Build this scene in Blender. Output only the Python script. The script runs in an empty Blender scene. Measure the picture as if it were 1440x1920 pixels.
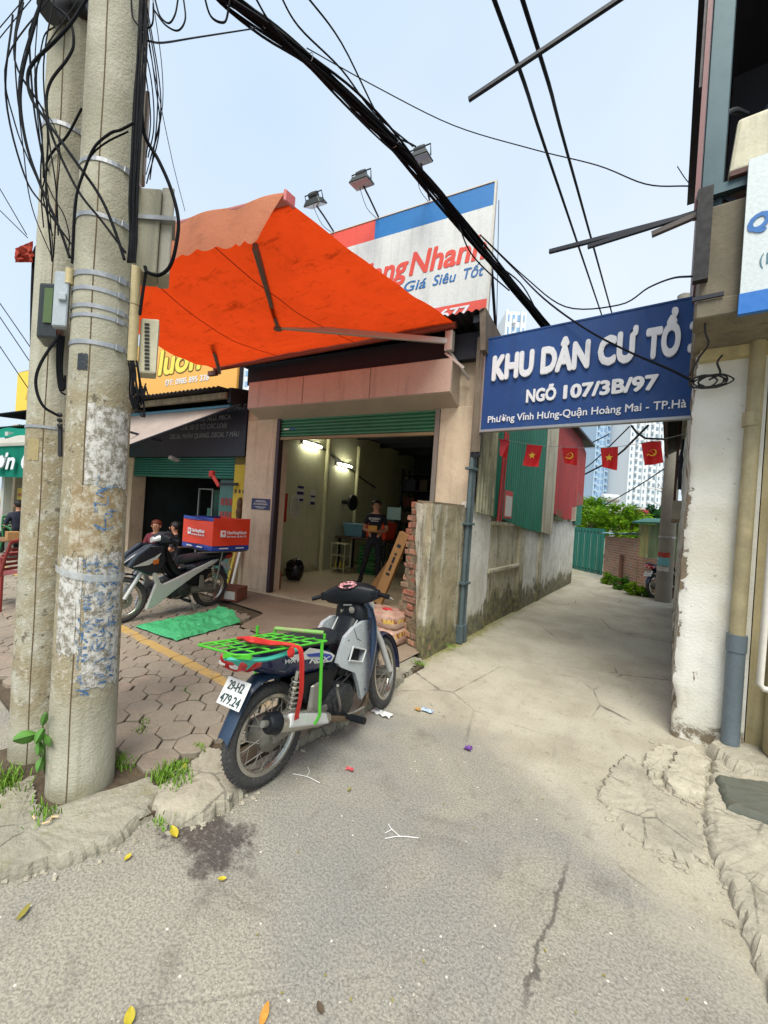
import bpy, bmesh, math, random
from mathutils import Vector, Matrix, noise
rnd = random.Random(11)
sc = bpy.context.scene
col = sc.collection
V = Vector
R = math.radians

# ---------------------------------------------------------------- camera
CAM_H, CAM_F, CAM_ROLL, CAM_YAW = 1.58, 750.0, .068, R(35.5)
cd = bpy.data.cameras.new('camera'); cam = bpy.data.objects.new('camera', cd); col.objects.link(cam)
cd.sensor_fit = 'VERTICAL'; cd.sensor_height = 36; cd.lens = CAM_F / 1920 * 36
cd.shift_y = 2 / 1920; cd.clip_start = .05; cd.clip_end = 1500
cam.matrix_world = Matrix.Translation((0, 0, CAM_H)) @ Matrix.Rotation(CAM_YAW, 4, 'Z') @ Matrix.Rotation(R(90), 4, 'X') @ Matrix.Rotation(CAM_ROLL, 4, 'Z')
sc.camera = cam

# ---------------------------------------------------------------- sky, sun, exposure
SUN_EL, SUN_AZ = 58, 152          # degrees; azimuth of the sun measured from +Y clockwise
w = bpy.data.worlds.new('World'); sc.world = w; w.use_nodes = True
nt = w.node_tree; bg = nt.nodes['Background']
sky = nt.nodes.new('ShaderNodeTexSky'); sky.sky_type = 'NISHITA'; sky.sun_disc = False
sky.sun_elevation = R(SUN_EL); sky.sun_rotation = R(SUN_AZ); sky.air_density = 1.0; sky.dust_density = 4.0; sky.ozone_density = 1.2
tcw = nt.nodes.new('ShaderNodeTexCoord'); nz = nt.nodes.new('ShaderNodeTexNoise'); nz.inputs['Scale'].default_value = 1.6; nz.inputs['Detail'].default_value = 3
nt.links.new(tcw.outputs['Generated'], nz.inputs['Vector'])
rp = nt.nodes.new('ShaderNodeValToRGB'); rp.color_ramp.elements[0].position = .3; rp.color_ramp.elements[1].position = .72
rp.color_ramp.elements[0].color = (3.9, 4.9, 5.9, 1); rp.color_ramp.elements[1].color = (5.2, 5.7, 6.2, 1)
nt.links.new(nz.outputs['Fac'], rp.inputs['Fac'])
mx = nt.nodes.new('ShaderNodeMix'); mx.data_type = 'RGBA'; mx.inputs['Factor'].default_value = .82
nt.links.new(sky.outputs['Color'], mx.inputs['A']); nt.links.new(rp.outputs['Color'], mx.inputs['B'])
nt.links.new(mx.outputs['Result'], bg.inputs['Color']); bg.inputs['Strength'].default_value = .06
sd = bpy.data.lights.new('sun', 'SUN'); sd.energy = 1.5; sd.angle = R(35); sd.color = (1, .965, .87)
sun = bpy.data.objects.new('sun', sd); col.objects.link(sun)
sdir = V((math.sin(R(SUN_AZ)) * math.cos(R(SUN_EL)), math.cos(R(SUN_AZ)) * math.cos(R(SUN_EL)), math.sin(R(SUN_EL))))
sun.rotation_euler = sdir.to_track_quat('Z', 'Y').to_euler(); sun.location = (0, -5, 30)
vs = sc.view_settings; vs.view_transform = 'Standard'; vs.look = 'None'; vs.exposure = 1.65; vs.gamma = 1; vs.use_curve_mapping = False
sc.render.engine = 'CYCLES'; sc.cycles.use_denoising = True; sc.cycles.max_bounces = 8
sc.cycles.transparent_max_bounces = 12; sc.cycles.sample_clamp_indirect = 4

# ---------------------------------------------------------------- a photo pixel gives a direction; the surface it touches gives the distance
def ray(px, py):
    u = (px - 720) / CAM_F; v = (962 - py) / CAM_F
    c, s = math.cos(CAM_ROLL), math.sin(CAM_ROLL)
    x, z = u * c - v * s, u * s + v * c
    c, s = math.cos(CAM_YAW), math.sin(CAM_YAW)
    return V((x * c - s, x * s + c, z))
EYE = V((0, 0, CAM_H))
def at(px, py, k): return EYE + ray(px, py) * k                       # k: depth in metres
def gp(px, py, z=0.): d = ray(px, py); return EYE + d * ((z - CAM_H) / d.z)
def ony(px, py, y): d = ray(px, py); return EYE + d * (y / d.y)
def onx(px, py, x): d = ray(px, py); return EYE + d * (x / d.x)
TF = Matrix.Translation((-2.12, 4.89, 0)) @ Matrix.Rotation(R(8), 4, 'Z')   # shop fronts: x along the front, y into the building
TFI = TF.inverted()
def onf(px, py, v=0.):                                                # on the shop front plane, world coordinates
    n = TF.to_3x3() @ V((0, 1, 0)); d = ray(px, py); o = TF @ V((0, v, 0))
    return EYE + d * ((o - EYE).dot(n) / d.dot(n))
def onfl(px, py, v=0.): return TFI @ onf(px, py, v)                   # the same in shop-front coordinates

# ---------------------------------------------------------------- mesh helpers
def catmull(pts, n=6):
    pts = [V(p) for p in pts]
    if len(pts) < 3: return pts
    P = [pts[0] * 2 - pts[1]] + pts + [pts[-1] * 2 - pts[-2]]; out = []
    for i in range(1, len(P) - 2):
        a, b, c, d = P[i - 1:i + 3]
        for k in range(n):
            t = k / n
            out.append(.5 * ((2 * b) + (c - a) * t + (2 * a - 5 * b + 4 * c - d) * t * t + (3 * b - a - 3 * c + d) * t ** 3))
    out.append(pts[-1]); return out
class MB:
    def __init__(s, T=None): s.v = []; s.f = []; s.T = T
    def add(s, vs, fs):
        o = len(s.v)
        s.v += [tuple(s.T @ V(p)) if s.T is not None else tuple(p) for p in vs]
        s.f += [tuple(i + o for i in f) for f in fs]; return s
    def box(s, x0, x1, y0, y1, z0, z1):
        return s.add([(x0, y0, z0), (x1, y0, z0), (x1, y1, z0), (x0, y1, z0), (x0, y0, z1), (x1, y0, z1), (x1, y1, z1), (x0, y1, z1)], BOXF)
    def hexa(s, p): return s.add(p, BOXF)
    def ob(s, c, ax, ay, az):
        c, ax, ay, az = V(c), V(ax), V(ay), V(az)
        return s.add([c - ax - ay - az, c + ax - ay - az, c + ax + ay - az, c - ax + ay - az, c - ax - ay + az, c + ax - ay + az, c + ax + ay + az, c - ax + ay + az], BOXF)
    def beam(s, p, q, w, h, up=(0, 0, 1)):
        p, q = V(p), V(q); d = q - p; sd_ = d.cross(V(up))
        if sd_.length < 1e-6: sd_ = d.cross(V((0, 1, 0)))
        sd_.normalize(); u = sd_.cross(d).normalized()
        return s.ob((p + q) / 2, d / 2, sd_ * w / 2, u * h / 2)
    def tube(s, pts, r, n=8, cap=True, smooth=0):
        pts = catmull(pts, smooth) if smooth else [V(p) for p in pts]
        m = len(pts); rs = r if isinstance(r, (list, tuple)) else [r] * m
        if len(rs) != m: rs = [rs[min(len(rs) - 1, int(i * len(rs) / m))] for i in range(m)]
        t0 = (pts[1] - pts[0]).normalized(); up = V((0, 0, 1)) if abs(t0.z) < .9 else V((1, 0, 0))
        a = t0.cross(up).normalized(); vs = []; fs = []
        for i in range(m):
            t = (pts[min(i + 1, m - 1)] - pts[max(i - 1, 0)])
            t = t.normalized() if t.length > 1e-9 else t0
            a = (a - t * a.dot(t)); a = a.normalized() if a.length > 1e-6 else t.orthogonal().normalized(); b = t.cross(a)
            for j in range(n):
                an = 2 * math.pi * j / n; vs.append(pts[i] + (a * math.cos(an) + b * math.sin(an)) * rs[i])
        for i in range(m - 1):
            for j in range(n):
                k = (j + 1) % n; fs.append((i * n + j, i * n + k, (i + 1) * n + k, (i + 1) * n + j))
        if cap: fs += [tuple(range(n))[::-1], tuple((m - 1) * n + j for j in range(n))]
        return s.add(vs, fs)
    def lathe(s, prof, c=(0, 0, 0), axis='Z', n=20, closed=False):
        c = V(c); vs = []; fs = []; m = len(prof)
        for r, h in prof:
            for j in range(n):
                an = 2 * math.pi * j / n; x, y = r * math.cos(an), r * math.sin(an)
                vs.append(c + (V((x, y, h)) if axis == 'Z' else V((h, x, y)) if axis == 'X' else V((x, h, y))))
        for i in range(m if closed else m - 1):
            i2 = (i + 1) % m
            for j in range(n):
                k = (j + 1) % n; fs.append((i * n + j, i * n + k, i2 * n + k, i2 * n + j))
        if not closed: fs += [tuple(range(n))[::-1], tuple((m - 1) * n + j for j in range(n))]
        return s.add(vs, fs)
    def poly(s, pts): return s.add(pts, [tuple(range(len(pts)))])
    def prism(s, pts, vec):
        n = len(pts); vec = V(vec); P = [V(p) for p in pts]
        return s.add(P + [p + vec for p in P], [tuple(range(n))[::-1], tuple(range(n, 2 * n))] + [(i, (i + 1) % n, n + (i + 1) % n, n + i) for i in range(n)])
    def grid(s, fn, nu, nv):
        vs = [fn(i / nu, j / nv) for j in range(nv + 1) for i in range(nu + 1)]; k = nu + 1
        return s.add(vs, [(j * k + i, j * k + i + 1, (j + 1) * k + i + 1, (j + 1) * k + i) for j in range(nv) for i in range(nu)])
    def ball(s, c, r, nu=10, nv=7):
        c = V(c); r = V(r) if isinstance(r, (tuple, list, V)) else V((r, r, r)); vs = []; fs = []
        for j in range(nv + 1):
            th = math.pi * j / nv
            for i in range(nu):
                ph = 2 * math.pi * i / nu
                vs.append(c + V((r.x * math.sin(th) * math.cos(ph), r.y * math.sin(th) * math.sin(ph), r.z * math.cos(th))))
        for j in range(nv):
            for i in range(nu):
                k = (i + 1) % nu; fs.append((j * nu + i, (j + 1) * nu + i, (j + 1) * nu + k, j * nu + k))
        return s.add(vs, fs)
BOXF = [(0, 3, 2, 1), (4, 5, 6, 7), (0, 1, 5, 4), (1, 2, 6, 5), (2, 3, 7, 6), (3, 0, 4, 7)]
def mesh_of(name, mb, bevel=0, seg=1, smooth=False, recalc=True, weld=False):
    me = bpy.data.meshes.new(name); me.from_pydata(mb.v, [], mb.f)
    if bevel or recalc or weld:
        bm = bmesh.new(); bm.from_mesh(me)
        if weld: bmesh.ops.remove_doubles(bm, verts=bm.verts, dist=1e-5)
        if recalc: bmesh.ops.recalc_face_normals(bm, faces=bm.faces)
        if bevel: bmesh.ops.bevel(bm, geom=[e for e in bm.edges if len(e.link_faces) == 2 and e.calc_face_angle(0) > .5], offset=bevel, segments=seg, affect='EDGES', profile=.6, clamp_overlap=True)
        bm.to_mesh(me); bm.free()
    if smooth:
        me.polygons.foreach_set('use_smooth', [True] * len(me.polygons))
        try: me.set_sharp_from_angle(angle=R(smooth if smooth > 1 else 40))
        except Exception: pass
    return me
def tag(o, label=None, cat=None, group=None, kind=None):
    for k, x in (('label', label), ('category', cat), ('group', group), ('kind', kind)):
        if x: o[k] = x
    return o
def obj(name, mb, m, parent=None, bevel=0, seg=1, smooth=False, kind=None, recalc=True, local=False, weld=False, label=None):
    me = mb if isinstance(mb, bpy.types.Mesh) else mesh_of(name, mb, bevel, seg, smooth, recalc, weld)
    if m is not None and not len(me.materials):
        for q in (m if isinstance(m, (list, tuple)) else [m]): me.materials.append(q)
    o = bpy.data.objects.new(name, me); col.objects.link(o)
    if parent is not None:
        o.parent = parent
        if not local: o.matrix_parent_inverse = pworld(parent).inverted()
    return tag(o, kind=kind, label=label)
def pworld(o):
    m = o.matrix_basis
    return pworld(o.parent) @ o.matrix_parent_inverse @ m if o.parent else m
def thing(name, label, cat, loc=(0, 0, 0), rot=(0, 0, 0), group=None):
    o = bpy.data.objects.new(name, None); o.empty_display_size = .2; col.objects.link(o)
    o.location = loc; o.rotation_euler = rot
    return tag(o, label, cat, group)
def single(name, mb, m, label, cat, group=None, **k): return tag(obj(name, mb, m, **k), label, cat, group)

# ---------------------------------------------------------------- lettering: meshes of the built-in typeface
def letter_mb(txt, org, right, up, width, height, depth=.002, bold=.02, shear=0.):
    cu = bpy.data.curves.new('lettering', 'FONT'); cu.body = txt; cu.size = 1; cu.shear = shear; cu.extrude = .5; cu.resolution_u = 3
    o = bpy.data.objects.new('lettering', cu); col.objects.link(o)
    dg = bpy.context.evaluated_depsgraph_get(); me = bpy.data.meshes.new_from_object(o.evaluated_get(dg))
    vs = [v.co.copy() for v in me.vertices]; fs = [tuple(p.vertices) for p in me.polygons]
    bpy.data.objects.remove(o); bpy.data.curves.remove(cu); bpy.data.meshes.remove(me)
    right, up, org = V(right).normalized(), V(up).normalized(), V(org); nrm = right.cross(up)
    x0 = min(v.x for v in vs); x1 = max(v.x for v in vs)
    sx = width / (x1 - x0 + 2 * bold); sy = height / (.72 + bold * 2)
    mb = MB()
    offs = [(0, 0), (bold, 0), (-bold, 0), (0, bold), (0, -bold), (bold * .7, bold * .7), (-bold * .7, bold * .7), (bold * .7, -bold * .7), (-bold * .7, -bold * .7)] if bold else [(0, 0)]
    for i, (dx, dy) in enumerate(offs):
        mb.add([org + right * ((v.x - x0 + bold + dx) * sx) + up * ((v.y + bold + dy) * sy) + nrm * ((v.z + .5) * depth + (i + 1) * .0003) for v in vs], fs)
    return mb
def letters(txt, org, right, up, width, height, m, parent, name='lettering', **k):
    return obj(name, letter_mb(txt, org, right, up, width, height, **k), m, parent, recalc=False)

# ---------------------------------------------------------------- materials
MATS = {}
class NT:
    def __init__(s, name):
        s.m = bpy.data.materials.new(name); s.m.use_nodes = True; s.t = s.m.node_tree; s.b = s.t.nodes['Principled BSDF']
        s.co = s.n('TexCoord').outputs['Object']; MATS[name] = s.m
    def n(s, k): return s.t.nodes.new('ShaderNode' + k)
    def put(s, sock, val):
        if hasattr(val, 'links') or isinstance(val, bpy.types.NodeSocket): s.t.links.new(val, sock)
        else:
            if isinstance(val, (tuple, list)) and sock.type == 'RGBA' and len(val) == 3: val = tuple(val) + (1,)
            sock.default_value = val
    def map(s, scale=(1, 1, 1), rot=(0, 0, 0), loc=(0, 0, 0), co=None):
        q = s.n('Mapping'); s.put(q.inputs[0], co or s.co); q.inputs['Scale'].default_value = scale; q.inputs['Rotation'].default_value = rot; q.inputs['Location'].default_value = loc; return q.outputs[0]
    def noise(s, scale, det=4, rough=.55, dist=0, co=None):
        q = s.n('TexNoise'); s.put(q.inputs['Vector'], co or s.co); q.inputs['Scale'].default_value = scale; q.inputs['Detail'].default_value = det
        q.inputs['Roughness'].default_value = rough; q.inputs['Distortion'].default_value = dist; return q.outputs['Fac']
    def vor(s, scale, feat='F1', co=None, out='Distance', rnd_=1):
        q = s.n('TexVoronoi'); q.feature = feat; s.put(q.inputs['Vector'], co or s.co); q.inputs['Scale'].default_value = scale; q.inputs['Randomness'].default_value = rnd_; return q.outputs[out]
    def ramp(s, fac, lo, hi, a=0., b=1.):
        q = s.n('MapRange'); q.interpolation_type = 'SMOOTHSTEP'; s.put(q.inputs[0], fac); q.inputs[1].default_value = lo; q.inputs[2].default_value = hi; q.inputs[3].default_value = a; q.inputs[4].default_value = b; return q.outputs[0]
    def mix(s, f, a, b, bl='MIX'):
        q = s.n('Mix'); q.data_type = 'RGBA'; q.blend_type = bl; s.put(q.inputs[0], f); s.put(q.inputs[6], a); s.put(q.inputs[7], b); return q.outputs[2]
    def math(s, op, a, b=0.):
        q = s.n('Math'); q.operation = op; s.put(q.inputs[0], a); s.put(q.inputs[1], b); return q.outputs[0]
    def xyz(s, co=None):
        q = s.n('SeparateXYZ'); s.put(q.inputs[0], co or s.co); return q.outputs
    def bump(s, h, st=.3, dist=.01, nrm=None):
        q = s.n('Bump'); s.put(q.inputs['Height'], h); s.put(q.inputs['Strength'], st); q.inputs['Distance'].default_value = dist
        if nrm is not None: s.put(q.inputs['Normal'], nrm)
        return q.outputs[0]
    def out(s, col=None, rough=None, nrm=None, metal=None, **k):
        for nm, val in (('Base Color', col), ('Roughness', rough), ('Normal', nrm), ('Metallic', metal)):
            if val is not None: s.put(s.b.inputs[nm], val)
        for nm, val in k.items(): s.put(s.b.inputs[nm.replace('_', ' ')], val)
        return s.m
def sh(c, f): return tuple(min(1, x * f) for x in c[:3])
def W(name, c, rough=.75, dark=.6, sc_=2.5, amt=.6, fine=55, bump=.25, bd=.004, c2=None, streak=0., moss=0., mosscol=(.06, .07, .03), dirt=0., dirtcol=(.1, .075, .05), metal=0., crack=0., **k):
    """weathered surface: large blotches, fine grain, optional run-down streaks, algae along the foot, scattered dirt"""
    if name in MATS: return MATS[name]
    q = NT(name)
    f = q.ramp(q.noise(sc_, 5, .6, .3), .36, .68, 0, amt)
    cc = q.mix(f, c, c2 or sh(c, dark))
    g = q.noise(fine, 3, .6)
    cc = q.mix(1., cc, q.mix(g, (.78, .78, .78), (1.18, 1.18, 1.18)), 'MULTIPLY')
    if streak:
        st = q.noise(1, 4, .6, .2, q.map((9, 9, .7)))
        cc = q.mix(q.ramp(st, .48, .72, 0, streak), cc, sh(c, .3))
    if dirt:
        cc = q.mix(q.ramp(q.noise(sc_ * 3.1, 5, .7), .5, .72, 0, dirt), cc, dirtcol)
    if crack:
        ce = q.math('ADD', q.vor(crack, 'DISTANCE_TO_EDGE'), q.math('MULTIPLY', q.math('SUBTRACT', q.noise(crack * 5, 5, .7), .5), .12))
        cc = q.mix(q.math('MULTIPLY', q.ramp(ce, .03, .004), q.ramp(q.noise(crack * .6, 2), .46, .6, 0, .7)), cc, sh(c, .25))
        cc = q.mix(q.ramp(q.vor(90), .2, .08, 0, .45), cc, sh(c, 1.35)); cc = q.mix(q.ramp(q.noise(24, 6, .8), .56, .68, 0, .55), cc, sh(c, .45))
    if moss:
        z = q.xyz()[2]
        h = q.math('ADD', z, q.math('MULTIPLY', q.math('SUBTRACT', q.noise(2.2, 5, .65, .4), .5), moss * 1.8))
        cc = q.mix(q.math('MULTIPLY', q.ramp(h, moss, moss * .25), .9), cc, q.mix(q.noise(7, 3), mosscol, sh(mosscol, 2.2)))
    q.out(cc, q.mix(g, (rough - .08,) * 3, (min(1, rough + .1),) * 3), q.bump(q.math('ADD', g, q.math('MULTIPLY', q.noise(sc_ * 4, 4), 1.5)), bump, bd), metal)
    for nm, val in k.items(): q.put(q.b.inputs[nm.replace('_', ' ')], val)
    return q.m
def plain(name, c, rough=.5, metal=0., var=.12, fine=30, **k):
    if name in MATS: return MATS[name]
    q = NT(name); g = q.noise(fine, 3)
    cc = q.mix(g, sh(c, 1 - var), sh(c, 1 + var))
    return q.out(cc, q.ramp(g, .2, .8, max(.02, rough - .07), min(1, rough + .07)), None, metal, **k)
def emit(name, c, s):
    q = NT(name); return q.out((.8, .8, .8), .5, Emission_Color=c, Emission_Strength=s)
def S(r, g, b, f=1.):
    def l(c): c /= 255; return c / 12.92 if c < .04045 else ((c + .055) / 1.055) ** 2.4
    return (l(r) * f, l(g) * f, l(b) * f)
# ================================================================ GROUND
def m_road():
    q = NT('road_surface'); X, Y, Z = q.xyz()
    big = q.noise(1.1, 5, .6, .5); med = q.noise(7, 5, .65); fine = q.noise(90, 3, .7); agg = q.vor(120)
    d = q.math('MAXIMUM', q.math('SUBTRACT', Y, 2.87), q.math('ADD', q.math('SUBTRACT', Y, 2.87), q.math('MULTIPLY', q.math('ADD', X, .9), .8)))
    edge = q.math('ADD', d, q.math('ADD', q.math('MULTIPLY', q.math('SUBTRACT', big, .5), .9), q.math('MULTIPLY', q.math('SUBTRACT', med, .5), .35)))
    msk = q.ramp(edge, -.30, .28)
    asp = q.mix(q.ramp(big, .35, .7), S(146, 144, 136, .86), S(168, 162, 146, .86))
    asp = q.mix(q.ramp(q.noise(3.3, 6, .7, .6), .5, .72, 0, .55), asp, S(112, 103, 91, .8))
    asp = q.mix(q.ramp(fine, .42, .62, .0, .5), asp, S(78, 75, 72))
    asp = q.mix(q.math('MULTIPLY', q.ramp(agg, .24, .12), q.math('MULTIPLY', q.ramp(q.noise(40, 2), .46, .6), q.ramp(q.noise(2.6, 4, .6), .36, .62, .1, .9))), asp, S(214, 207, 193))
    asp = q.mix(q.ramp(q.vor(11, 'F1', q.map((1, 1, 1), (0, 0, .4), (3, 7, 0))), .07, .02, 0, .9), asp, S(225, 220, 205))
    con = q.mix(q.ramp(q.noise(1.3, 6, .6, .2), .34, .68), S(188, 182, 164, .86), S(166, 159, 140, .84))
    con = q.mix(q.ramp(q.noise(1, 5, .6, .3, q.map((4.5, .5, 1))), .5, .75, 0, .22), con, S(120, 110, 97))
    con = q.mix(q.ramp(fine, .44, .66, 0, .32), con, S(100, 90, 75))
    con = q.mix(q.ramp(q.noise(14, 6, .8), .54, .68, 0, .5), con, S(106, 95, 78)); con = q.mix(q.ramp(q.noise(38, 4, .8), .56, .66, 0, .5), con, S(206, 196, 172, .8)); con = q.mix(q.ramp(q.noise(.8, 5, .65, .4), .55, .72, 0, .45), con, S(126, 120, 104, .8))
    # hairline cracks of the old screed
    ck = q.vor(1.15, 'DISTANCE_TO_EDGE', q.map((1, .75, 1), loc=(2.2, .7, 0)))
    crack = q.math('MULTIPLY', q.ramp(q.math('ADD', ck, q.math('MULTIPLY', q.math('SUBTRACT', med, .5), .05)), .012, .002), q.ramp(q.noise(.9, 2), .5, .62))
    con = q.mix(q.math('MULTIPLY', crack, .75), con, S(64, 57, 46))
    cc = q.mix(msk, asp, con)
    cc = q.mix(q.math('MULTIPLY', q.math('MULTIPLY', q.ramp(edge, -.05, .0), q.ramp(edge, .05, .01, 0, .5)), q.ramp(q.noise(1.7, 2), .5, .6)), cc, S(92, 82, 68))
    # moss line at the foot of the alley wall
    mo = q.math('ADD', q.math('ADD', X, 2.12), q.math('MULTIPLY', q.math('SUBTRACT', q.noise(5, 5, .7), .5), .45))
    mf = q.math('MULTIPLY', q.math('MULTIPLY', q.ramp(mo, .17, .02), q.ramp(Y, 3.75, 3.95)), q.ramp(Y, 9, 5, .2, .85))
    cc = q.mix(mf, cc, q.mix(q.noise(20, 3), S(88, 84, 40), S(138, 136, 60)))
    # oil stain beside the kerb
    ox = q.math('MULTIPLY', q.math('ADD', X, 1.7), 2.9); oy = q.math('MULTIPLY', q.math('SUBTRACT', Y, 1.13), 4.3)
    r2 = q.math('SQRT', q.math('ADD', q.math('MULTIPLY', ox, ox), q.math('MULTIPLY', oy, oy)))
    r2 = q.math('ADD', r2, q.math('ADD', q.math('MULTIPLY', q.math('SUBTRACT', q.noise(5, 5, .7), .5), 2.0), q.math('MULTIPLY', q.math('SUBTRACT', q.noise(30, 4, .7), .5), .6)))
    oil = q.math('MULTIPLY', q.ramp(r2, .86, .42), q.ramp(q.noise(48, 4, .7), .3, .52, .55, 1))
    cc = q.mix(q.math('MULTIPLY', oil, .88), cc, S(58, 49, 47))
    cr = q.math('ADD', q.math('ADD', X, .3), q.math('MULTIPLY', q.math('SUBTRACT', q.noise(6, 6, .7), .5), .14))
    cc = q.mix(q.math('MULTIPLY', q.math('MULTIPLY', q.ramp(q.math('ABSOLUTE', cr), .016, .003, 0, .75), q.ramp(Y, 2.2, 1.95)), q.ramp(Y, 1.3, 1.5)), cc, S(68, 63, 58))
    h = q.math('ADD', q.math('MULTIPLY', q.mix(msk, agg, fine), 1.), q.math('MULTIPLY', med, 2.2))
    h = q.math('SUBTRACT', h, q.math('MULTIPLY', crack, 2.))
    return q.out(cc, q.mix(oil, (.86,) * 3, (.62,) * 3), q.bump(h, q.ramp(msk, 0, 1, .38, .22), .006))
ROAD = m_road()
CONC = W('old_concrete', S(184, 177, 158, .8), .9, .66, 3, .7, 70, .7, .008, dirt=.45, dirtcol=S(100, 92, 74), crack=4.)
KERBC = W('kerb_concrete', S(170, 165, 147, .8), .92, .66, 3, .7, 60, .8, .010, dirt=.5, dirtcol=S(112, 106, 66), crack=5.)
EARTH = W('earth', S(98, 84, 66, .8), .95, .55, 9, .8, 80, .8, .01, dirt=.5, dirtcol=S(72, 76, 38))
tag(obj('ground', MB().box(-400, 400, -300, 700, -.5, -.03), CONC), kind='structure')
tag(obj('road', MB().grid(lambda u, v: (-40 + u * 48, -14 + v * 54, .010 * noise.noise(V((u * 40, v * 40, 3))) if False else 0), 24, 24), ROAD, recalc=False), kind='structure')

# pavement with octagon pavers and small square fillers
pav = tag(obj('pavement', MB().box(-30, -1.99, .82, 3.7, -.2, .03).box(-30, -2.25, 3.71, 6, -.2, .03), EARTH), kind='structure')
def m_paver():
    q = NT('paver'); p = q.n('NewGeometry').outputs['Position']; oi = q.n('ObjectInfo').outputs['Random']; y = q.xyz(p)
    big = q.noise(1.3, 5, .6, 0, p); f = q.noise(60, 3, .65, 0, p)
    c = q.mix(q.ramp(big, .35, .68), S(164, 154, 136, .82), S(140, 131, 117, .82))
    c = q.mix(q.math('MULTIPLY', oi, .35), c, S(124, 108, 94, .85))
    c = q.mix(q.ramp(q.noise(5, 5, .7, 0, p), .52, .7, 0, .5), c, S(186, 162, 140, .75))
    c = q.mix(q.ramp(f, .5, .7, 0, .35), c, S(88, 76, 66))
    yw = q.math('ABSOLUTE', q.math('SUBTRACT', y[1], q.math('ADD', 2.04, q.math('MULTIPLY', q.math('SUBTRACT', q.noise(7, 4, .7, 0, p), .5), .03))))
    pf = q.math('MULTIPLY', q.ramp(yw, .058, .05), q.ramp(q.noise(9, 5, .75, 0, p), .3, .5, .08, .72))
    pf = q.math('MULTIPLY', pf, q.ramp(y[0], -2.3, -2.6))
    c = q.mix(pf, c, S(206, 168, 84, .85))
    return q.out(c, .85, q.bump(q.math('ADD', f, q.noise(12, 4, .6, 0, p)), .4, .005))
PAVM = m_paver()
PX, PY = .226, .214
def octo(sx, sy, cut, h):
    a, b, c = sx / 2, sy / 2, cut
    pts = [(-a + c, -b), (a - c, -b), (a, -b + c), (a, b - c), (a - c, b), (-a + c, b), (-a, b - c), (-a, -b + c)]
    mb = MB(); mb.prism([(x, y, 0) for x, y in pts], (0, 0, h)); return mb
oct_me = mesh_of('paver', octo(PX - .008, PY - .008, .062, .045), .004); oct_me.materials.append(PAVM)
sq = .062 * .94
sq_me = mesh_of('paver', MB().prism([(-sq, 0, 0), (0, -sq, 0), (sq, 0, 0), (0, sq, 0)], (0, 0, .045)), .003); sq_me.materials.append(PAVM)
cand = []
for i in range(0, 52):
    for j in range(0, 20):
        x = -2.34 - i * PX; y = .98 + j * PY
        lim = 3.02 if x > -4.4 else (3.5 if x > -6.4 else 4.0)
        if (x < -2.45 or y > 1.0) and y < lim: cand.append((x, y, oct_me))
        if y + PY / 2 < lim: cand.append((x - PX / 2, y + PY / 2, sq_me))
for j in range(2, 8): cand.append((-2.34 + PX, .98 + j * PY, oct_me)) if j > 3 else None
cand.sort(key=lambda c: (c[0] ** 2 + c[1] ** 2) * (1 if c[2] is oct_me else 3.2))
vis = [c for c in cand if not (-2.75 < c[0] < -2.2 and c[1] < 1.05)]
rest = MB()
for n_, (x, y, me) in enumerate(vis):
    dz = rnd.uniform(-.006, .004) + .01 * noise.noise(V((x * .9, y * .9, 0))); tx, ty = rnd.gauss(0, .012), rnd.gauss(0, .012)
    M = Matrix.Translation((x + rnd.uniform(-.004, .004), y + rnd.uniform(-.004, .004), .018 + dz)) @ Matrix.Rotation(tx, 4, 'X') @ Matrix.Rotation(ty, 4, 'Y') @ Matrix.Rotation(rnd.gauss(0, .02), 4, 'Z')
    if n_ < 300:
        o = bpy.data.objects.new('paver', me); col.objects.link(o); o.parent = pav; o.matrix_basis = M
    else:
        rest.T = M; rest.add([v.co for v in me.vertices], [tuple(p.vertices) for p in me.polygons])
rest.T = None
obj('paver_field', rest, PAVM, pav, kind='stuff', recalc=False)
# concrete apron in front of the garage, rising a little to its floor
APR = W('apron_concrete', S(152, 136, 116, .8), .85, .72, 1.6, .7, 60, .35, .004, dirt=.3, dirtcol=S(104, 88, 72))
apron = MB().grid(lambda u, v: V((-6.3 + u * 4.14, 3.05 + (.62 if u < .42 else .62 * max(0, 1 - (u - .42) * 14)) * 1 + v * (2.3 - (.62 if u < .42 else .62 * max(0, 1 - (u - .42) * 14))), .062 + .03 * v + .004 * noise.noise(V((u * 9, v * 5, 1))))), 40, 14)
tag(obj('apron', apron, APR, smooth=True), kind='structure')

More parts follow.
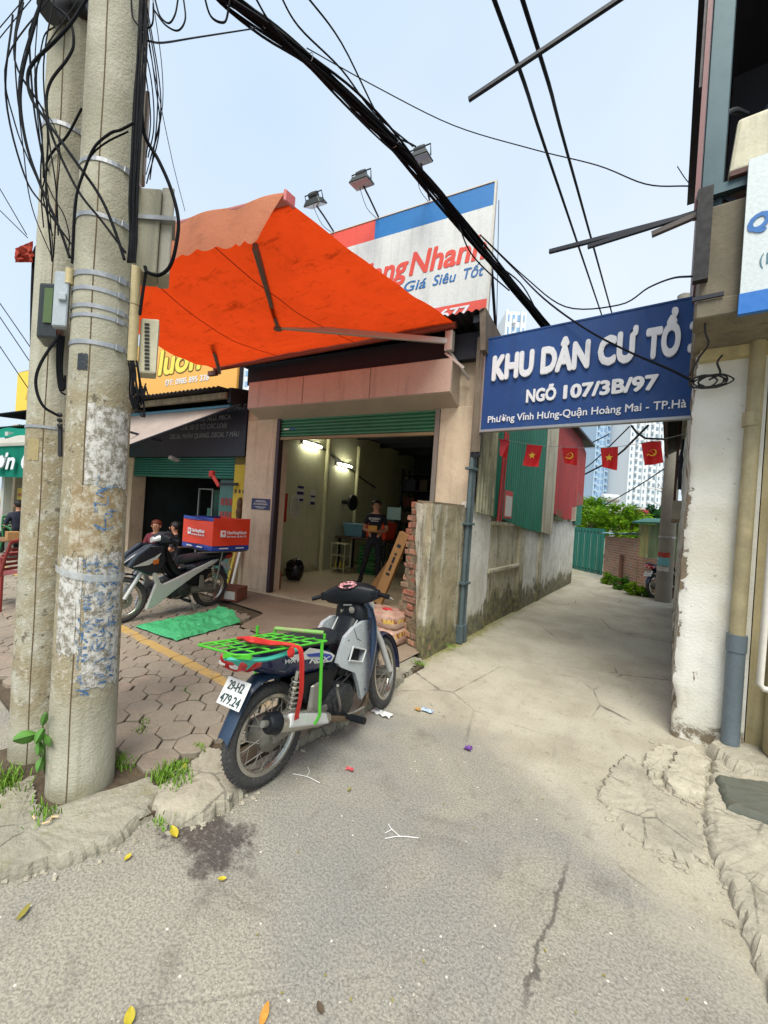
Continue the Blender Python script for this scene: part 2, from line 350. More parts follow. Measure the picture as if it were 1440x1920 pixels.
def rough_slab(name, pix, z0, z1, m, jit=.012, sub=5, label=None, cat=None, zt=None, parent=None, group=None, sc_=9):
    """a broken piece of concrete: ragged outline, sloped sides, uneven top"""
    P = [gp(px, py, z0) for px, py in pix]; out = []
    for i in range(len(P)):
        a, b = P[i], P[(i + 1) % len(P)]; nrm = V((b.y - a.y, a.x - b.x, 0)).normalized()
        ns = max(2, int((b - a).length / .014))
        for k in range(ns):
            p = a.lerp(b, k / ns); j = jit * (noise.noise(p * 6) * 1.0 + noise.noise(p * 16) * 1.2 + noise.noise(p * 45) * 1.3 + .5 * noise.noise(p * 110))
            out.append(p + nrm * j)
    c = sum(out, V()) / len(out); n = len(out); mb = MB(); hh = z1 - z0; rings = [(1.045, z0 - .05), (1.03, z0 + hh * .2), (1.01, z0 + hh * .62), (.985, z0 + hh * .9), (.95, None), (.88, None), (.75, None), (.55, None), (.28, None)]
    vs = []
    for f, z in rings:
        for p in out:
            qv = c + (p - c) * f
            zz = z if z is not None else z1 + .012 * noise.noise(qv * sc_) + .006 * noise.noise(qv * 31)
            if f in (1.03, 1.01, .985): zz += .010 * noise.noise(qv * 17); qv = qv + V((noise.noise(qv * 23), noise.noise(qv * 23 + V((5, 5, 5))), 0)) * .006
            vs.append(V((qv.x, qv.y, zz)))
    vs.append(V((c.x, c.y, z1)))
    fs = [(r * n + i, r * n + (i + 1) % n, (r + 1) * n + (i + 1) % n, (r + 1) * n + i) for r in range(len(rings) - 1) for i in range(n)]
    fs += [((len(rings) - 1) * n + i, (len(rings) - 1) * n + (i + 1) % n, len(vs) - 1) for i in range(n)]
    mb.add(vs, fs)
    o = obj(name, mb, m, parent, smooth=30)
    if label: tag(o, label, cat, group)
    else: tag(o, kind='structure')
    return o
rough_slab('kerb', [(-260, 1690), (-260, 1560), (-60, 1530), (60, 1470), (70, 1525), (100, 1545), (150, 1550), (205, 1535), (230, 1490), (285, 1474), (302, 1495), (272, 1540), (212, 1590), (110, 1628), (0, 1654), (-120, 1690)], 0, .055, KERBC)
rough_slab('verge', [(-300, 1500), (-60, 1440), (60, 1400), (250, 1420), (320, 1440), (300, 1500), (240, 1555), (110, 1570), (20, 1560), (-160, 1600)], 0, .045, EARTH, jit=.02)
rough_slab('broken_slab', [(293, 1500), (316, 1468), (352, 1450), (392, 1418), (425, 1424), (462, 1484), (436, 1512), (398, 1535), (352, 1551), (318, 1551), (287, 1529)], 0, .06, CONC, label='pale broken slab of concrete beside the rear wheel of the motorbike with the green rack', cat='slab', jit=.016)
rough_slab('kerb', [(425, 1424), (470, 1380), (560, 1400), (640, 1362), (700, 1325), (742, 1290), (790, 1243), (742, 1228), (716, 1235), (690, 1270), (600, 1330), (520, 1360), (440, 1400)], 0, .055, KERBC, jit=.02)
# the other side of the lane: broken screed, gutter and footing
rough_slab('broken_slab', [(1244, 1462), (1262, 1436), (1274, 1412), (1300, 1410), (1330, 1440), (1324, 1478), (1316, 1500), (1286, 1496), (1256, 1486)], 0, .045, W('pale_slab', S(198, 191, 170, .80), .9, .7, 4, .6, 60, .7, .008, dirt=.3, crack=5.), label='pale cracked concrete slab at the foot of the peeling white wall', cat='slab', jit=.014)
rough_slab('broken_slab', [(1206, 1438), (1218, 1420), (1240, 1404), (1268, 1408), (1258, 1434), (1240, 1460), (1222, 1462)], 0, .04, MATS['pale_slab'], label='smaller fragment broken off the pale slab at the white wall', cat='slab', jit=.014)
rough_slab('screed', [(1120, 1490), (1150, 1440), (1176, 1418), (1204, 1440), (1222, 1478), (1272, 1505), (1300, 1530), (1318, 1568), (1314, 1606), (1290, 1624), (1262, 1606), (1212, 1588), (1170, 1552)], 0, .016, CONC, jit=.022)
rough_slab('gutter_bank', [(1326, 1500), (1345, 1420), (1400, 1390), (1560, 1380), (1800, 1700), (1700, 2300), (1480, 1940), (1420, 1790), (1365, 1660), (1330, 1580)], 0, .045, CONC, jit=.015)
rough_slab('footing', [(1338, 1420), (1360, 1362), (1440, 1352), (1560, 1350), (1600, 1440), (1440, 1470), (1380, 1462)], 0.0, .10, CONC, jit=.02)
rough_slab('drain_cover', [(1345, 1462), (1440, 1476), (1640, 1490), (1640, 1590), (1440, 1548), (1365, 1520)], .04, .075, W('slate', S(104, 108, 96, .7), .8, .7, 5, .6, dirt=.5), jit=.006, label='dark grey stone drain cover beside the peeling white wall', cat='drain cover')

# crumbs of broken concrete along the slab edges
rb_ = random.Random(21); mb = MB()
for line, n_, sp_ in (([(287, 1530), (352, 1553), (436, 1514), (462, 1486)], 60, .03), ([(0, 1654), (110, 1630), (212, 1592), (285, 1530)], 50, .03), ([(1225, 1472), (1270, 1500), (1318, 1502), (1325, 1440)], 70, .04), ([(1130, 1482), (1160, 1542), (1210, 1588), (1282, 1624), (1315, 1570)], 60, .04), ([(1328, 1505), (1332, 1580), (1366, 1662), (1420, 1790)], 70, .04), ([(470, 1455), (560, 1402), (640, 1364), (742, 1292), (870, 1362)], 90, .05), ([(1250, 1400), (1300, 1415), (1345, 1430)], 50, .05)):
    P_ = [gp(*p) for p in line]
    for k in range(n_):
        f = rb_.random() * (len(P_) - 1); i = int(f); p = P_[i].lerp(P_[i + 1], f - i) + V((rb_.gauss(0, sp_), rb_.gauss(0, sp_), 0)); r = .004 + .012 * rb_.random() ** 3
        q2 = MB(); q2.ball((0, 0, 0), 1, 5, 4); mb.add([p + V((v[0] * r * 1.3, v[1] * r, max(v[2], -.4) * r * .7 + r * .3)) * (1 + 0 * r) + V((rb_.gauss(0, r * .2), rb_.gauss(0, r * .2), 0)) for v in q2.v], q2.f)
tag(obj('rubble', mb, CONC), 'crumbs of broken concrete along the kerb and slab edges', 'rubble', kind='stuff')
# ================================================================ THE GARAGE SHOP (shop-front coordinates: x along the front, y inwards)
PLAST = W('garage_plaster', S(220, 200, 172, .84), .88, .72, 2.2, .55, 45, .2, .003, streak=.35, moss=.12, mosscol=S(92, 80, 62), dirt=.25, dirtcol=S(146, 120, 96))
ROOMW = W('room_wall', S(206, 206, 168, .85), .8, .8, 2, .4, 40, .1, .002, streak=.15, moss=.3, mosscol=S(120, 112, 84))
DARKM = W('dark_steel', S(38, 42, 52, .8), .6, .6, 4, .6, metal=.3, bump=.1)
gar = thing('garage', 'cream plastered lock-up garage with a green roller shutter rolled up, orange canopy above', 'garage', TF @ V((-2, 0, 0)))
def F(): return MB(TF)
obj('column', F().box(-4.1, -3.40, 0, .32, -.05, 3.06), PLAST, gar, bevel=.012)
obj('column', F().box(-.5, 0, 0, .32, -.05, 3.06), PLAST, gar, bevel=.012)
obj('beam', F().box(-4.12, .02, .03, .34, 3.06, 3.92), PLAST, gar)
obj('shutter_rail', F().box(-3.40, -3.335, -.012, .10, .05, 3.05), plain('rail', S(72, 58, 66, .7), .5, .3), gar, bevel=.004)
obj('shutter_rail', F().box(-.565, -.5, -.012, .10, .05, 3.05), plain('rail2', S(150, 140, 130, .7), .5, .3), gar, bevel=.004)
SHUT = W('shutter_green', S(52, 122, 84, .8), .45, .7, 3, .6, 40, .08, .002, dirt=.2)
shut = obj('shutter', F().box(-3.33, -.57, .045, .06, 2.74, 3.05), SHUT, gar)
for i in range(6):
    z = 2.745 + i * .052
    s_ = F(); s_.prism([(-3.335, .045, z), (-3.335, .022, z + .012), (-3.335, .020, z + .034), (-3.335, .045, z + .048)], (2.77, 0, 0)); obj('slat', s_, SHUT, shut)
obj('bottom_bar', F().box(-3.335, -.565, .012, .07, 2.695, 2.742), W('shutter_bar', S(150, 130, 92, .8), .5, .7, 4), shut, bevel=.004)
for (x0, x1, m_) in ((-3.27, -3.16, 'white'), (-3.13, -3.02, 'blue')):
    obj('maker_label', F().box(x0, x1, .016, .019, 2.86, 2.885), plain('lab_' + m_, S(225, 225, 220, .8) if m_ == 'white' else S(40, 80, 170, .8)), shut)
# cladding box above the door: three pressed panels with a sloped soffit
CLAD = W('cladding', S(206, 176, 160, .78), .5, .82, 1.2, .5, 40, .08, .002, streak=.3)  # part of the orange light bounced by the canopy is tinted into this colour
CLADG = W('cladding_soffit', S(190, 172, 152, .75), .55, .8, 2, .5, 40, .08, .002)
xs = [onfl(p, 730, -.3).x for p in (466, 568, 693, 845)]
for i in range(3):
    x0, x1 = xs[i] + .006, xs[i + 1] - .006
    obj('cladding_panel', F().box(x0, x1, -.305, -.29, 3.175, 3.60), CLAD, gar, bevel=.004)
obj('cladding_core', F().hexa([(xs[0], -.29, 3.165), (xs[3], -.29, 3.165), (xs[3] + .02, .02, 3.04), (xs[0], .02, 3.04), (xs[0], -.29, 3.61), (xs[3], -.29, 3.61), (xs[3], .02, 3.64), (xs[0], .02, 3.64)]), CLADG, gar)
obj('fascia', F().box(-4.05, .03, -.12, .0, 3.64, 3.98), DARKM, gar)
rf = MB(TF); 
def corr_fn(x0, x1, y0, y1, za, zb, pitch=.1, amp=.015):
    n = int(abs(x1 - x0) / pitch * 6)
    return lambda u, v: (x0 + (x1 - x0) * u, y0 + (y1 - y0) * v, za + (zb - za) * v + amp * math.sin(2 * math.pi * u * abs(x1 - x0) / pitch)), n
fn, n = corr_fn(-4.4, .12, -.42, 8, 4.10, 4.45); rf.grid(fn, n, 1)
fn, n = corr_fn(-4.4, .12, -.42, 8, 4.095, 4.445); 
obj('roof_sheet', rf, W('roof_tin', S(58, 56, 60, .8), .6, .6, 3, .6, metal=.3), gar, smooth=True)
obj('roof_rafter', F().box(-.02, .06, -.36, 7.8, 3.98, 4.07), DARKM, gar)
obj('roof_rafter', F().box(-4.2, -4.1, -.3, 7.8, 3.98, 4.07), DARKM, gar)
obj('verge_board', F().hexa([(.10, -.38, 3.62), (.16, -.38, 3.62), (.16, -.02, 3.62), (.10, -.02, 3.62), (.06, -.40, 4.12), (.14, -.40, 4.12), (.14, .5, 4.16), (.06, .5, 4.16)]), W('verge_wood', S(128, 112, 96, .7), .8, .5, 5, .7, streak=.4), gar)
# the room inside
FLOOR = W('room_floor', S(210, 198, 166, .85), .35, .8, 1.4, .5, 30, .06, .002, dirt=.35, dirtcol=S(128, 112, 88))
obj('floor', F().box(-4.3, -.2, -.02, 8, .0, .105), FLOOR, gar)
obj('room_wall', F().box(-4.42, -4.3, .3, 8, .0, 4.05), ROOMW, gar)
obj('room_wall', F().box(-.3, -.2, .3, 8, .0, 4.05), ROOMW, gar)
obj('room_wall', F().box(-4.3, -.3, 7.9, 8, .0, 4.3), W('back_wall', S(92, 104, 100, .7), .85), gar)  # darker than the side walls: the unlit depth of the room put into colour
obj('ceiling', F().box(-4.3, -.3, .34, 7.9, 3.62, 3.66), W('tin_ceiling', S(70, 78, 80, .7), .7, .7), gar)
for i in range(5): obj('purlin', F().box(-4.3, -.3, 1.4 + i * 1.3, 1.47 + i * 1.3, 3.5, 3.615), DARKM, gar)
obj('return_wall', F().box(-4.3, -3.98, .32, .5, .05, 3.6), ROOMW, gar)
PIPEC = W('pale_pipe', S(206, 204, 158, .8), .5, .8, 4, .4)
single('wall_pipe', F().tube([(-4.2, 2.6, .1), (-4.2, 2.6, 3.3)], .06, 12), PIPEC, 'pale yellow pipe running up the garage wall between the two tube lamps', 'pipe', smooth=True)
single('wall_pipe', F().tube([(-4.22, 4.0, .1), (-4.22, 4.0, 3.3)], .05, 12), PIPEC, 'pale pipe in the dim corner of the garage beyond both tube lamps', 'pipe', smooth=True)
TUBE = emit('tube_light', (1., .97, .8, 1), 26)
for v0, z0, lb in ((1.75, 3.0, 'lit white tube lamp on the garage wall just inside the shutter'), (3.1, 2.72, 'lit white tube lamp on the garage wall past the pale pipe')):
    t = thing('tube_lamp', lb, 'lamp', TF @ V((-4.24, v0, z0)), group='tube lamps in the garage')
    obj('fitting', F().box(-4.3, -4.25, v0 - .03, v0 + .63, z0 - .02, z0 + .05), plain('fitting', (.7, .7, .68)), t, bevel=.004)
    obj('tube', F().tube([(-4.225, v0, z0), (-4.225, v0 + .6, z0)], .016, 10), TUBE, t, smooth=True)
BLK = plain('black_cable', S(24, 26, 30), .55)
single('wall_cable', F().tube([(-4.27, 2.4, 3.0), (-4.27, 2.7, 2.95), (-4.27, 3.0, 2.83), (-4.27, 3.8, 2.66), (-4.27, 4.3, 2.5), (-4.2, 5, 2.3)], .02, 8, smooth=4), BLK, 'black cable sagging along the garage wall between the tube lamps', 'cable')
def plate(name, x, y0, y1, z0, z1, m, lb, ct, T=None, marks=None):
    o = thing(name, lb, ct, (T or TF) @ V((x, y0, z0)))
    obj('sheet', MB(T or TF).box(x, x + .006, y0, y1, z0, z1), m, o)
    if marks: 
        for (a, b, c, d, mm) in marks: obj('print', MB(T or TF).box(x + .005, x + .009, y0 + (y1 - y0) * a, y0 + (y1 - y0) * b, z0 + (z1 - z0) * c, z0 + (z1 - z0) * d), mm, o)
    return o
PAPER = plain('paper', S(222, 220, 212, .8), .8); NAVY = plain('navy', S(30, 40, 104, .8), .5); REDP = W('red_print', S(192, 46, 40, .8), .6)
plate('notice', -4.298, 1.68, 1.92, 1.72, 2.05, PAPER, 'white notice with navy bands on the garage wall nearer the shutter', 'notice', None, [(.05, .95, .0, .16, NAVY), (.05, .95, .42, .62, NAVY), (.05, .95, .84, 1, NAVY)])
plate('notice', -4.298, 2.16, 2.34, 1.66, 2.0, PAPER, 'white and navy notice beside the pale pipe in the garage', 'notice', None, [(.05, .95, .0, .2, NAVY), (.05, .95, .5, .62, NAVY)])
plate('poster', -4.298, 1.22, 1.40, 1.25, 1.85, REDP, 'narrow dark red poster hanging inside the garage doorway', 'poster')
o = thing('wall_guard', 'oval wire guard fixed to the garage wall next to the red poster', 'guard', TF @ V((-4.3, 1.6, 1.3)))
ring = [(-4.27, 1.62 + .15 * math.cos(a), 1.58 + .24 * math.sin(a)) for a in [i * math.pi / 12 for i in range(25)]]
obj('rim', F().tube(ring, .014, 6), PAPER, o)
for i in range(-3, 4):
    hh = .24 * math.sqrt(max(0, 1 - (i / 4) ** 2)); obj('wire', F().tube([(-4.275, 1.62 + .15 * i / 4, 1.58 - hh), (-4.275, 1.62 + .15 * i / 4, 1.58 + hh)], .006, 5), PAPER, o)
# blue plate on the front column
bp = thing('plaque', 'small navy plaque with white lettering on the cream garage column', 'plaque', onf(473, 955))
a_, b_ = onfl(473, 934), onfl(506, 957)
obj('sheet', F().box(a_.x, b_.x, -.012, -.002, b_.z, a_.z), plain('plaque_navy', S(28, 34, 92, .8), .35), bp, bevel=.002)
w_ = (b_.x - a_.x) * .74
letters('GIAO HÀNG NHANH', TF @ V(((a_.x + b_.x) / 2 - w_ / 2, -.0122, (a_.z + b_.z) / 2 - .012)), TF.to_3x3() @ V((1, 0, 0)), (0, 0, 1), w_, .03, PAPER, bp, bold=.02, depth=.001)
for zz, ww in ((.055, .5), (.035, .62), (-.05, .6), (-.07, .4)):
    obj('print', F().box((a_.x + b_.x) / 2 - (b_.x - a_.x) * ww / 2, (a_.x + b_.x) / 2 + (b_.x - a_.x) * ww / 2, -.0132, -.0118, (a_.z + b_.z) / 2 + zz, (a_.z + b_.z) / 2 + zz + .008), PAPER, bp)

# things inside the garage
CARD = W('cardboard', S(188, 142, 88, .75), .85, .75, 5, .5, 60, .1, .002)
BLU = plain('blue_plastic', S(110, 160, 176, .7), .4); GRN = W('green_plastic', S(30, 120, 62, .7), .45, .7); ORG = W('orange_fabric', S(226, 62, 28, .8), .6, .8, 5, .5, 80, .2)
t = thing('bin', 'pale blue plastic storage bin on the table in the garage', 'bin', TF @ V((-3.75, 3.4, .95)))
obj('tub', F().hexa([(-3.98, 3.2, .95), (-3.5, 3.2, .95), (-3.5, 3.6, .95), (-3.98, 3.6, .95), (-4.02, 3.16, 1.24), (-3.46, 3.16, 1.24), (-3.46, 3.64, 1.24), (-4.02, 3.64, 1.24)]), BLU, t, bevel=.02, seg=2); obj('lid', F().box(-4.03, -3.45, 3.15, 3.65, 1.24, 1.28), BLU, t, bevel=.01)
t = thing('table', 'dark wooden table holding the pale blue bin in the garage', 'table', TF @ V((-3.7, 3.5, .105)))
obj('table_top', F().box(-4.15, -2.75, 3.05, 3.85, .9, .95), W('dark_wood', S(84, 56, 40, .7), .6), t, bevel=.006)
for x in (-4.1, -2.85):
    for y in (3.12, 3.78): obj('leg', F().box(x, x + .05, y, y + .05, .105, .9), DARKM, t)
t = thing('crate', 'orange delivery crate marked with a white G on the garage table', 'crate', TF @ V((-3.0, 3.35, .95)))
obj('shell', F().hexa([(-3.3, 3.1, .951), (-2.8, 3.1, .951), (-2.8, 3.6, .951), (-3.3, 3.6, .951), (-3.34, 3.07, 1.36), (-2.76, 3.07, 1.36), (-2.76, 3.63, 1.36), (-3.34, 3.63, 1.36)]), ORG, t, bevel=.02, seg=2)
letters('G', TF @ V((-3.02, 3.075, 1.08)), TF.to_3x3() @ V((1, 0, 0)), (0, 0, 1), .14, .16, PAPER, t, bold=.04)
def slat_crate(lb, x0, x1, y0, y1, z0, z1, m):
    t = thing('crate', lb, 'crate', TF @ V(((x0 + x1) / 2, (y0 + y1) / 2, z0)), group='green crates in the garage')
    for k in range(4):
        za = z0 + (z1 - z0) * k / 4; zb = za + (z1 - z0) / 4 * .72
        mb = F(); mb.box(x0, x1, y0, y0 + .015, za, zb); obj('slat', mb, m, t)
        obj('slat', F().box(x1 - .015, x1, y0 + .016, y1 - .016, za, zb), m, t); obj('slat', F().box(x0, x0 + .015, y0 + .016, y1 - .016, za, zb), m, t)
    obj('base', F().box(x0 + .016, x1 - .016, y0 + .016, y1, z0, z0 + .02), m, t)
slat_crate('green plastic crate standing on the garage floor under the table', -3.5, -3.05, 3.1, 3.5, .106, .46, GRN)
slat_crate('green plastic crate stacked on another under the garage table', -3.48, -3.03, 3.12, 3.5, .461, .8, GRN)
t = thing('trolley', 'thin wire trolley frame beside the green crates in the garage', 'trolley', TF @ V((-3.8, 2.9, .105)))
for x in (-4.02, -3.65):
    for y in (2.75, 3.0): obj('leg', F().tube([(x, y, .106), (x, y, .8)], .01, 6), PIPEC, t)
for z in (.2, .5, .78): obj('shelf', F().box(-4.03, -3.64, 2.74, 3.01, z, z + .012), PIPEC, t)
for i, x in enumerate((-3.95, -3.82, -3.72)): single('bottle', F().lathe([(.03, .213), (.032, .22), (.032, .33), (.012, .37), (.012, .4)], (x, 2.85, 0), n=10), plain('bottle_yellow', S(200, 180, 80, .7), .3), 'small yellow bottle on the lower shelf of the wire trolley', 'bottle', 'bottles on the trolley', smooth=True)
# rubbish bag, small box, fan, shelving
def blob(c, r, seed, amp=.18, nu=18, nv=12, knot=False):
    mb = MB(); mb.ball((0, 0, 0), 1, nu, nv); mb.v = [tuple(V(c) + V((p[0] * r[0], p[1] * r[1], p[2] * r[2])) * (1 + amp * noise.noise(V(p) * 2.1 + V((seed, 0, 0))) + amp * .4 * noise.noise(V(p) * 6 + V((seed, 3, 0))))) for p in mb.v]; 
    zmin = c[2] - r[2] * .8; mb.v = [(x, y, max(z, zmin)) for x, y, z in mb.v]; return mb
t = thing('rubbish_bag', 'black plastic rubbish bag on the garage floor by the wall', 'bag', TF @ V((-3.86, 1.25, .105)))
g_ = blob(tuple(TF @ V((-3.86, 1.25, .30))), (.2, .19, .24), 3); obj('sack', g_, plain('black_plastic', S(20, 20, 24), .25), t, smooth=True)
obj('knot', F().lathe([(.07, .45), (.018, .49), (.03, .52), (.02, .535)], (-3.86, 1.25, 0), n=9), plain('black_plastic', S(20, 20, 24), .25), t, smooth=True)
single('carton', F().box(-3.58, -3.44, .28, .40, .105, .42), W('red_card', S(150, 84, 60, .75), .8), 'small reddish brown carton just inside the garage doorway column', 'box', bevel=.004)
t = thing('wall_fan', 'dark wall fan mounted high on the garage wall near the corner', 'fan', TF @ V((-4.1, 3.5, 1.8)))
obj('bracket', F().box(-4.3, -4.15, 3.46, 3.54, 1.74, 1.84), BLK, t); obj('motor', F().lathe([(.05, 0), (.06, .04), (.05, .14)], (-4.16, 3.5, 1.79), 'X', 12), BLK, t)
obj('cage', F().lathe([(.2, 0), (.21, .03), (.2, .06)], (-4.02, 3.5, 1.79), 'X', 20), BLK, t)
for k in range(3):
    a = k * 2.094; obj('blade', F().beam((-3.99, 3.5, 1.79), (-3.99, 3.5 + .18 * math.cos(a), 1.79 + .18 * math.sin(a)), .1, .008, (1, 0, 0)), DARKM, t)
t = thing('shelving', 'tall dark steel shelving packed with goods at the back of the garage', 'shelving', TF @ V((-2.4, 6.4, .105)))
for x in (-3.9, -2.9, -1.9, -.9):
    for y in (6.1, 6.6): obj('post', F().box(x, x + .05, y, y + .05, .105, 3.0), DARKM, t)
for k in range(6): obj('shelf', F().box(-3.88, -.87, 6.09, 6.66, .3 + k * .5, .33 + k * .5), DARKM, t)
for k in range(5):
    x = -3.8
    while x < -1.1:
        w_ = rnd.uniform(.18, .4); h_ = rnd.uniform(.15, .38)
        c_ = rnd.choice([S(60, 70, 84, .6), S(96, 80, 62, .6), S(120, 124, 126, .6), S(50, 60, 92, .6), S(122, 60, 44, .6)])
        single('parcel', F().box(x, x + w_, 6.12, 6.12 + rnd.uniform(.25, .4), .331 + k * .5, .331 + k * .5 + h_), plain('parcel_%d' % (int(c_[0] * 1e4)), c_, .8), 'parcel stored on the dark steel shelving at the back of the garage', 'parcel', 'parcels on the shelving', bevel=.006)
        x += w_ + rnd.uniform(.03, .14)
t = thing('box_fan', 'pale screen standing behind the man in the dark shirt', 'screen', TF @ V((-3.1, 4.4, .9)))
obj('screen', F().box(-3.45, -3.05, 4.4, 4.44, 1.42, 1.75), plain('pale_screen', S(150, 180, 180, .8), .4), t); obj('stand', F().box(-3.3, -3.2, 4.38, 4.48, .105, 1.42), DARKM, t)
# long carton leaning in the doorway, cartons and sacks by the brick stub
def lean_carton(p, q, w_, d_, lb):
    t = thing('carton', lb, 'box', p); obj('carton_body', MB().beam(p, q, w_, d_, (.3, -1, .2)), CARD, t, bevel=.004); return t
p0, q0 = gp(703, 1143, .10), onf(760, 1000, .2)
t = lean_carton(p0 + V((0, 0, .02)), q0, .155, .10, 'long narrow brown carton leaning in the garage doorway behind the brick stub')
d_ = (q0 - p0).normalized(); sd2 = d_.cross(V((.3, -1, .2))).normalized(); up2 = sd2.cross(d_).normalized()
dn = up2 * (1 if up2.y < 0 else -1)
for f0, f1, ww in ((.05, .09, .03), (.46, .49, .03), (.52, .60, .018), (.62, .70, .018), (.72, .75, .018), (.82, .86, .03)):
    L_ = (q0 - p0).length; obj('print', MB().ob(p0 + d_ * L_ * (f0 + f1) / 2 + V((0, 0, .02)) * (1 - f0) + dn * .0505, d_ * L_ * (f1 - f0) / 2, sd2 * ww, dn * .0012), BLK, t)
p1, q1 = gp(692, 1118, .10), onf(748, 1040, .45); lean_carton(p1 + V((0, 0, .02)), q1, .16, .06, 'shorter flattened brown carton leaning behind the long narrow one')
for (x, y, z, a, b, c, lb) in ((-.66, -.0, .1, .36, .3, .5, 'brown carton at the bottom of the pair beside the brick stub'), (-.65, .0, .601, .3, .28, .46, 'brown carton on top of another beside the brick stub')):
    single('carton', F().box(x - a / 2, x + a / 2, y, y + b, z, z + c), CARD, lb, 'box', bevel=.006)
# bags of fill stacked behind the front wheel
def sack(c, r, seed, lb, m, bands):
    t = thing('sack', lb, 'sack', (c[0], c[1], c[2] - r[2]))
    mb = MB(); mb.ball((0, 0, 0), 1, 22, 12)
    def pt(p):
        q_ = V(p); s_ = lambda a, e: math.copysign(abs(a) ** e, a)
        return V(c) + V((s_(q_.x, .3) * r[0], s_(q_.y, .3) * r[1], s_(q_.z, .35) * r[2] * (1.08 - .2 * max(abs(s_(q_.x, .38)), abs(s_(q_.y, .38))) ** 4) + .02 * noise.noise(q_ * 4 + V((seed, 2, 0))))) * (1 + .06 * noise.noise(q_ * 3 + V((seed, 0, 0))))
    mb.v = [tuple(pt(p)) for p in mb.v]; obj('bag', mb, m, t, smooth=60)
    return t
SACK = NT('sack_print'); zz = SACK.xyz()[2]
cc = SACK.mix(SACK.ramp(SACK.noise(9, 4), .4, .6), S(176, 138, 122, .8), S(196, 166, 146, .8))
band = SACK.math('MULTIPLY', SACK.ramp(SACK.noise(26, 2, .5, 0, SACK.map((1, 1, .15))), .45, .5), 1)
cc = SACK.mix(SACK.math('MULTIPLY', SACK.ramp(SACK.math('ABSOLUTE', SACK.math('SUBTRACT', SACK.math('FRACT', SACK.math('ADD', SACK.math('MULTIPLY', zz, 6.2), SACK.math('MULTIPLY', SACK.noise(4, 2), .5))), .45)), .16, .13), SACK.ramp(SACK.noise(6, 2), .42, .5)), cc, SACK.mix(band, S(206, 172, 84, .85), S(140, 84, 60, .8)))
SACK.out(cc, .45, SACK.bump(SACK.noise(15, 4), .4, .01))
sp = gp(716, 1205, .06); sack((sp.x - .05, sp.y + .1, .16), (.30, .24, .10), 1, 'printed pink and yellow sack lying at the bottom by the brick stub', MATS['sack_print'], 2)
sack((sp.x - .06, sp.y + .12, .335), (.28, .22, .09), 5, 'printed pink and yellow sack lying on top of the other by the brick stub', MATS['sack_print'], 2)
single('rag', blob((sp.x - .02, sp.y + .1, .435), (.07, .04, .015), 8, .5), plain('red_rag', S(200, 50, 56, .8), .7), 'crumpled red rag on the upper printed sack', 'rag', smooth=True)
# ================================================================ BRICK STUB AND ALLEY BUILDING
AX = -2.12
BRK = []
for i, c_ in enumerate((S(178, 112, 88, .8), S(162, 118, 96, .8), S(190, 140, 110, .8), S(158, 132, 108, .8))):
    BRK.append(W('brick_%d' % i, c_, .92, .6, 14, .7, 70, .6, .008, dirt=.75, dirtcol=S(152, 136, 112, .8)))
MORT = W('mortar', S(142, 126, 100, .75), .95, .6, 9, .7, 60, .7, .012)
def stained(name, base, base2, lime, dark, fl, fd, mh, seed, md=.8):
    q = NT(name); X, Y, Z = q.xyz(); nb = q.noise(2.4, 5, .65, .5, q.map(loc=(seed, 0, 0))); nf = q.noise(55, 3, .6)
    stv = q.noise(1, 5, .65, .3, q.map((7, 7, .7), loc=(seed, 1, 0))); st2 = q.noise(1, 6, .7, .9, q.map((6, 6, 1.1), loc=(3, 5 + seed, 1)))
    c = q.mix(q.ramp(nb, .36, .66), base, base2); c = q.mix(q.ramp(stv, .5, .62, 0, fl), c, lime); c = q.mix(q.ramp(st2, .49, .74, 0, fd), c, dark)
    c = q.mix(q.math('MULTIPLY', q.ramp(q.noise(14, 6, .8), .56, .64, 0, fd), q.ramp(stv, .42, .55)), c, sh(dark, .7)); c = q.mix(q.ramp(q.noise(3.1, 5, .7), .55, .7, 0, .3 * fd), c, S(150, 140, 90, .84))
    hm_ = q.math('ADD', Z, q.math('ADD', q.math('MULTIPLY', q.math('SUBTRACT', nb, .5), mh * 2.2), q.math('MULTIPLY', q.math('SUBTRACT', st2, .5), mh * 2.4)))
    c = q.mix(q.ramp(hm_, mh * 1.05, mh * .55, 0, md), c, q.mix(q.ramp(q.noise(9, 5, .75), .4, .6), S(58, 56, 42), S(112, 108, 62)))
    c = q.mix(q.ramp(q.noise(36, 4, .8), .6, .68, 0, .5), c, sh(dark, .8))
    return q.out(c, .92, q.bump(q.math('ADD', nf, q.math('MULTIPLY', q.noise(12, 5, .7), 2.5)), .6, .008))
STUC = stained('mossy_render', S(178, 168, 140, .8), S(150, 139, 110, .8), S(206, 204, 188, .84), S(80, 76, 60, .8), .65, .75, .36, 0)
wb = thing('wall_stub', 'broken wall end with bare red bricks and mossy grey render at the alley mouth', 'wall', (AX - .2, 4.2, 0))
c0 = V((AX, 3.87, 0)); c1 = V((-2.64, 4.04, 0)); t1 = V((AX, 4.74, 0)); H_ = 1.74
ex = (c1 - c0).normalized(); ey = V((-ex.y, ex.x, 0)); ey = ey if ey.y > 0 else -ey; Lx = (c1 - c0).length
def stub_edge(z): return Lx * (.98 - .24 * z / H_) + .02 * noise.noise(V((z * 6, 2, 0)))
mb = MB()
def core(u, v):
    z = v * (H_ - .03); return c0 + ex * (.03 + u * (stub_edge(z) - .06)) + ey * .05 + V((0, 0, z))
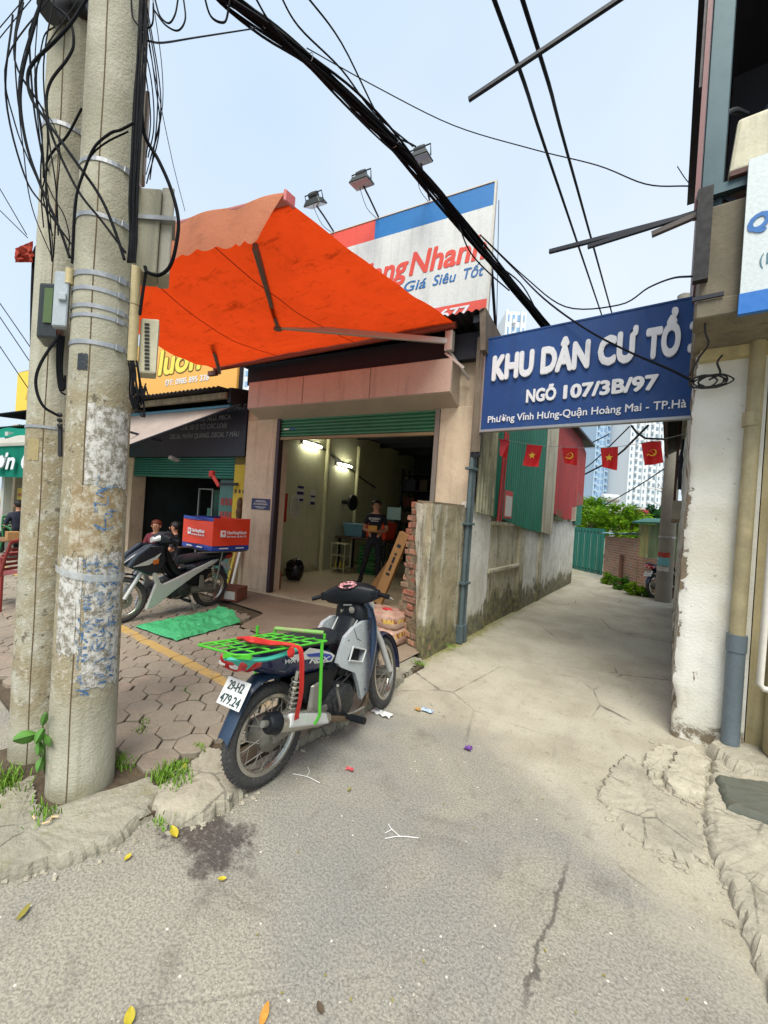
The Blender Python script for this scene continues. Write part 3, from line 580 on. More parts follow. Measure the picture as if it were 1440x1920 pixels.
def core_fn(u, v):
    z = v * (H_ - .02); e_ = stub_edge(z) - .03
    if u < .6: p = c0 + ex * (e_ * u / .6) + ey * .04
    else: p = c0 + ex * e_ + ey * .04 + V((0, .72 * (u - .6) / .4, 0))
    return p + V((0, 0, z)) + (-ey) * (.018 * noise.noise(V((p.x * 16, z * 14, 3))) + .012 * noise.noise(V((p.x * 40, z * 40, 8))))
mb.grid(core_fn, 40, 60); mb.box(-2.5, AX - .03, 4.1, 4.74, 0, H_ - .03)
obj('core', mb, MORT, wb, recalc=False, smooth=60)
# render skin: near face part and alley face
def skin(u, v):
    z = -.02 + v * H_; lim = Lx * (.14 + .34 * v) + .03 * noise.noise(V((z * 5, 7, 0)))
    if u < .45:
        f = 1 - u / .45; p = c0 + ex * lim * f
    else: p = c0.lerp(t1, (u - .45) / .55)
    off = .012 * noise.noise(V((p.x * 5, p.y * 5, z * 4))) + .006 * noise.noise(V((p.x * 17, p.y * 17, z * 15)))
    nrm = -ey if u < .45 else V((1, 0, 0))
    return p + nrm * (.008 + off) + V((0, 0, z + (.012 * noise.noise(V((p.y * 9, p.x * 9, 5))) if v == 1 else 0)))
obj('render', MB().grid(skin, 40, 40), STUC, wb, smooth=60, recalc=False)
topm = MB(); topm.hexa([c0 + V((0, 0, H_ - .05)) + ex * .0, c0 + ex * Lx * .44 + V((0, 0, H_ - .05)), V((-2.3, 4.74, H_ - .05)), V((AX, 4.74, H_ - .05)), c0 + V((0, .01, H_ + .004)), c0 + ex * Lx * .46 + V((0, 0, H_ + .012)), V((-2.3, 4.74, H_ + .012)), V((AX - .01, 4.74, H_ + .012))]); obj('cap', topm, MORT, wb)
bz = 0
for r in range(22):
    z = .01 + r * .079; x = Lx * (.12 + .33 * z / H_); e_ = stub_edge(z); first = True
    x -= .1 * (r % 2) * .5
    while x < e_ - .03:
        L_ = rnd.choice([.1, .2, .15, .07]) if not first else rnd.uniform(.08, .2); L_ = min(L_, e_ - x + rnd.uniform(-.01, .03)); first = False
        if L_ < .04: break
        pr = rnd.uniform(-.022, .018); h_ = .062 + rnd.uniform(-.008, .006)
        b = MB(); cx = c0 + ex * (x + L_ / 2) + ey * (.092 - pr * .6) + V((0, 0, z + h_ / 2)); rx = Matrix.Rotation(rnd.gauss(0, .035), 3, 'Y')
        b.ob(cx, rx @ (ex * (L_ / 2 - .004)), ey * .06, rx @ V((0, 0, h_ / 2)))
        b.v = [tuple(V(p) + V((rnd.gauss(0, .004), rnd.gauss(0, .006), rnd.gauss(0, .003)))) for p in b.v]
        if rnd.random() > .06: obj('brick', b, rnd.choice(BRK), wb, bevel=.006)
        x += L_ + .012
# side of the stub, towards the forecourt
for r in range(21):
    z = .01 + r * .079; y = .06 + (.1 if r % 2 else 0)
    while y < .6:
        L_ = .2; b = MB(); p = c1.lerp(V((-2.5, c1.y, 0)), z / H_) + V((.045 + rnd.uniform(-.01, .01), y + L_ / 2, z + .031))
        b.ob(p, (.04, 0, 0), (0, L_ / 2 - .005, 0), (0, 0, .031)); obj('brick', b, rnd.choice(BRK), wb, bevel=.005); y += L_ + .012
# drain pipes
PIPEG = W('grey_pvc', S(88, 106, 110, .75), .5, .7, 5, .6, dirt=.25, streak=.3)
for (px, r_, lb) in ((0, .032, 'grey drain pipe with a square shoe where the mossy stub meets the alley wall'), (.11, .020, 'thinner grey pipe strapped beside the drain pipe at the alley mouth')):
    t = thing('drain_pipe', lb, 'pipe', (AX + .05, 4.72 + px, 0))
    obj('pipe', MB().tube([(AX + .05, 4.72 + px, .22), (AX + .05, 4.74 + px, 2.9)], r_, 12), PIPEG, t, smooth=True)
    obj('shoe', MB().box(AX + .01, AX + .09, 4.685 + px, 4.755 + px, .005, .24), PIPEG, t, bevel=.01)
    for z in (.75, 1.5, 2.2): obj('clip', MB().box(AX - .01, AX + .1, 4.70 + px - r_, 4.70 + px + r_ * 1.8, z, z + .03), PIPEG, t, bevel=.004)

ALB = thing('alley_building', 'shed along the alley with a stained concrete base and corrugated sheet walls', 'shed', (AX - .5, 8.5, 0))
CW = stained('alley_concrete', S(226, 226, 218, .92), S(204, 202, 190, .9), S(236, 236, 230, .92), S(120, 114, 98, .84), .5, .5, .42, 3, .9)
CW2 = stained('alley_render', S(206, 200, 176, .9), S(176, 168, 138, .88), S(222, 218, 204, .9), S(84, 78, 62, .84), .5, .85, .6, 7, .9)
def ypx(px, py=1050): return onx(px, py, AX).y
ys = [4.87, ypx(917, 1040), ypx(972, 1040), ypx(982, 1040), ypx(1008, 1040), ypx(1016, 1040), ypx(1050, 1040), 12.08]
tops = [1.72, 1.70, 1.70, 1.62, 1.62, 1.70, 1.95, 1.95]
for i in range(7):
    off = [0, -.028, .012, 0, .022, 0, .006][i]; mm = [CW, CW2, CW2, CW, CW2, CW, CW][i]
    obj('base_panel', MB().box(AX - .2, AX + off, ys[i] + .004, ys[i + 1] - .004, -.05, 1.8), mm, ALB, bevel=.006)
# framed recess of a blocked window
rz0, rz1 = onx(940, 1063, AX).z, onx(940, 985, AX).z; y0_, y1_ = ys[1], ys[2]
obj('blocked_sill', MB().box(AX - .03, AX + .035, y0_ - .03, y1_ + .02, rz0 - .05, rz0), CW2, ALB, bevel=.006)
obj('blocked_lintel', MB().box(AX - .03, AX + .03, y0_ - .02, y1_ + .05, rz1, rz1 + .06), CW2, ALB, bevel=.006)
obj('end_wall', MB().box(-6, AX - .2, 11.9, 12.08, -.05, 3.9), CW, ALB)
def corr(mb, p, along, up, L_, H0, H1, pitch=.075, amp=.011, nrm=V((1, 0, 0)), z0b=0., trap=True, ny=1):
    """a profiled sheet standing on its edge; H0/H1 are the top heights at its two ends"""
    n = max(2, int(L_ / pitch)) ; prof = []
    for i in range(n):
        for f, d in ((0, 0), (.28, 0), (.4, 1), (.72, 1), (.85, 0)) if trap else [(k / 6, .5 + .5 * math.sin(2 * math.pi * k / 6)) for k in range(6)]:
            prof.append(((i + f) / n, d * amp))
    prof.append((1, 0)); p, along, up = V(p), V(along).normalized(), V(up)
    vs = []; 
    for t_, d in prof: vs.append(p + along * (t_ * L_) + nrm * d + up * (z0b * t_))
    for t_, d in prof: vs.append(p + along * (t_ * L_) + nrm * d + up * (H0 + (H1 - H0) * t_))
    k = len(prof); mb.add(vs, [(i, i + 1, k + i + 1, k + i) for i in range(k - 1)])
    return mb
def sheet(name, y0, y1, zb0, zb1, zt0, zt1, m, off=.03, parent=None, label=None, pitch=.10, trap=True):
    mb = MB(); corr(mb, (AX + off, y0, zb0), (0, 1, 0), (0, 0, 1), y1 - y0, zt0 - zb0, zt1 - zb0, pitch, .02, z0b=zb1 - zb0, trap=trap)
    return obj(name, mb, m, parent or ALB, recalc=False, smooth=30, label=label)
G_T = W('sheet_teal', S(28, 122, 98, .8), .5, .75, 1.8, .5, 40, .06, .002, streak=.25, metal=.1)
R_T = W('sheet_red', S(172, 56, 56, .8), .6, .75, 1.8, .6, 40, .08, .002, streak=.3, dirt=.25, dirtcol=S(140, 90, 80))
C_T = W('sheet_cream', S(190, 186, 164, .8), .55, .75, 1.8, .6, 40, .08, .002, streak=.5, dirt=.3, dirtcol=S(142, 90, 54))
M_T = W('sheet_mossy', S(182, 180, 150, .8), .8, .5, 3, .8, 40, .2, .004, streak=.7, dirt=.5, dirtcol=S(88, 92, 52))
sheet('wall_sheet', 4.97, 5.62, 1.68, 1.64, 3.9, 3.9, M_T, .04, label='pale corrugated sheet blotched with moss')
sheet('wall_sheet', 5.60, 5.86, 1.63, 1.62, 3.9, 3.9, G_T, .034)
sheet('wall_sheet', 5.86, 6.75, 1.63, 1.53, 3.9, 3.9, G_T, .03)
sheet('wall_sheet', 6.73, 7.62, 1.53, 1.44, 3.9, 3.9, G_T, .036)
sheet('wall_sheet', 7.6, 8.35, 1.46, 1.40, 3.9, 3.92, G_T, .03)
sheet('wall_sheet', 8.3, 8.8, 1.42, 1.38, 3.9, 3.92, C_T, .05, pitch=.2, label='narrow cream strip of ribbed sheet')
sheet('wall_sheet', 8.78, 9.3, 1.38, 1.36, 3.9, 3.94, C_T, .044, pitch=.2, label='cream ribbed sheet with rust runs')
sheet('wall_sheet', 9.25, 10.5, 1.82, 1.72, 3.98, 4.02, R_T, .05, label='red ribbed sheet')
sheet('wall_sheet', 10.45, 11.6, 1.72, 1.76, 4.02, 4.0, R_T, .056, label='red ribbed sheet')
sheet('wall_sheet', 11.55, 12.7, 2.1, 2.22, 4.0, 3.7, R_T, .05, label='red ribbed sheet with a raised foot')
sheet('patch_sheet', 9.4, 10.2, 1.70, 1.66, 1.95, 1.9, W('patch_olive', S(92, 104, 72, .8), .7), .045, label='olive patch under the red sheets')
sheet('patch_sheet', 11.1, 11.75, 1.7, 1.72, 2.05, 2.1, C_T, .06)
sheet('patch_sheet', 11.7, 12.65, 1.62, 1.6, 2.5, 2.4, G_T, .045, label='teal patch at the corner')
obj('roof_edge', MB().beam((AX + .02, 9.0, 4.03), (AX + .1, 12.9, 3.93), .3, .06), DARKM, ALB)
obj('roof_edge', MB().box(AX - 3, AX + .1, 5.0, 9.0, 3.92, 3.98), DARKM, ALB)
obj('roof_sheet', MB().hexa([(-6, 9, 4.2), (AX, 9, 4.0), (AX, 12.85, 3.9), (-6, 12.85, 4.1), (-6, 9, 4.24), (AX, 9, 4.04), (AX, 12.85, 3.94), (-6, 12.85, 4.14)]), DARKM, ALB)
# red flag pole and notice on the sheets
t = thing('red_post', 'thin red painted steel post in front of the teal corrugated sheets', 'post', (AX + .08, 5.75, 1.6))
obj('shaft', MB().tube([(AX + .08, 5.74, 1.58), (AX + .09, 5.80, 2.9)], .022, 8), plain('red_paint', S(176, 44, 50, .8), .5), t); obj('rail', MB().tube([(AX + .08, 5.86, 1.58), (AX + .09, 5.92, 2.9)], .012, 8), plain('red_paint', S(176, 44, 50, .8), .5), t)
nn = thing('notice', 'white notice with a red heading pinned to the teal corrugated sheet', 'notice', (AX + .06, 6.1, 1.62))
obj('sheet', MB().box(AX + .05, AX + .054, 6.05, 6.42, 1.63, 2.06), plain('notice_red', S(214, 66, 56, .8), .6), nn); obj('print', MB().box(AX + .0545, AX + .057, 6.09, 6.40, 1.66, 1.98), PAPER, nn)

# ================================================================ BLUE ALLEY SIGN
SY = 4.68
sg = thing('alley_sign', 'large blue residential area sign with raised white letters spanning the alley mouth', 'sign', (-1.0, SY, 2.66))
SB = W('sign_blue', S(0, 70, 142, .72), .6, .8, 1.5, .5, 30, .04, .001, streak=.18, dirt=.08, dirtcol=S(120, 130, 140))
L0 = ony(906, 808, SY); zt, zb = 3.80, 2.69
obj('panel', MB().box(-1.955, .55, SY, SY + .045, zb, zt), SB, sg)
AL = plain('aluminium', S(176, 178, 180, .8), .35, .6)
obj('frame', MB().box(-1.965, .56, SY - .012, SY + .055, zb - .035, zb - .002), AL, sg, bevel=.004)
obj('frame', MB().box(-1.965, .56, SY - .006, SY + .05, zt + .001, zt + .018), SB, sg); obj('frame', MB().box(-1.972, -1.957, SY - .008, SY + .05, zb - .036, zt + .018), AL, sg)
WL = plain('letter_white', S(232, 232, 236, .85), .35)
def sx(px, py): return ony(px, py, SY - .005).x
def sz(px, py): return ony(px, py, SY - .005).z
RX, UZ = V((1, 0, 0)), V((0, 0, 1))
b1, h1 = sz(923, 716), sz(928, 666) - sz(923, 716)
for tx, p0_, p1_, py in (('KHU', 924, 1001, 690), ('DÂN', 1015, 1106, 675), ('CƯ', 1122, 1195, 655), ('TỔ', 1211, 1276, 640)):
    x0, x1 = sx(p0_, py), sx(p1_, py); letters(tx, (x0, SY - .001, b1), RX, UZ, x1 - x0, h1, WL, sg, bold=.06, depth=.025)
letters('3', (sx(1290, 640), SY - .001, b1), RX, UZ, .16, h1, WL, sg, bold=.06, depth=.025)
b2, h2 = sz(987, 756), sz(990, 730) - sz(987, 756)
for tx, p0_, p1_, py in (('NGÕ', 987, 1043, 745), ('107/3B/97', 1057, 1234, 730)):
    x0, x1 = sx(p0_, py), sx(p1_, py); letters(tx, (x0, SY - .001, b2), RX, UZ, x1 - x0, h2, WL, sg, bold=.045, depth=.018)
b3, h3 = sz(915, 793), sz(917, 780) - sz(915, 793)
x0, x1 = sx(915, 785), sx(1287, 765); letters('Phường Vĩnh Hưng-Quận Hoàng Mai - TP.Hà', (x0, SY - .001, b3), RX, UZ, x1 - x0, h3, WL, sg, bold=.014, depth=.006)
letters('Nội', (x1 + .03, SY - .001, b3), RX, UZ, .16, h3, WL, sg, bold=.014, depth=.006)
t = thing('sign_post', 'weathered ribbed metal post holding the blue sign at the alley wall', 'post', (-2.0, SY, 2.4))
mb = MB(); corr(mb, (-2.09, SY + .02, 2.42), (1, .0, 0), (0, 0, 1), .13, 1.45, 1.45, .045, .012, V((0, -1, 0))); obj('ribbed_sheet', mb, W('post_tin', S(150, 138, 120, .7), .6, .6, 4, .6, streak=.5, metal=.3), t, recalc=False); obj('upright', MB().box(-2.08, -1.97, SY + .022, SY + .07, 2.36, 3.9), DARKM, t)

# ================================================================ FLAGS
FR = plain('flag_red', S(222, 22, 28, .9), .6, 0, .08, 12, Sheen_Weight=.1); FY = plain('flag_yellow', S(246, 204, 60, .95), .6)
FY_ = 5.0
fl = [((936, 822), (955, 826), (950, 858), (942, 858), 'fold'), ((988, 833), (1017, 836), (1010, 876), (981, 873), 'star'), ((1054, 839), (1084, 840), (1081, 873), (1058, 868), 'sickle'), ((1126, 840), (1159, 838), (1157, 882), (1129, 876), 'star'), ((1202, 830), (1239, 826), (1244, 868), (1209, 873), 'sickle')]
def star_pts(c, r):
    return [c + V((math.sin(i * math.pi / 5) * (r if i % 2 == 0 else r * .42), 0, math.cos(i * math.pi / 5) * (r if i % 2 == 0 else r * .42))) for i in range(10)]
labs = ['red pennant folded over on itself on the string under the blue sign', 'red flag with a yellow star hanging before the teal sheets', 'red hammer and sickle flag hanging before the red sheets', 'red flag with a yellow star hanging before the far tower', 'red hammer and sickle flag hanging beside the dark canopy']
for i, (a, b, c, d, k) in enumerate(fl):
    A_, B_, C_, D_ = [ony(p[0], p[1], FY_) for p in (a, b, c, d)]
    t = thing('flag', labs[i], 'flag', (A_ + B_) / 2, group='flags strung across the alley')
    def fn(u, v): 
        p = A_.lerp(B_, u).lerp(D_.lerp(C_, u), v); return p + V((0, .018 * math.sin(u * 7 + i * 2 + v * 3) * (.3 + v), 0))
    obj('cloth', MB().grid(fn, 10, 10), FR, t, smooth=True, recalc=False)
    if k == 'fold': obj('cloth', MB().grid(lambda u, v: A_.lerp(B_, .3 + .9 * u * (1 - v * .7)) + V((0, -.04 - .03 * math.sin(v * 3), -.02 - v * .2)), 6, 8), plain('flag_pink', S(226, 70, 78, .9), .6), t, smooth=True, recalc=False)
    ctr = (A_ + B_ + C_ + D_) / 4 + V((0, -.03, 0)); r_ = (B_ - A_).length * .24
    if k == 'star':
        P_ = star_pts(ctr, r_); mb = MB(); mb.add([ctr] + P_, [(0, j + 1, (j + 1) % 10 + 1) for j in range(10)]); obj('star', mb, FY, t, recalc=False)
    if k == 'sickle':
        mb = MB(); arc = [ctr + V((math.cos(a_) * r_ * .8, 0, math.sin(a_) * r_ * .8)) for a_ in [math.radians(q_) for q_ in range(-150, 91, 20)]]
        mb.tube(arc, [r_ * .06 + r_ * .13 * math.sin(math.pi * j / (len(arc) - 1)) for j in range(len(arc))], 6)
        mb.beam(arc[0], arc[0] + V((-r_ * .4, 0, -r_ * .3)), r_ * .2, r_ * .2, (0, 1, 0))
        mb.beam(ctr + V((-r_ * .45, -.004, r_ * .42)), ctr + V((r_ * .75, -.004, -r_ * .75)), r_ * .04, r_ * .2, (0, 1, 0)); mb.beam(ctr + V((-r_ * .8, -.005, r_ * .1)), ctr + V((-r_ * .1, -.005, r_ * .72)), r_ * .04, r_ * .34, (0, 1, 0))
        obj('emblem', mb, FY, t, recalc=False)
sp_ = [ony(px, py, FY_) for px, py in ((905, 812), (936, 822), (1003, 834), (1070, 839), (1142, 839), (1220, 828), (1292, 812))]
single('flag_string', MB().tube(sp_, .003, 5, smooth=5), plain('string', S(180, 190, 190, .7), .7), 'thin pale string carrying the five red flags', 'string')
# ================================================================ FAR END OF THE ALLEY
GATE = W('gate_teal', S(22, 122, 106, .8), .5, .85, 1.2, .4, 40, .05, .002, streak=.15, moss=.12, mosscol=S(30, 66, 58))
t = thing('metal_gate', 'teal ribbed metal gate closing a plot at the bend of the alley', 'gate', (-2.3, 15.7, 0))
ga, gb = V((-3.6, 16.9, .02)), V((-1.70, 15.0, .02)); dv = (gb - ga); n_ = 8
for i in range(n_):
    mb = MB(); corr(mb, ga + dv * (i / n_), dv, (0, 0, 1), dv.length / n_ - .006, 1.53, 1.53, .17, .02, V((dv.y, -dv.x, 0)).normalized() * (1 if dv.y < 0 else -1)); obj('gate_sheet', mb, GATE, t, recalc=False)
obj('gate_frame', MB().beam(ga + V((0, .03, .1)), gb + V((0, .03, .1)), .05, .05), DARKM, t); obj('gate_frame', MB().beam(ga + V((0, .03, 1.4)), gb + V((0, .03, 1.4)), .05, .05), DARKM, t)
def m_brickwall(name, c1, c2, mor):
    q = NT(name); b = q.n('TexBrick'); uv = q.n('TexCoord').outputs['UV']; q.put(b.inputs['Vector'], q.map((1, 1, 1), co=uv)); b.inputs['Scale'].default_value = 1; b.inputs['Brick Width'].default_value = .22; b.inputs['Row Height'].default_value = .075; b.inputs['Mortar Size'].default_value = .009
    q.put(b.inputs['Color1'], c1); q.put(b.inputs['Color2'], c2); q.put(b.inputs['Mortar'], mor); b.inputs['Bias'].default_value = 0
    c = q.mix(q.ramp(q.noise(3, 5, .7), .5, .7, 0, .7), b.outputs['Color'], S(168, 156, 140, .8)); c = q.mix(q.ramp(q.noise(1.4, 4), .5, .7, 0, .5), c, S(92, 78, 60))
    return q.out(c, .9, q.bump(b.outputs['Fac'], .6, .01))
BW = m_brickwall('far_brick', S(184, 128, 106, .82), S(150, 108, 92, .82), S(176, 166, 148, .82))
def brick_run(name, a, b, h0, h1, th, lb):
    a, b = V(a), V(b); d = b - a; nrm = V((-d.y, d.x, 0)).normalized(); L_ = d.length; t = thing(name, lb, 'wall', (a + b) / 2)
    me = mesh_of('brickwork', MB().hexa([a, b, b + nrm * th, a + nrm * th, a + V((0, 0, h0)), b + V((0, 0, h1)), b + nrm * th + V((0, 0, h1)), a + nrm * th + V((0, 0, h0))]))
    uv = me.uv_layers.new(name='UVMap')
    for l in me.loops:
        p = me.vertices[l.vertex_index].co; uv.data[l.index].uv = ((p - a).dot(d.normalized()) + (p - a).dot(nrm), p.z)
    obj('brickwork', me, BW, t); return t
t = brick_run('brick_wall', (-1.62, 14.35, -.05), (-.64, 12.72, -.05), 1.38, 1.42, .22, 'worn red brick wall between the teal gate and the tin shed')
obj('buttress', MB().box(-1.10, -1.03, 13.28, 13.4, 0, .85), W('brick_butt', S(120, 84, 72, .8), .9), t); 
mb = MB().grid(lambda u, v: V((-1.7, 14.4, 1.40)).lerp(V((-.6, 12.68, 1.44)), u) + V((-.16 + .4 * v, -.08 + .22 * v, .02 + .05 * noise.noise(V((u * 6, v * 3, 2))) + (.1 * max(0, u - .5)) * (1 - v))), 24, 6)
single('wall_tarpaulin', mb, W('blue_tarp', S(110, 150, 160, .8), .5, .6, 3, .7), 'faded blue grey tarpaulin thrown over the top of the brick wall', 'tarpaulin', smooth=True, recalc=False)
brick_run('brick_wall', (-.62, 12.70, -.05), (.5, 11.7, -.05), .92, .92, .22, 'low red brick wall carrying the ribbed tin shed')
t = thing('tin_shed', 'small faded green ribbed tin shed standing on the low brick wall', 'shed', (-.1, 12.6, .88))
sa, sb = V((-.66, 12.78, .88)), V((.5, 11.78, .88)); dv = sb - sa; sn = V((dv.y, -dv.x, 0)).normalized()
for i in range(5):
    mb = MB(); corr(mb, sa + dv * (i / 5), dv, (0, 0, 1), dv.length / 5 - .004, .88, .88, .12, .012, sn); obj('wall_sheet', mb, W('shed_sheet_%d' % (i % 2), (S(168, 168, 112, .8), S(132, 156, 116, .8))[i % 2], .6, .7, 3, .5, streak=.5), t, recalc=False)
0 and obj('side_sheet', MB().hexa([sa, sa + V((.05, 0, 0)), sa + V((-.6, 1.2, 0)), sa + V((-.65, 1.2, 0)), sa + V((0, 0, .88)), sa + V((.05, 0, .88)), sa + V((-.6, 1.2, .88)), sa + V((-.65, 1.2, .88))]), G_T, t)
obj('roof', MB().hexa([sa + sn * .12 + V((-.08, 0, .88)), sb + sn * .12 + V((0, 0, .9)), sb - sn * .35 + V((0, 0, 1.0)), sa - sn * .35 + V((-.1, 0, 1.0)), sa + sn * .12 + V((-.08, 0, .93)), sb + sn * .12 + V((0, 0, .95)), sb - sn * .35 + V((0, 0, 1.05)), sa - sn * .35 + V((-.1, 0, 1.05))]), W('shed_roof', S(46, 110, 96, .8), .6), t)
# alley utility pole with stickers
t = thing('utility_pole', 'slim grey concrete pole with torn stickers beside the parked motorbike in the alley', 'pole', (-.03, 11.2, 0))
PC = W('pole_concrete_far', S(150, 146, 134, .8), .9, .75, 4, .5, dirt=.2)
obj('shaft', MB().tube([(-.02, 11.2, -.1), (-.02, 11.2, 3.2), (-.02, 11.2, 7.0)], [.165, .15, .12], 18), PC, t, smooth=True)
for z0, z1, c_ in ((1.02, 1.12, S(190, 66, 56, .8)), (.82, 1.0, S(120, 186, 196, .8)), (.70, .8, S(206, 206, 200, .8))):
    mb = MB(); mb.grid(lambda u, v: (-.02 + .166 * math.cos(R(200 + 95 * u)), 11.2 + .166 * math.sin(R(200 + 95 * u)), z0 + (z1 - z0) * v + .02 * noise.noise(V((u * 4, v * 4, z0 * 9)))), 8, 3); obj('sticker', mb, W('sticker_%d' % int(z0 * 100), c_, .7, .7, 14, .8), t, recalc=False)
obj('band', MB().lathe([(.160, 1.45), (.166, 1.452), (.166, 1.49), (.160, 1.492)], (-.02, 11.2, 0), n=18), AL, t)
# buildings on the far side of the lane (right of it)
BG = W('beige_wall', S(206, 186, 156, .8), .88, .75, 2, .5, 40, .2, .003, moss=.3, mosscol=S(108, 96, 72), streak=.3)
t = thing('beige_house', 'narrow beige plastered house front with a barred balcony deep in the alley', 'house', (1.2, 9.5, 0))
obj('wall', MB().box(.25, 3, 7.5, 10.1, -.05, 1.78), BG, t); obj('wall', MB().box(.16, .34, 9.9, 10.4, -.05, 1.80), BG, t)
obj('balcony_slab', MB().box(.02, 3, 7.2, 10.3, 1.78, 2.05), W('grey_slab', S(178, 168, 150, .8), .9), t)
obj('upper_wall', MB().box(.45, 3, 7.4, 10.2, 2.05, 3.6), W('dim_wall', S(120, 110, 92, .7), .9), t)
RUST = W('rusty_bars', S(92, 56, 50, .8), .7, .6, 12, .7)
for i in range(9): obj('bar', MB().tube([(.05, 7.6 + i * .32, 2.05), (.05, 7.6 + i * .32, 3.3)], .014, 6), RUST, t)
for z in (2.1, 2.7, 3.28): obj('rail', MB().tube([(.05, 7.5, z), (.05, 10.25, z)], .014, 6), RUST, t)
t2 = thing('canopy', 'dark corrugated canopy jutting from the beige house over the lane', 'canopy', (.4, 8.5, 3.3))
fn, n = corr_fn(7.0, 10.6, 0, 1, 0, 0, .1, .012)
obj('canopy_sheet', MB().grid(lambda u, v: (-.16 + v * 1.2, 7.0 + 3.5 * u, 3.22 + v * .62 + .012 * math.sin(u * 220)), 210, 1), W('canopy_tin', S(54, 58, 60, .8), .6), t2, recalc=False)
obj('canopy_frame', MB().beam((-.12, 7.0, 3.2), (-.12, 10.5, 3.2), .04, .05), RUST, t2); obj('canopy_frame', MB().beam((-.12, 7.05, 3.2), (1, 7.05, 3.78), .04, .05), RUST, t2)
laundry = blob((.16, 7.75, 2.62), (.1, .22, .45), 4, .35); single('clothes', laundry, plain('dark_cloth', S(34, 38, 52, .8), .9), 'dark clothes hung against the rusty balcony bars in the alley', 'clothes', smooth=True)
# ================================================================ WHITE CORNER WALL AND THE BUILDING ABOVE IT
WP = NT('peeling_white'); co = WP.co; X, Y, Z = WP.xyz()
n1 = WP.noise(3.2, 6, .7, .4); n2 = WP.noise(16, 5, .7); n3 = WP.noise(50, 3, .6)
wc = WP.mix(WP.ramp(WP.noise(1.5, 4), .35, .7), S(232, 231, 222, .84), S(212, 208, 190, .82))
edge = WP.math('ADD', WP.math('MULTIPLY', WP.math('SUBTRACT', X, .09), 4.0), WP.math('ADD', WP.math('MULTIPLY', WP.math('SUBTRACT', n1, .5), 1.3), WP.math('MULTIPLY', WP.math('SUBTRACT', n2, .5), .35)))
peel = WP.math('MAXIMUM', WP.ramp(edge, .06, .0), WP.math('MULTIPLY', WP.ramp(n1, .655, .675), WP.ramp(Z, 1.1, .4)))
foot = WP.ramp(WP.math('ADD', Z, WP.math('MULTIPLY', WP.math('SUBTRACT', n1, .5), .9)), .22, .05)
peel = WP.math('MAXIMUM', peel, WP.math('MULTIPLY', foot, WP.ramp(n2, .4, .55)))
wc = WP.mix(peel, wc, WP.mix(n2, S(150, 136, 112, .8), S(112, 98, 78, .8)))
wc = WP.mix(WP.math('MULTIPLY', WP.ramp(WP.noise(1, 4, .6, 0, WP.map((10, 10, .8))), .52, .74, 0, .45), WP.ramp(Z, 1.6, .2)), wc, S(150, 142, 116))
wc = WP.mix(WP.ramp(WP.noise(34, 4, .75), .64, .7, 0, .7), wc, S(120, 116, 104))
WP.out(wc, .85, WP.bump(WP.math('ADD', WP.math('MULTIPLY', peel, -2.5), WP.math('ADD', n3, n2)), .5, .008))
WPM = MATS['peeling_white']
cn = thing('corner_building', 'peeling white corner building with a concrete overhang at the mouth of the alley', 'building', (1, 4, 0))
def wfn(u, v):
    # ragged, knocked-off arris on the alley side
    z = -.05 + v * 3.05; x = .10 + u * .42; y = 3.9
    if u == 0: x += .018 * noise.noise(V((z * 7, 1, 0))) + .02 * noise.noise(V((z * 2.2, 5, 0))); y += .02
    if z < .55 and u < .3: x += .03 * noise.noise(V((z * 6, 4, 1)))
    return V((x, y + .006 * noise.noise(V((x * 9, z * 7, 0))), z))
obj('wall', MB().grid(wfn, 14, 90), WPM, cn, smooth=60, recalc=False)
obj('wall', MB().grid(lambda u, v: wfn(0, v) + V((.02 * u, 3.6 * u, 0)) , 10, 90), WPM, cn, smooth=60, recalc=False)
YW = W('yellow_render', S(206, 190, 144, .80), .9, .75, 2.2, .6, 40, .25, .004, streak=.4, moss=.35, mosscol=S(110, 100, 72), dirt=.3, dirtcol=S(206, 200, 180, .8))
obj('wall', MB().box(.53, 3.5, 3.93, 7.4, -.05, 3.0), YW, cn)
obj('pilaster', MB().tube([(.78, 3.86, .06), (.78, 3.86, .12), (.78, 3.87, 1.95)], [.14, .17, .17], 18), YW, cn, smooth=True)
OV = W('overhang_concrete', S(150, 140, 120, .68), .9, .55, 2, .8, 40, .4, .006, streak=.7, dirt=.5, dirtcol=S(108, 92, 70))
obj('overhang', MB().box(.075, 3.5, 3.28, 7.4, 2.985, 3.72), OV, cn, bevel=.012)
obj('overhang_lip', MB().box(.06, 3.5, 3.262, 3.5, 2.98, 3.10), OV, cn, bevel=.01)
obj('soffit_bead', MB().box(.12, 3.5, 3.84, 3.9, 2.90, 2.984), YW, cn)
GALV = W('galvanised', S(84, 104, 110, .7), .5, .75, 6, .5, 25, .05, .001, metal=.6, streak=.2)  # base colour darkened for the shade the post stands in
obj('steel_post', MB().box(.05, .17, 3.34, 3.44, 3.73, 6.6), GALV, cn, bevel=.006)
obj('edge_trim', MB().box(.018, .045, 3.33, 3.40, 3.73, 6.6), plain('trim_red', S(128, 82, 82, .8), .5), cn)
obj('edge_trim', MB().box(.0, .016, 3.35, 3.41, 4.62, 6.6), plain('trim_dark', S(58, 48, 54, .8), .5), cn)
obj('dark_post', MB().box(.035, .115, 3.22, 3.275, 3.22, 3.72), plain('dark_brown', S(26, 22, 26, .7), .7), cn)
obj('dark_post', MB().box(.035, .115, 3.275, 3.335, 3.725, 3.86), plain('dark_brown', S(26, 22, 26, .7), .7), cn)
obj('cross_rail', MB().box(.03, 1.4, 3.29, 3.34, 3.80, 3.86), GALV, cn); obj('cross_rail', MB().box(.12, 1.4, 3.36, 3.41, 3.74, 3.79), RUST, cn)
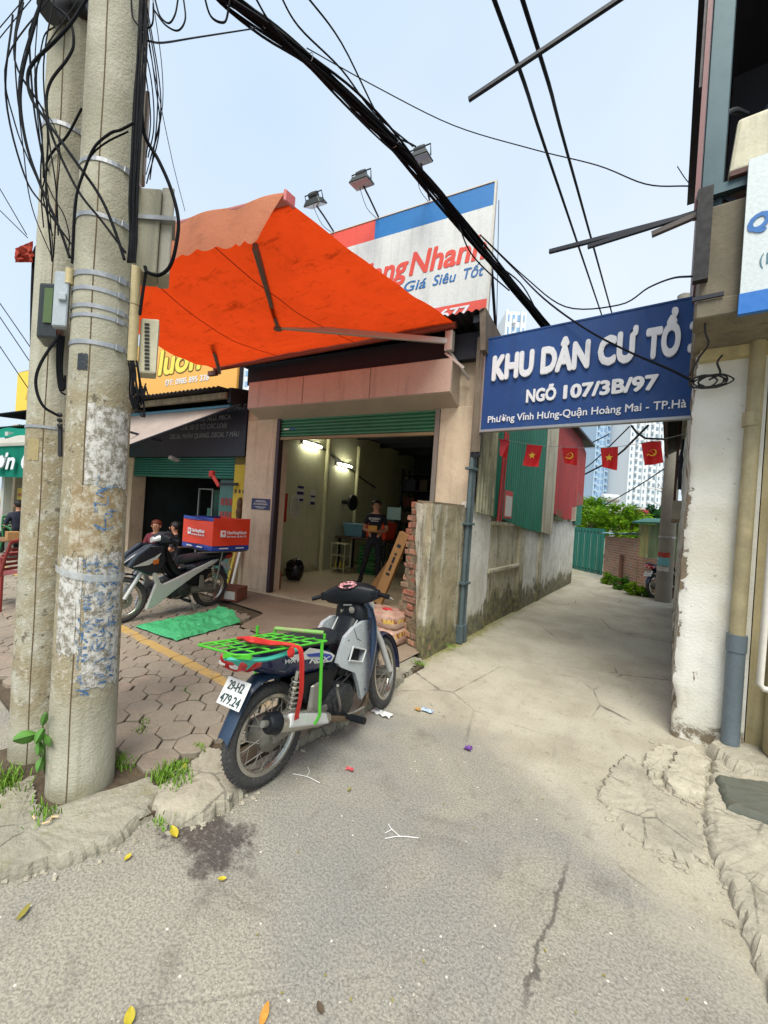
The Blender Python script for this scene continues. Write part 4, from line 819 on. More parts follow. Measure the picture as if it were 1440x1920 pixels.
obj('brace', MB().beam((.12, 3.36, 3.86), (.42, 3.36, 3.55), .03, .04, (0, 1, 0)), DARKM, cn); obj('clip', MB().box(.04, .2, 3.245, 3.262, 3.10, 3.125), DARKM, cn)
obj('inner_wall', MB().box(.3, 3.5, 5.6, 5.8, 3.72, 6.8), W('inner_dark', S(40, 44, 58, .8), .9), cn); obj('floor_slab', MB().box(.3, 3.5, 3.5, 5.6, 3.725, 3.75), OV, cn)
obj('roof', MB().box(-.05, 3.6, 3.2, 7.5, 6.6, 6.75), DARKM, cn); obj('side_sheet', MB().box(.06, .08, 3.46, 7.4, 3.74, 6.6), plain('side_sheet', S(122, 84, 80, .8), .6), cn)
# projecting steel bars
for (a, b, r_, m_, lb) in ((ony(1030, 472, 3.38), V((.1, 3.38, 3.76)), .014, DARKM, 'long dark steel bar jutting out from the corner building, uppermost of the lower set'),
                           (ony(1102, 463, 3.32), V((.1, 3.32, 3.735)), .013, DARKM, 'dark steel bar jutting below the longest one from the corner building'),
                           (ony(1222, 440, 3.28), V((.1, 3.28, 3.70)), .016, W('wood_bar', S(92, 84, 80, .8), .7), 'short grey bar jutting lowest from the corner building')):
    single('steel_bar', MB().beam(a, b, r_ * 2, r_ * 2), m_, lb, 'bar')
single('steel_bar', MB().beam(at(879, 187, 3.7), at(1300, -94, 3.2), .035, .03), DARKM, 'square dark steel bar reaching out over the alley from the roof of the corner building', 'bar')
# shop sign
ws = thing('shop_sign', 'white sign board with blue letters and a blue foot on the corner building', 'sign', (.8, 3.25, 2.95))
sl0 = .275
obj('board', MB().box(sl0, 1.6, 3.215, 3.245, 3.07, 3.90), W('board_white', S(214, 224, 226, .82), .5, .9, 1.5, .4), ws); obj('foot', MB().box(sl0 - .004, 1.6, 3.21, 3.25, 2.945, 3.07), plain('board_blue', S(28, 112, 196, .85), .4), ws)
o_ = ony(1400, 443, 3.21)
for tx_, dx_, w2_ in (('Q', 0, .105), ('u', .115, .075)): letters(tx_, (o_.x + dx_, 3.214, o_.z + .012 + dx_ * .15), V((1, 0, .12)), UZ, w2_, .115, plain('board_blue2', S(28, 104, 176, .85), .4), ws, bold=.055, shear=.2)
o_ = ony(1424, 497, 3.21); [letters(tx_, (o_.x + dx_, 3.214, o_.z), V((1, 0, .05)), UZ, w2_, .07, plain('board_teal', S(70, 120, 140, .8), .4), ws, bold=0) for tx_, dx_, w2_ in (('(', 0, .018), ('1', .03, .02), ('7', .06, .035))]
# outdoor unit of an air conditioner on its bracket
ac = thing('air_conditioner', 'stained cream air conditioner unit on a rusty bracket above the white sign', 'air conditioner', (.5, 3.3, 3.87))
obj('case', MB().hexa([(.185, 3.28, 3.90), (.95, 3.28, 3.90), (.95, 3.58, 3.90), (.185, 3.58, 3.90), (.215, 3.30, 4.25), (.95, 3.30, 4.25), (.95, 3.56, 4.25), (.215, 3.56, 4.25)]), W('ac_cream', S(214, 208, 180, .76), .55, .75, 6, .7, streak=.4, dirt=.45, dirtcol=S(160, 150, 118)), ac, bevel=.02, seg=2)
obj('bracket', MB().box(.19, 1.0, 3.262, 3.30, 3.865, 3.898), RUST, ac); obj('strap', MB().box(.375, .381, 3.274, 3.279, 3.90, 4.26), BLK, ac); [obj('louvre', MB().box(.45, .94, 3.276, 3.284, 3.94 + k_ * .028, 3.952 + k_ * .028), plain('ac_grille', S(150, 146, 130, .8), .5), ac) for k_ in range(10)]; obj('grille', MB().lathe([(.15, 0), (.16, -.008), (.15, -.012)], (.62, 3.285, 4.08), 'Y', 24), plain('ac_grille', S(150, 146, 130, .8), .5), ac)
single('tarp_bundle', blob((.5, 4.0, 4.5), (.16, .3, .3), 9, .4), W('navy_tarp', S(32, 50, 74, .8), .6), 'dark blue tarpaulin bundle stored behind the cream air conditioner', 'tarpaulin', smooth=True)
single('green_basin', F().lathe([(.16, 0), (.22, .16), (.2, .16), (.15, .02)], (0, 0, 0), n=20) if False else MB().lathe([(.15, 4.27), (.22, 4.42), (.205, 4.42), (.14, 4.285)], (.55, 3.75, 0), n=20), plain('basin', S(24, 110, 84, .8), .4), 'green plastic basin above the cream air conditioner', 'basin', smooth=True)
single('hose', MB().tube([at(1345, 285, 2.75), at(1350, 230, 2.78), at(1375, 208, 2.82), at(1400, 215, 2.9)], .02, 8, smooth=6), BLK, 'thick black hose curling beside the cream air conditioner', 'hose', smooth=True)
# pipes on the right wall
t = thing('drain_pipe', 'stained cream down pipe with a blue grey foot beside the white wall', 'pipe', (.46, 3.86, 0))
OP = W('old_pipe', S(182, 170, 132, .8), .6, .65, 5, .7, streak=.4); BP = W('blue_pipe', S(112, 126, 134, .72), .5, .75, 5, .5)
pb, pm_, pt = gp(1372, 1360, .1), ony(1381, 1205, 3.84), ony(1425, 640, 3.84)
pb = V((pm_.x, 3.84, .1)); pt = V((pm_.x + .01, 3.84, 3.05))
obj('pipe', MB().tube([V((pm_.x, 3.84, pm_.z)), pt], .046, 14), OP, t, smooth=True); obj('foot', MB().tube([pb, V((pm_.x, 3.84, pm_.z + .02))], .054, 14), BP, t, smooth=True); obj('socket', MB().tube([V((pm_.x, 3.84, pm_.z - .06)), V((pm_.x, 3.84, pm_.z + .06))], .06, 14), BP, t, smooth=True)
zc = ony(1402, 800, 3.84).z; obj('collar', MB().tube([(pm_.x, 3.84, zc), (pm_.x, 3.84, zc + .1)], .054, 14), OP, t, smooth=True)
t = thing('water_pipe', 'thin white water pipe with a bent elbow on the yellow wall', 'pipe', (.7, 3.7, .3))
a_ = ony(1424, 1290, 3.66); obj('pipe', MB().tube([(a_.x + .12, 3.66, a_.z), (a_.x + .02, 3.66, a_.z), (a_.x, 3.66, a_.z + .03), (a_.x + .01, 3.66, 1.75)], .02, 10), plain('white_pipe', S(214, 210, 200, .8), .4), t, smooth=True)
# tangle of cable on the corner
for k in range(5):
    c_ = at(1318 + 6 * k, 716 - 3 * k, 2.98); pts = [c_ + V((.085 * math.cos(a * .7 + k) * (1 + .2 * k % .3), -.02 * k * .3 + .02 * math.sin(a * 2), .045 * math.sin(a * .7 + k) - .012 * k)) for a in range(0, 10)]
    single('cable_loop', MB().tube(pts, .0055, 6, smooth=5), BLK, 'coiled loop of black cable hooked on the corner of the white wall', 'cable', 'cable loops on the corner')
single('wall_cable', MB().tube([at(1322, 480, 2.62), at(1322, 570, 2.64), at(1322, 620, 2.66), at(1328, 645, 2.72), at(1310, 672, 2.85), at(1292, 705, 2.95)], .007, 6, smooth=6), BLK, 'black cable dropping down the overhang to the coil on the white wall', 'cable')
single('wall_cable', MB().tube([at(1355, 665, 2.92), at(1345, 680, 2.95), at(1350, 700, 2.97), at(1330, 712, 2.97)], .007, 6, smooth=6), BLK, 'short black cable curling under the soffit of the white wall', 'cable')
# ================================================================ BILLBOARD, FLOODLIGHTS, CANOPY
fr, fu_ = TF.to_3x3() @ V((1, 0, 0)), V((0, 0, 1))
BV = .62
bl = thing('billboard', 'large red white and blue delivery firm billboard on the garage roof', 'billboard', TF @ V((-2, BV, 4.4)))
x1b = onfl(928, 342, BV).x - .0; zt_ = onfl(928, 342, BV).z; zb_ = onfl(908, 600, BV).z - .3; x0b = -4.6
xm = onfl(703, 430, BV).x; zblue = onfl(921, 385, BV).z; zred = onfl(910, 560, BV).z
PW = W('board_pale', S(222, 226, 224, .84), .6, .9, 1, .4, 30, .03, .001, streak=.22); PR = W('board_red', S(232, 84, 68, .85), .55, .92, 1, .4, 30, .03, .001, streak=.1); PB = W('board_blue3', S(20, 118, 190, .85), .55, .92, 1, .4, 30, .03, .001, streak=.1)
obj('white_field', F().box(x0b, x1b, BV, BV + .03, zred, zblue), PW, bl); obj('blue_band', F().box(xm, x1b, BV, BV + .03, zblue + .001, zt_), PB, bl)
obj('red_band', F().box(x0b, xm - .001, BV, BV + .03, zblue + .001, zt_), PR, bl); obj('red_foot', F().box(x0b, x1b, BV, BV + .03, zb_, zred - .001), PR, bl)
obj('edge_frame', F().box(x1b + .001, x1b + .03, BV - .01, BV + .06, zb_, zt_ + .01), PAPER, bl); obj('edge_frame', F().box(x0b, x1b + .03, BV - .01, BV + .06, zt_ + .011, zt_ + .03), PAPER, bl)
LR = plain('lett_red', S(224, 74, 58, .85), .5); LB = plain('lett_blue', S(22, 108, 176, .85), .5)
def blt(tx, pa, pb, zl, h, m, **k):
    a, b = onfl(pa[0], pa[1], BV - .005), onfl(pb[0], pb[1], BV - .005)
    letters(tx, TF @ V((a.x, BV - .002, zl)), fr, fu_, b.x - a.x, h, m, bl, **k)
zl = onfl(866, 487, BV).z; hN = onfl(790, 468, BV).z - onfl(772, 524, BV).z
zN = onfl(772, 524, BV).z + .06; hN *= .88
blt('Nhanh', (766, 520), (912, 470), zN, hN, LR, bold=.03, shear=.18)
aN = onfl(766, 520, BV).x; wN = onfl(912, 470, BV).x - aN
letters('Hang', TF @ V((aN - wN * .83, BV - .002, zN)), fr, fu_, wN * .82, hN, LR, bl, bold=.03, shear=.18)
letters('Giao', TF @ V((aN - wN * 1.52, BV - .002, zN)), fr, fu_, wN * .66, hN, LR, bl, bold=.03, shear=.18)
zG = onfl(762, 547, BV).z; hG = onfl(766, 527, BV).z - zG
for tx_, xa_, xb_ in (('Giá', 758, 800), ('Siêu', 811, 855), ('Tốt', 868, 906)): blt(tx_, (xa_, 530), (xb_, 520), zG, hG, LB, bold=.012, shear=.2)
zP = onfl(820, 602, BV).z; hP = (onfl(866, 583, BV).z - onfl(862, 602, BV).z)
for tx_, dx_, w2_ in (('1900', 1.62, .58), ('636677', .93, .93)): letters(tx_, TF @ V((onfl(880, 590, BV).x - dx_, BV - .002, zP + .02)), fr, fu_, w2_, hP, WL, bl, bold=.03)
for xx in (x1b - .1, -1.9, -3.5):
    obj('back_post', F().box(xx, xx + .05, BV + .07, BV + .12, 4.1, zt_), DARKM, bl); obj('stay', F().beam((xx + .02, BV + .1, zt_ - .5), (xx + .02, BV + 1.4, 4.2), .04, .04), DARKM, bl)
FLB = plain('lamp_body', S(54, 60, 58, .8), .5, .3); GLS = plain('lamp_glass', S(170, 182, 182, .8), .15)
def flood(hp, bp, lb, tilt):
    hp, bp = V(hp), V(bp); t = thing('floodlight', lb, 'floodlight', bp, group='floodlights over the billboard')
    obj('arm', MB().tube([bp, bp.lerp(hp, .55) + V((0, -.02, .02)), hp], .014, 8), DARKM, t)
    obj('cable', MB().tube([bp + V((-.02, 0, 0)), bp.lerp(hp, .4) + V((-.1, -.03, -.02)), hp + V((-.06, 0, 0))], .005, 5, smooth=4), BLK, t)
    T = Matrix.Translation(hp) @ TF.to_3x3().to_4x4() @ Matrix.Rotation(R(tilt), 4, 'X')
    obj('housing', MB(T).hexa([(-.17, -.13, -.02), (.17, -.13, -.02), (.17, .13, -.02), (-.17, .13, -.02), (-.12, -.08, .07), (.12, -.08, .07), (.12, .08, .07), (-.12, .08, .07)]), FLB, t, bevel=.008)
    obj('glass', MB(T).box(-.155, .155, -.115, .115, -.03, -.0205), GLS, t); obj('ballast', MB(T).lathe([(.05, -.08), (.055, 0), (.05, .08)], (.0, .0, .11), 'X', 10), FLB, t, smooth=True)
    obj('yoke', MB(T).tube([(-.17, 0, .0), (-.17, 0, .14), (.17, 0, .14), (.17, 0, .0)], .01, 6), FLB, t)
for (h_, b_2, lb, tl) in (((591, 382), (628, 438), 'floodlight on a short arm beside the orange canopy', 30), ((678, 342), (712, 412), 'floodlight on an arm rising where the billboard turns from red to blue', 12), ((787, 298), (806, 378), 'floodlight on an arm above the blue band, partly behind the cable bundle', 12)):
    b0 = onf(b_2[0], b_2[1], BV + .04); hh = onf(h_[0], h_[1], BV - .55); flood(hh, b0, lb, tl)
single('stay_wire', MB().tube([TF @ V((x1b + .05, BV + .1, zt_ - .2)), TF @ V((x1b + .12, BV + .3, 4.0))], .006, 5), DARKM, 'thin steel stay beside the edge of the delivery firm billboard', 'wire')

# orange retractable canopy
def m_fab(name, c, tr=.45, dirt=.3):
    q = NT(name); f = q.noise(2.2, 5, .65, .6); g2 = q.noise(9, 5, .7)
    cc = q.mix(q.ramp(f, .4, .7, 0, .4), c, sh(c, .72)); cc = q.mix(q.ramp(g2, .54, .74, 0, dirt), cc, sh(c, .5)); cc = q.mix(q.ramp(q.noise(1, 5, .7, .4, q.map((2.2, 9, 9), (0, 0, .5))), .56, .74, 0, dirt * 1.3), cc, sh(c, .35)); cc = q.mix(q.ramp(q.noise(30, 5, .8), .64, .7, 0, dirt), cc, sh(c, .3))
    cc = q.mix(q.ramp(q.vor(1.3, 'DISTANCE_TO_EDGE'), .02, .0, 0, .0), cc, sh(c, .4))
    d = q.n('BsdfDiffuse'); tl = q.n('BsdfTranslucent'); m = q.n('MixShader'); q.put(d.inputs[0], cc); q.put(tl.inputs[0], cc); m.inputs[0].default_value = tr
    b = q.bump(q.math('ADD', q.noise(120, 2), q.math('MULTIPLY', q.noise(5, 4, .6), 3)), .35, .012); q.put(d.inputs['Normal'], b)
    q.t.links.new(d.outputs[0], m.inputs[1]); q.t.links.new(tl.outputs[0], m.inputs[2]); q.t.links.new(m.outputs[0], q.t.nodes['Material Output'].inputs[0]); return q.m
OF = m_fab('canopy_orange', (.66, .056, .009), .5, .6); PF = m_fab('valance_peach', S(240, 162, 128, .85), .35, .25)
cn_ = thing('canopy', 'bright orange retractable canopy with a faded scalloped valance over the garage front', 'canopy', TF @ V((-2.4, -.2, 4)))
RRp, RLp = onf(852, 606, -.34), onf(398, 690, -.34)
FRp = gp(540, 377, 3.72); FLp = gp(96, 486, 3.86)
def fab(u, v):
    p = RRp.lerp(RLp, u).lerp(FRp.lerp(FLp, u), v)
    sag = -.21 * math.sin(math.pi * v) * (.15 + .85 * min(1, u * 1.3)) - .03 * math.sin(math.pi * u) * v
    wr = .022 * noise.noise(V((u * 4 + v * 2, v * 5 - u * 2, 0))) + .016 * abs(noise.noise(V((u * 9 + v * 5, v * 3, 6)))) + .010 * noise.noise(V((u * 5, v * 9, 0))) + .006 * math.sin(u * 46 + 3 * noise.noise(V((u * 3, v * 3, 4)))) * v * (1 - v) * 3
    return p + V((0, 0, sag + wr))
obj('fabric', MB().grid(fab, 46, 36), OF, cn_, smooth=True, recalc=False)
for uu in (.33, .66): obj('seam', MB().tube([fab(uu, k / 20) + V((0, 0, -.006)) for k in range(21)], .004, 5), plain('seam_thread', (.25, .02, .004), .8), cn_)
def val(u, v):
    p = FRp.lerp(FLp, u); L_ = (FLp - FRp).length; dr = .30 + .03 * abs(math.sin(u * L_ / .19 * math.pi)); sk = fr * (-.20 * max(0, 1 - u * 7) * v)
    nrm = TF.to_3x3() @ V((0, -1, 0)); return p + sk + V((0, 0, -dr * v + .03 - .05 * max(0, 1 - u * 6) * v * 0)) + nrm * (.04 + .03 * math.sin(v * 1.6) + .012 * math.sin(u * 31))
obj('valance', MB().grid(val, 110, 6), PF, cn_, smooth=True, recalc=False)
obj('front_bar', MB().tube([FRp + V((0, 0, .015)), FLp + V((0, 0, .015))], .035, 12), plain('bar_pink', S(196, 120, 110, .8), .5), cn_, smooth=True); obj('end_cap', MB().ob(FRp + V((0, 0, .01)) - fr * -.012, fr * .012, (0, .05, 0), (0, 0, .045)), plain('cap_pink', S(206, 106, 106, .8), .5), cn_, bevel=.01)
obj('roller', MB().tube([RRp + V((0, .05, .0)), RLp + V((0, .05, .0))], .045, 12), plain('roller', S(150, 70, 50, .8), .5), cn_, smooth=True)
ARM = plain('arm_metal', S(196, 186, 176, .8), .4, .4)
br_ = onf(843, 640, -.3); el = gp(521, 611, 3.80); ef = gp(478, 462, 3.70)
obj('arm', MB().beam(br_, el, .045, .075), ARM, cn_, bevel=.008); obj('arm', MB().beam(el, ef, .045, .07), W('arm_dark', S(120, 104, 96, .8), .5), cn_, bevel=.008); obj('elbow', MB().lathe([(.05, -.05), (.055, 0), (.05, .05)], el, 'Z', 12), W('arm_dark', S(120, 104, 96, .8), .5), cn_, smooth=True)
obj('bracket', MB().ob(br_, fr * .05, (0, .04, 0), (0, 0, .13)), ARM, cn_, bevel=.008); obj('stay', MB().beam(br_ + V((0, 0, -.12)), onf(880, 712, -.05), .02, .03), ARM, cn_); obj('stay', MB().beam(br_ + V((-.05, 0, -.14)), onf(870, 690, -.28), .02, .03), ARM, cn_)
el2 = RLp + (el - br_) * .0 + V((0, -1.2, -.15)) + fr * 1.6; obj('arm', MB().beam(RLp + V((0, 0, -.1)) + fr * .2, el2, .045, .07), W('arm_dark', S(120, 104, 96, .8), .5), cn_, bevel=.008)
obj('bracket', MB().ob(RLp + V((0, .02, -.09)), fr * .1, (0, .03, 0), (0, 0, .04)), W('arm_rust', S(96, 52, 44, .8), .6), cn_)

# ================================================================ NEIGHBOURING SHOP
sh_ = thing('sign_shop', 'dim shop next door with a navy signboard and a green shutter rolled up', 'shop', TF @ V((-6, .3, 0)))
obj('pillar', F().box(-4.46, -4.12, .10, .4, .0, 3.3), W('shop_pillar', S(120, 104, 50, .7), .85, .7), sh_); obj('pillar', F().box(-8.2, -7.6, .10, .4, .0, 3.5), PLAST, sh_); obj('pillar', F().box(-13.6, -13.2, .10, .4, 0, 3.4), PLAST, sh_)
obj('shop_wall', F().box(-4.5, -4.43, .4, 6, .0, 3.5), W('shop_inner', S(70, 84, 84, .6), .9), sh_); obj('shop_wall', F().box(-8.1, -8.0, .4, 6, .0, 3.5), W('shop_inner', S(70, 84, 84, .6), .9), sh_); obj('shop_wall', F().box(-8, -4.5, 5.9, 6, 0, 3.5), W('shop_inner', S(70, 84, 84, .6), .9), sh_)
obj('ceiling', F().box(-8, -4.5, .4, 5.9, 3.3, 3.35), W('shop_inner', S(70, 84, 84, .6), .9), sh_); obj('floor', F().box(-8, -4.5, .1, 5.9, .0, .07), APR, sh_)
sgn = obj('signboard', F().box(-7.7, -4.13, .0, .08, 2.42, 3.38), plain('navy_board', S(20, 24, 44, .8), .5), sh_)
LG = plain('dim_lettering', S(120, 128, 134, .75), .6)
for tx, a, b in (('NGOẠI THẤT', (405, 768), (461, 761)), ('QUẢNG. ALU. MICA', (352, 789), (433, 780)), ('CHẾ XE Ô TÔ CÁC LOẠI', (338, 807), (426, 796)), ('DECAL PHẢN QUANG. DECAL 7 MÀU', (318, 821), (449, 812))):
    p, q_ = onfl(a[0], a[1], -.005), onfl(b[0], b[1], -.005); o = letters(tx, TF @ V((p.x, -.003, q_.z - .06)), fr, fu_, q_.x - p.x, .10, LG, sgn, bold=.02, shear=.15)
st = obj('shutter', F().box(-7.6, -4.47, .14, .16, 2.02, 2.44), SHUT, sh_)
SH2 = W('shutter_teal', S(36, 118, 104, .8), .45, .7, 3, .6)
for i in range(8):
    z = 2.03 + i * .05; s2 = F(); s2.prism([(-7.6, .14, z), (-7.6, .115, z + .012), (-7.6, .113, z + .034), (-7.6, .14, z + .047)], (3.12, 0, 0)); obj('slat', s2, SH2, st)
rr = MB(TF); fn, n = corr_fn(-13.2, -4.25, -.55, 5.9, 3.50, 4.0, .11, .02); rr.grid(fn, n, 1); obj('roof_sheet', rr, W('roof_tin', S(58, 56, 60, .8), .6), sh_, smooth=True)
obj('roof_beam', F().box(-8.4, -4.30, -.34, -.26, 3.38, 3.48), W('dirty_beam', S(172, 158, 130, .7), .8, .5, 4, .8, streak=.5), sh_); obj('side_gable', F().hexa([(-4.3, -.3, 3.3), (-4.22, -.3, 3.3), (-4.22, 1.5, 3.3), (-4.3, 1.5, 3.3), (-4.3, -.3, 3.56), (-4.22, -.3, 3.56), (-4.22, 1.5, 3.9), (-4.3, 1.5, 3.9)]), DARKM, sh_)
obj('fascia_tube', F().tube([(-8.3, -.2, 3.27), (-4.32, -.2, 3.27)], .035, 12), plain('blue_tube', S(72, 128, 152, .8), .4), sh_, smooth=True)
glp = obj('door_panel', F().box(-5.05, -4.5, .3, .32, .1, 2.02), plain('teal_glass', S(56, 116, 108, .6), .2), sh_)
for z0, z1 in ((1.52, 1.66), (1.28, 1.40)):
    for k in range(4): obj('red_print', F().box(-5.0 + k * .115, -4.915 + k * .115, .294, .299, z0, z1), plain('dim_red', S(150, 56, 58, .7), .6), glp)
ban = thing('banner', 'dirty yellow vertical banner with a dark printed figure beside the cream garage column', 'banner', TF @ V((-4.3, .09, .3)))
obj('cloth', F().box(-4.44, -4.125, .082, .094, .95, 2.28), W('banner_yellow', S(196, 172, 46, .8), .7, .7, 2, .5, c2=S(150, 96, 60, .8)), ban)
obj('printed_figure', F().lathe([(.03, 1.2), (.05, 1.3), (.07, 1.42), (.05, 1.5), (.06, 1.56), (.045, 1.66), (.01, 1.69)], (-4.24, .082, 0), n=12), plain('figure_brown', S(84, 58, 34, .8), .7), ban)
for k in range(3): obj('printed_mark', F().box(-4.40 + k * .1, -4.35 + k * .1, .078, .083, 1.76, 1.83), plain('figure_brown', S(84, 58, 34, .8), .7), ban)
t = thing('wall_clamp', 'red painted tool bracket fixed high beside the yellow banner', 'bracket', TF @ V((-4.5, .0, 2.0))); obj('arm', F().beam((-4.82, -.1, 2.08), (-4.6, -.1, 1.86), .05, .06), REDP, t, bevel=.01); obj('arm', F().beam((-4.62, -.1, 1.9), (-4.3, .05, 1.92), .04, .05), DARKM, t); obj('head', F().box(-4.86, -4.76, -.14, -.06, 2.02, 2.14), REDP, t, bevel=.015)
# grey sail-like canopy of that shop
gc = thing('canopy', 'sagging pale grey canopy slung in front of the navy signboard', 'canopy', TF @ V((-6, -.4, 3.2)))
GF = m_fab('canopy_grey', S(206, 190, 180, .8), .3, .3)
r1, r2 = TF @ V((-4.42, -.22, 3.24)), TF @ V((-8.3, -.22, 3.22)); f1, f2 = onf(452, 758, -.28), onf(120, 880, -1.3)
def gfab(u, v): return r1.lerp(r2, u).lerp(f1.lerp(f2, u), v) + V((0, 0, -.14 * math.sin(math.pi * v) * u + .02 * math.sin(v * 16 + u * 3) * u))
obj('fabric', MB().grid(gfab, 24, 18), GF, gc, smooth=True, recalc=False); obj('front_bar', MB().tube([f1, f2], .02, 8), DARKM, gc); obj('arm', MB().beam(TF @ V((-6.2, -.2, 2.7)), TF @ V((-6.6, -1.2, 2.86)), .03, .04), DARKM, gc)
single('security_camera', F().ob((-5.9, -.12, 2.36), (.05, 0, 0), (0, .09, -.02), (0, .01, .035)), plain('cam_white', S(190, 190, 188, .7), .4), 'small pale security camera under the navy signboard', 'camera', bevel=.012)
# inside and in front of that shop
dc = thing('display_case', 'narrow glass display case with a pale frame inside the dim shop', 'display case', TF @ V((-6.2, 1.0, .07)))
for x in (-6.45, -6.0):
    for y in (.9, 1.25): obj('post', F().box(x, x + .03, y, y + .03, .07, 1.86), AL, dc)
for z in (.3, .75, 1.2, 1.83): obj('shelf', F().box(-6.45, -5.97, .9, 1.28, z, z + .025), AL, dc)
obj('back', F().box(-6.43, -6.0, 1.24, 1.25, .3, 1.83), plain('case_green', S(70, 130, 116, .7), .4), dc)
for k, (x, z, c_) in enumerate(((-6.3, .775, S(190, 60, 50, .8)), (-6.15, .775, S(200, 150, 140, .8)), (-6.25, .325, S(210, 200, 190, .8)), (-6.2, 1.225, S(90, 150, 130, .8)))): single('packet', F().box(x - .06, x + .06, 1.0, 1.1, z, z + .2), plain('packet_%d' % k, c_, .5), ['red packet on the middle shelf of the glass case', 'pink packet beside the red one in the glass case', 'white packet on the bottom shelf of the glass case', 'green packet on the upper shelf of the glass case'][k], 'packet', bevel=.008)
# long yellow and orange billboard on the neighbours' roof
yb = thing('billboard', 'long yellow and orange advertising board on the roof of the neighbouring shops', 'billboard', TF @ V((-9, .4, 3.9)))
q = NT('yellow_board'); xx = q.xyz()[0]; q.out(q.mix(q.ramp(q.math('ADD', xx, q.math('MULTIPLY', q.noise(.6, 3), 1.2)), -12.5, -9.5), S(246, 208, 66, .85), S(240, 180, 88, .85)), .55)
obj('face', F().box(-14.2, -4.85, .35, .40, 3.72, 5.05), MATS['yellow_board'], yb); obj('frame', F().box(-14.25, -4.8, .41, .46, 3.7, 5.1), DARKM, yb)
p, q_ = onfl(300, 700, .34), onfl(402, 690, .34); letters('luôn', TF @ V((onfl(294, 706, .34).x, .348, onfl(300, 706, .34).z)), fr, fu_, onfl(378, 690, .34).x - onfl(294, 706, .34).x, .62, plain('lett_outline', S(120, 96, 30, .8), .5), yb, bold=.07, shear=.1)
letters('luôn', TF @ V((onfl(294, 706, .34).x + .03, .342, onfl(300, 706, .34).z + .02)), fr, fu_, onfl(378, 690, .34).x - onfl(294, 706, .34).x - .05, .59, plain('lett_yellow', S(240, 222, 92, .85), .5), yb, bold=.03, shear=.1)
a, b = onfl(309, 722, .34), onfl(391, 714, .34); letters('ĐT: 0985 895 338', TF @ V((a.x, .347, a.z - .02)), fr, fu_, b.x - a.x, .13, WL, yb, bold=.02)
obj('printed_dish', F().lathe([(.35, 0), (.36, -.004)], (-12.5, .345, 4.45), 'Y', 24), plain('dish_print', S(214, 120, 60, .8), .6), yb); obj('printed_cup', F().box(-12.95, -12.7, .342, .346, 4.3, 4.8), PAPER, yb); obj('printed_logo', F().prism([(-13.6, .347, 4.2), (-13.3, .347, 4.2), (-13.45, .347, 4.55)], (0, -.004, 0)), plain('logo_print', S(214, 172, 60, .8), .6), yb)
# ================================================================ CAFE STALL further along
cs = thing('cafe_stall', 'street cafe stall with a teal and white awning and lettered valance', 'stall', TF @ V((-11, 0, 0)))
TE = m_fab('teal_fabric', S(46, 150, 128, .8), .35, .2); WF = m_fab('pale_fabric', S(220, 216, 206, .8), .35, .2)
for i, (v0, z0, v1, z1, m_) in enumerate(((-1.17, 2.55, -.98, 2.74, WF), (-.98, 2.742, -.62, 3.06, TE))):
    obj('awning_stripe', MB(TF).grid(lambda u, v: (-14.0 + 6.12 * u, v0 + (v1 - v0) * v, z0 + (z1 - z0) * v + .03 * math.sin(u * 22) * v), 60, 4), m_, cs, smooth=True, recalc=False)
obj('valance', MB(TF).grid(lambda u, v: (-14.0 + 6.12 * u, -1.16 - .03 * math.sin(u * 60) * v, 2.53 - .72 * v), 120, 4), TE, cs, smooth=True, recalc=False)
obj('valance_band', MB(TF).grid(lambda u, v: (-14.0 + 6.12 * u, -1.19, 2.56 - .07 * v), 20, 1), WF, cs, recalc=False)
p = onfl(-8, 872, -1.2); letters('ơn Quê', TF @ V((onfl(-6, 872, -1.2).x, -1.215, onfl(0, 880, -1.2).z)), fr, fu_, 2.75, .40, WL, cs, bold=.03, shear=.25)
obj('stall_wall', F().box(-14.2, -8.1, .6, .7, .0, 3.2), W('stall_wall', S(168, 188, 176, .7), .8), cs); obj('opening_shade_sheet', F().box(-13.9, -11.4, .58, .599, .9, 2.3), plain('opening_shade', S(28, 44, 46, .8), .6), cs)  # opening is a dark sheet on the solid wall, its shade put into colour
obj('post', F().box(-11.1, -10.95, -.9, -.75, .05, 2.9), plain('stall_post', S(206, 214, 206, .7), .5), cs); obj('post', F().box(-8.2, -8.1, -1.1, -1.0, .05, 2.7), plain('stall_post', S(206, 214, 206, .7), .5), cs)
t = thing('menu_board', 'yellow menu board with red script on the cafe stall wall', 'board', TF @ V((-9.9, .0, 1.2))); a, b = onfl(33, 915, -.6), onfl(52, 962, -.6)
obj('sheet', F().box(a.x, b.x + .3, -.6, -.58, b.z, a.z), plain('menu_yellow', S(236, 206, 60, .85), .6), t)
for k in range(3): obj('script', F().box(a.x + .05, b.x + .2, -.606, -.602, a.z - .2 - k * .18, a.z - .12 - k * .18), plain('menu_red', S(196, 110, 50, .8), .6), t)
gr_ = MB(TF); fn, n = corr_fn(-14.6, -8.2, -.6, 1, 3.12, 3.4, .12, .02); gr_.grid(fn, n, 1); obj('tin_eave', gr_, W('eave_tin', S(36, 78, 72, .7), .7), cs, smooth=True)
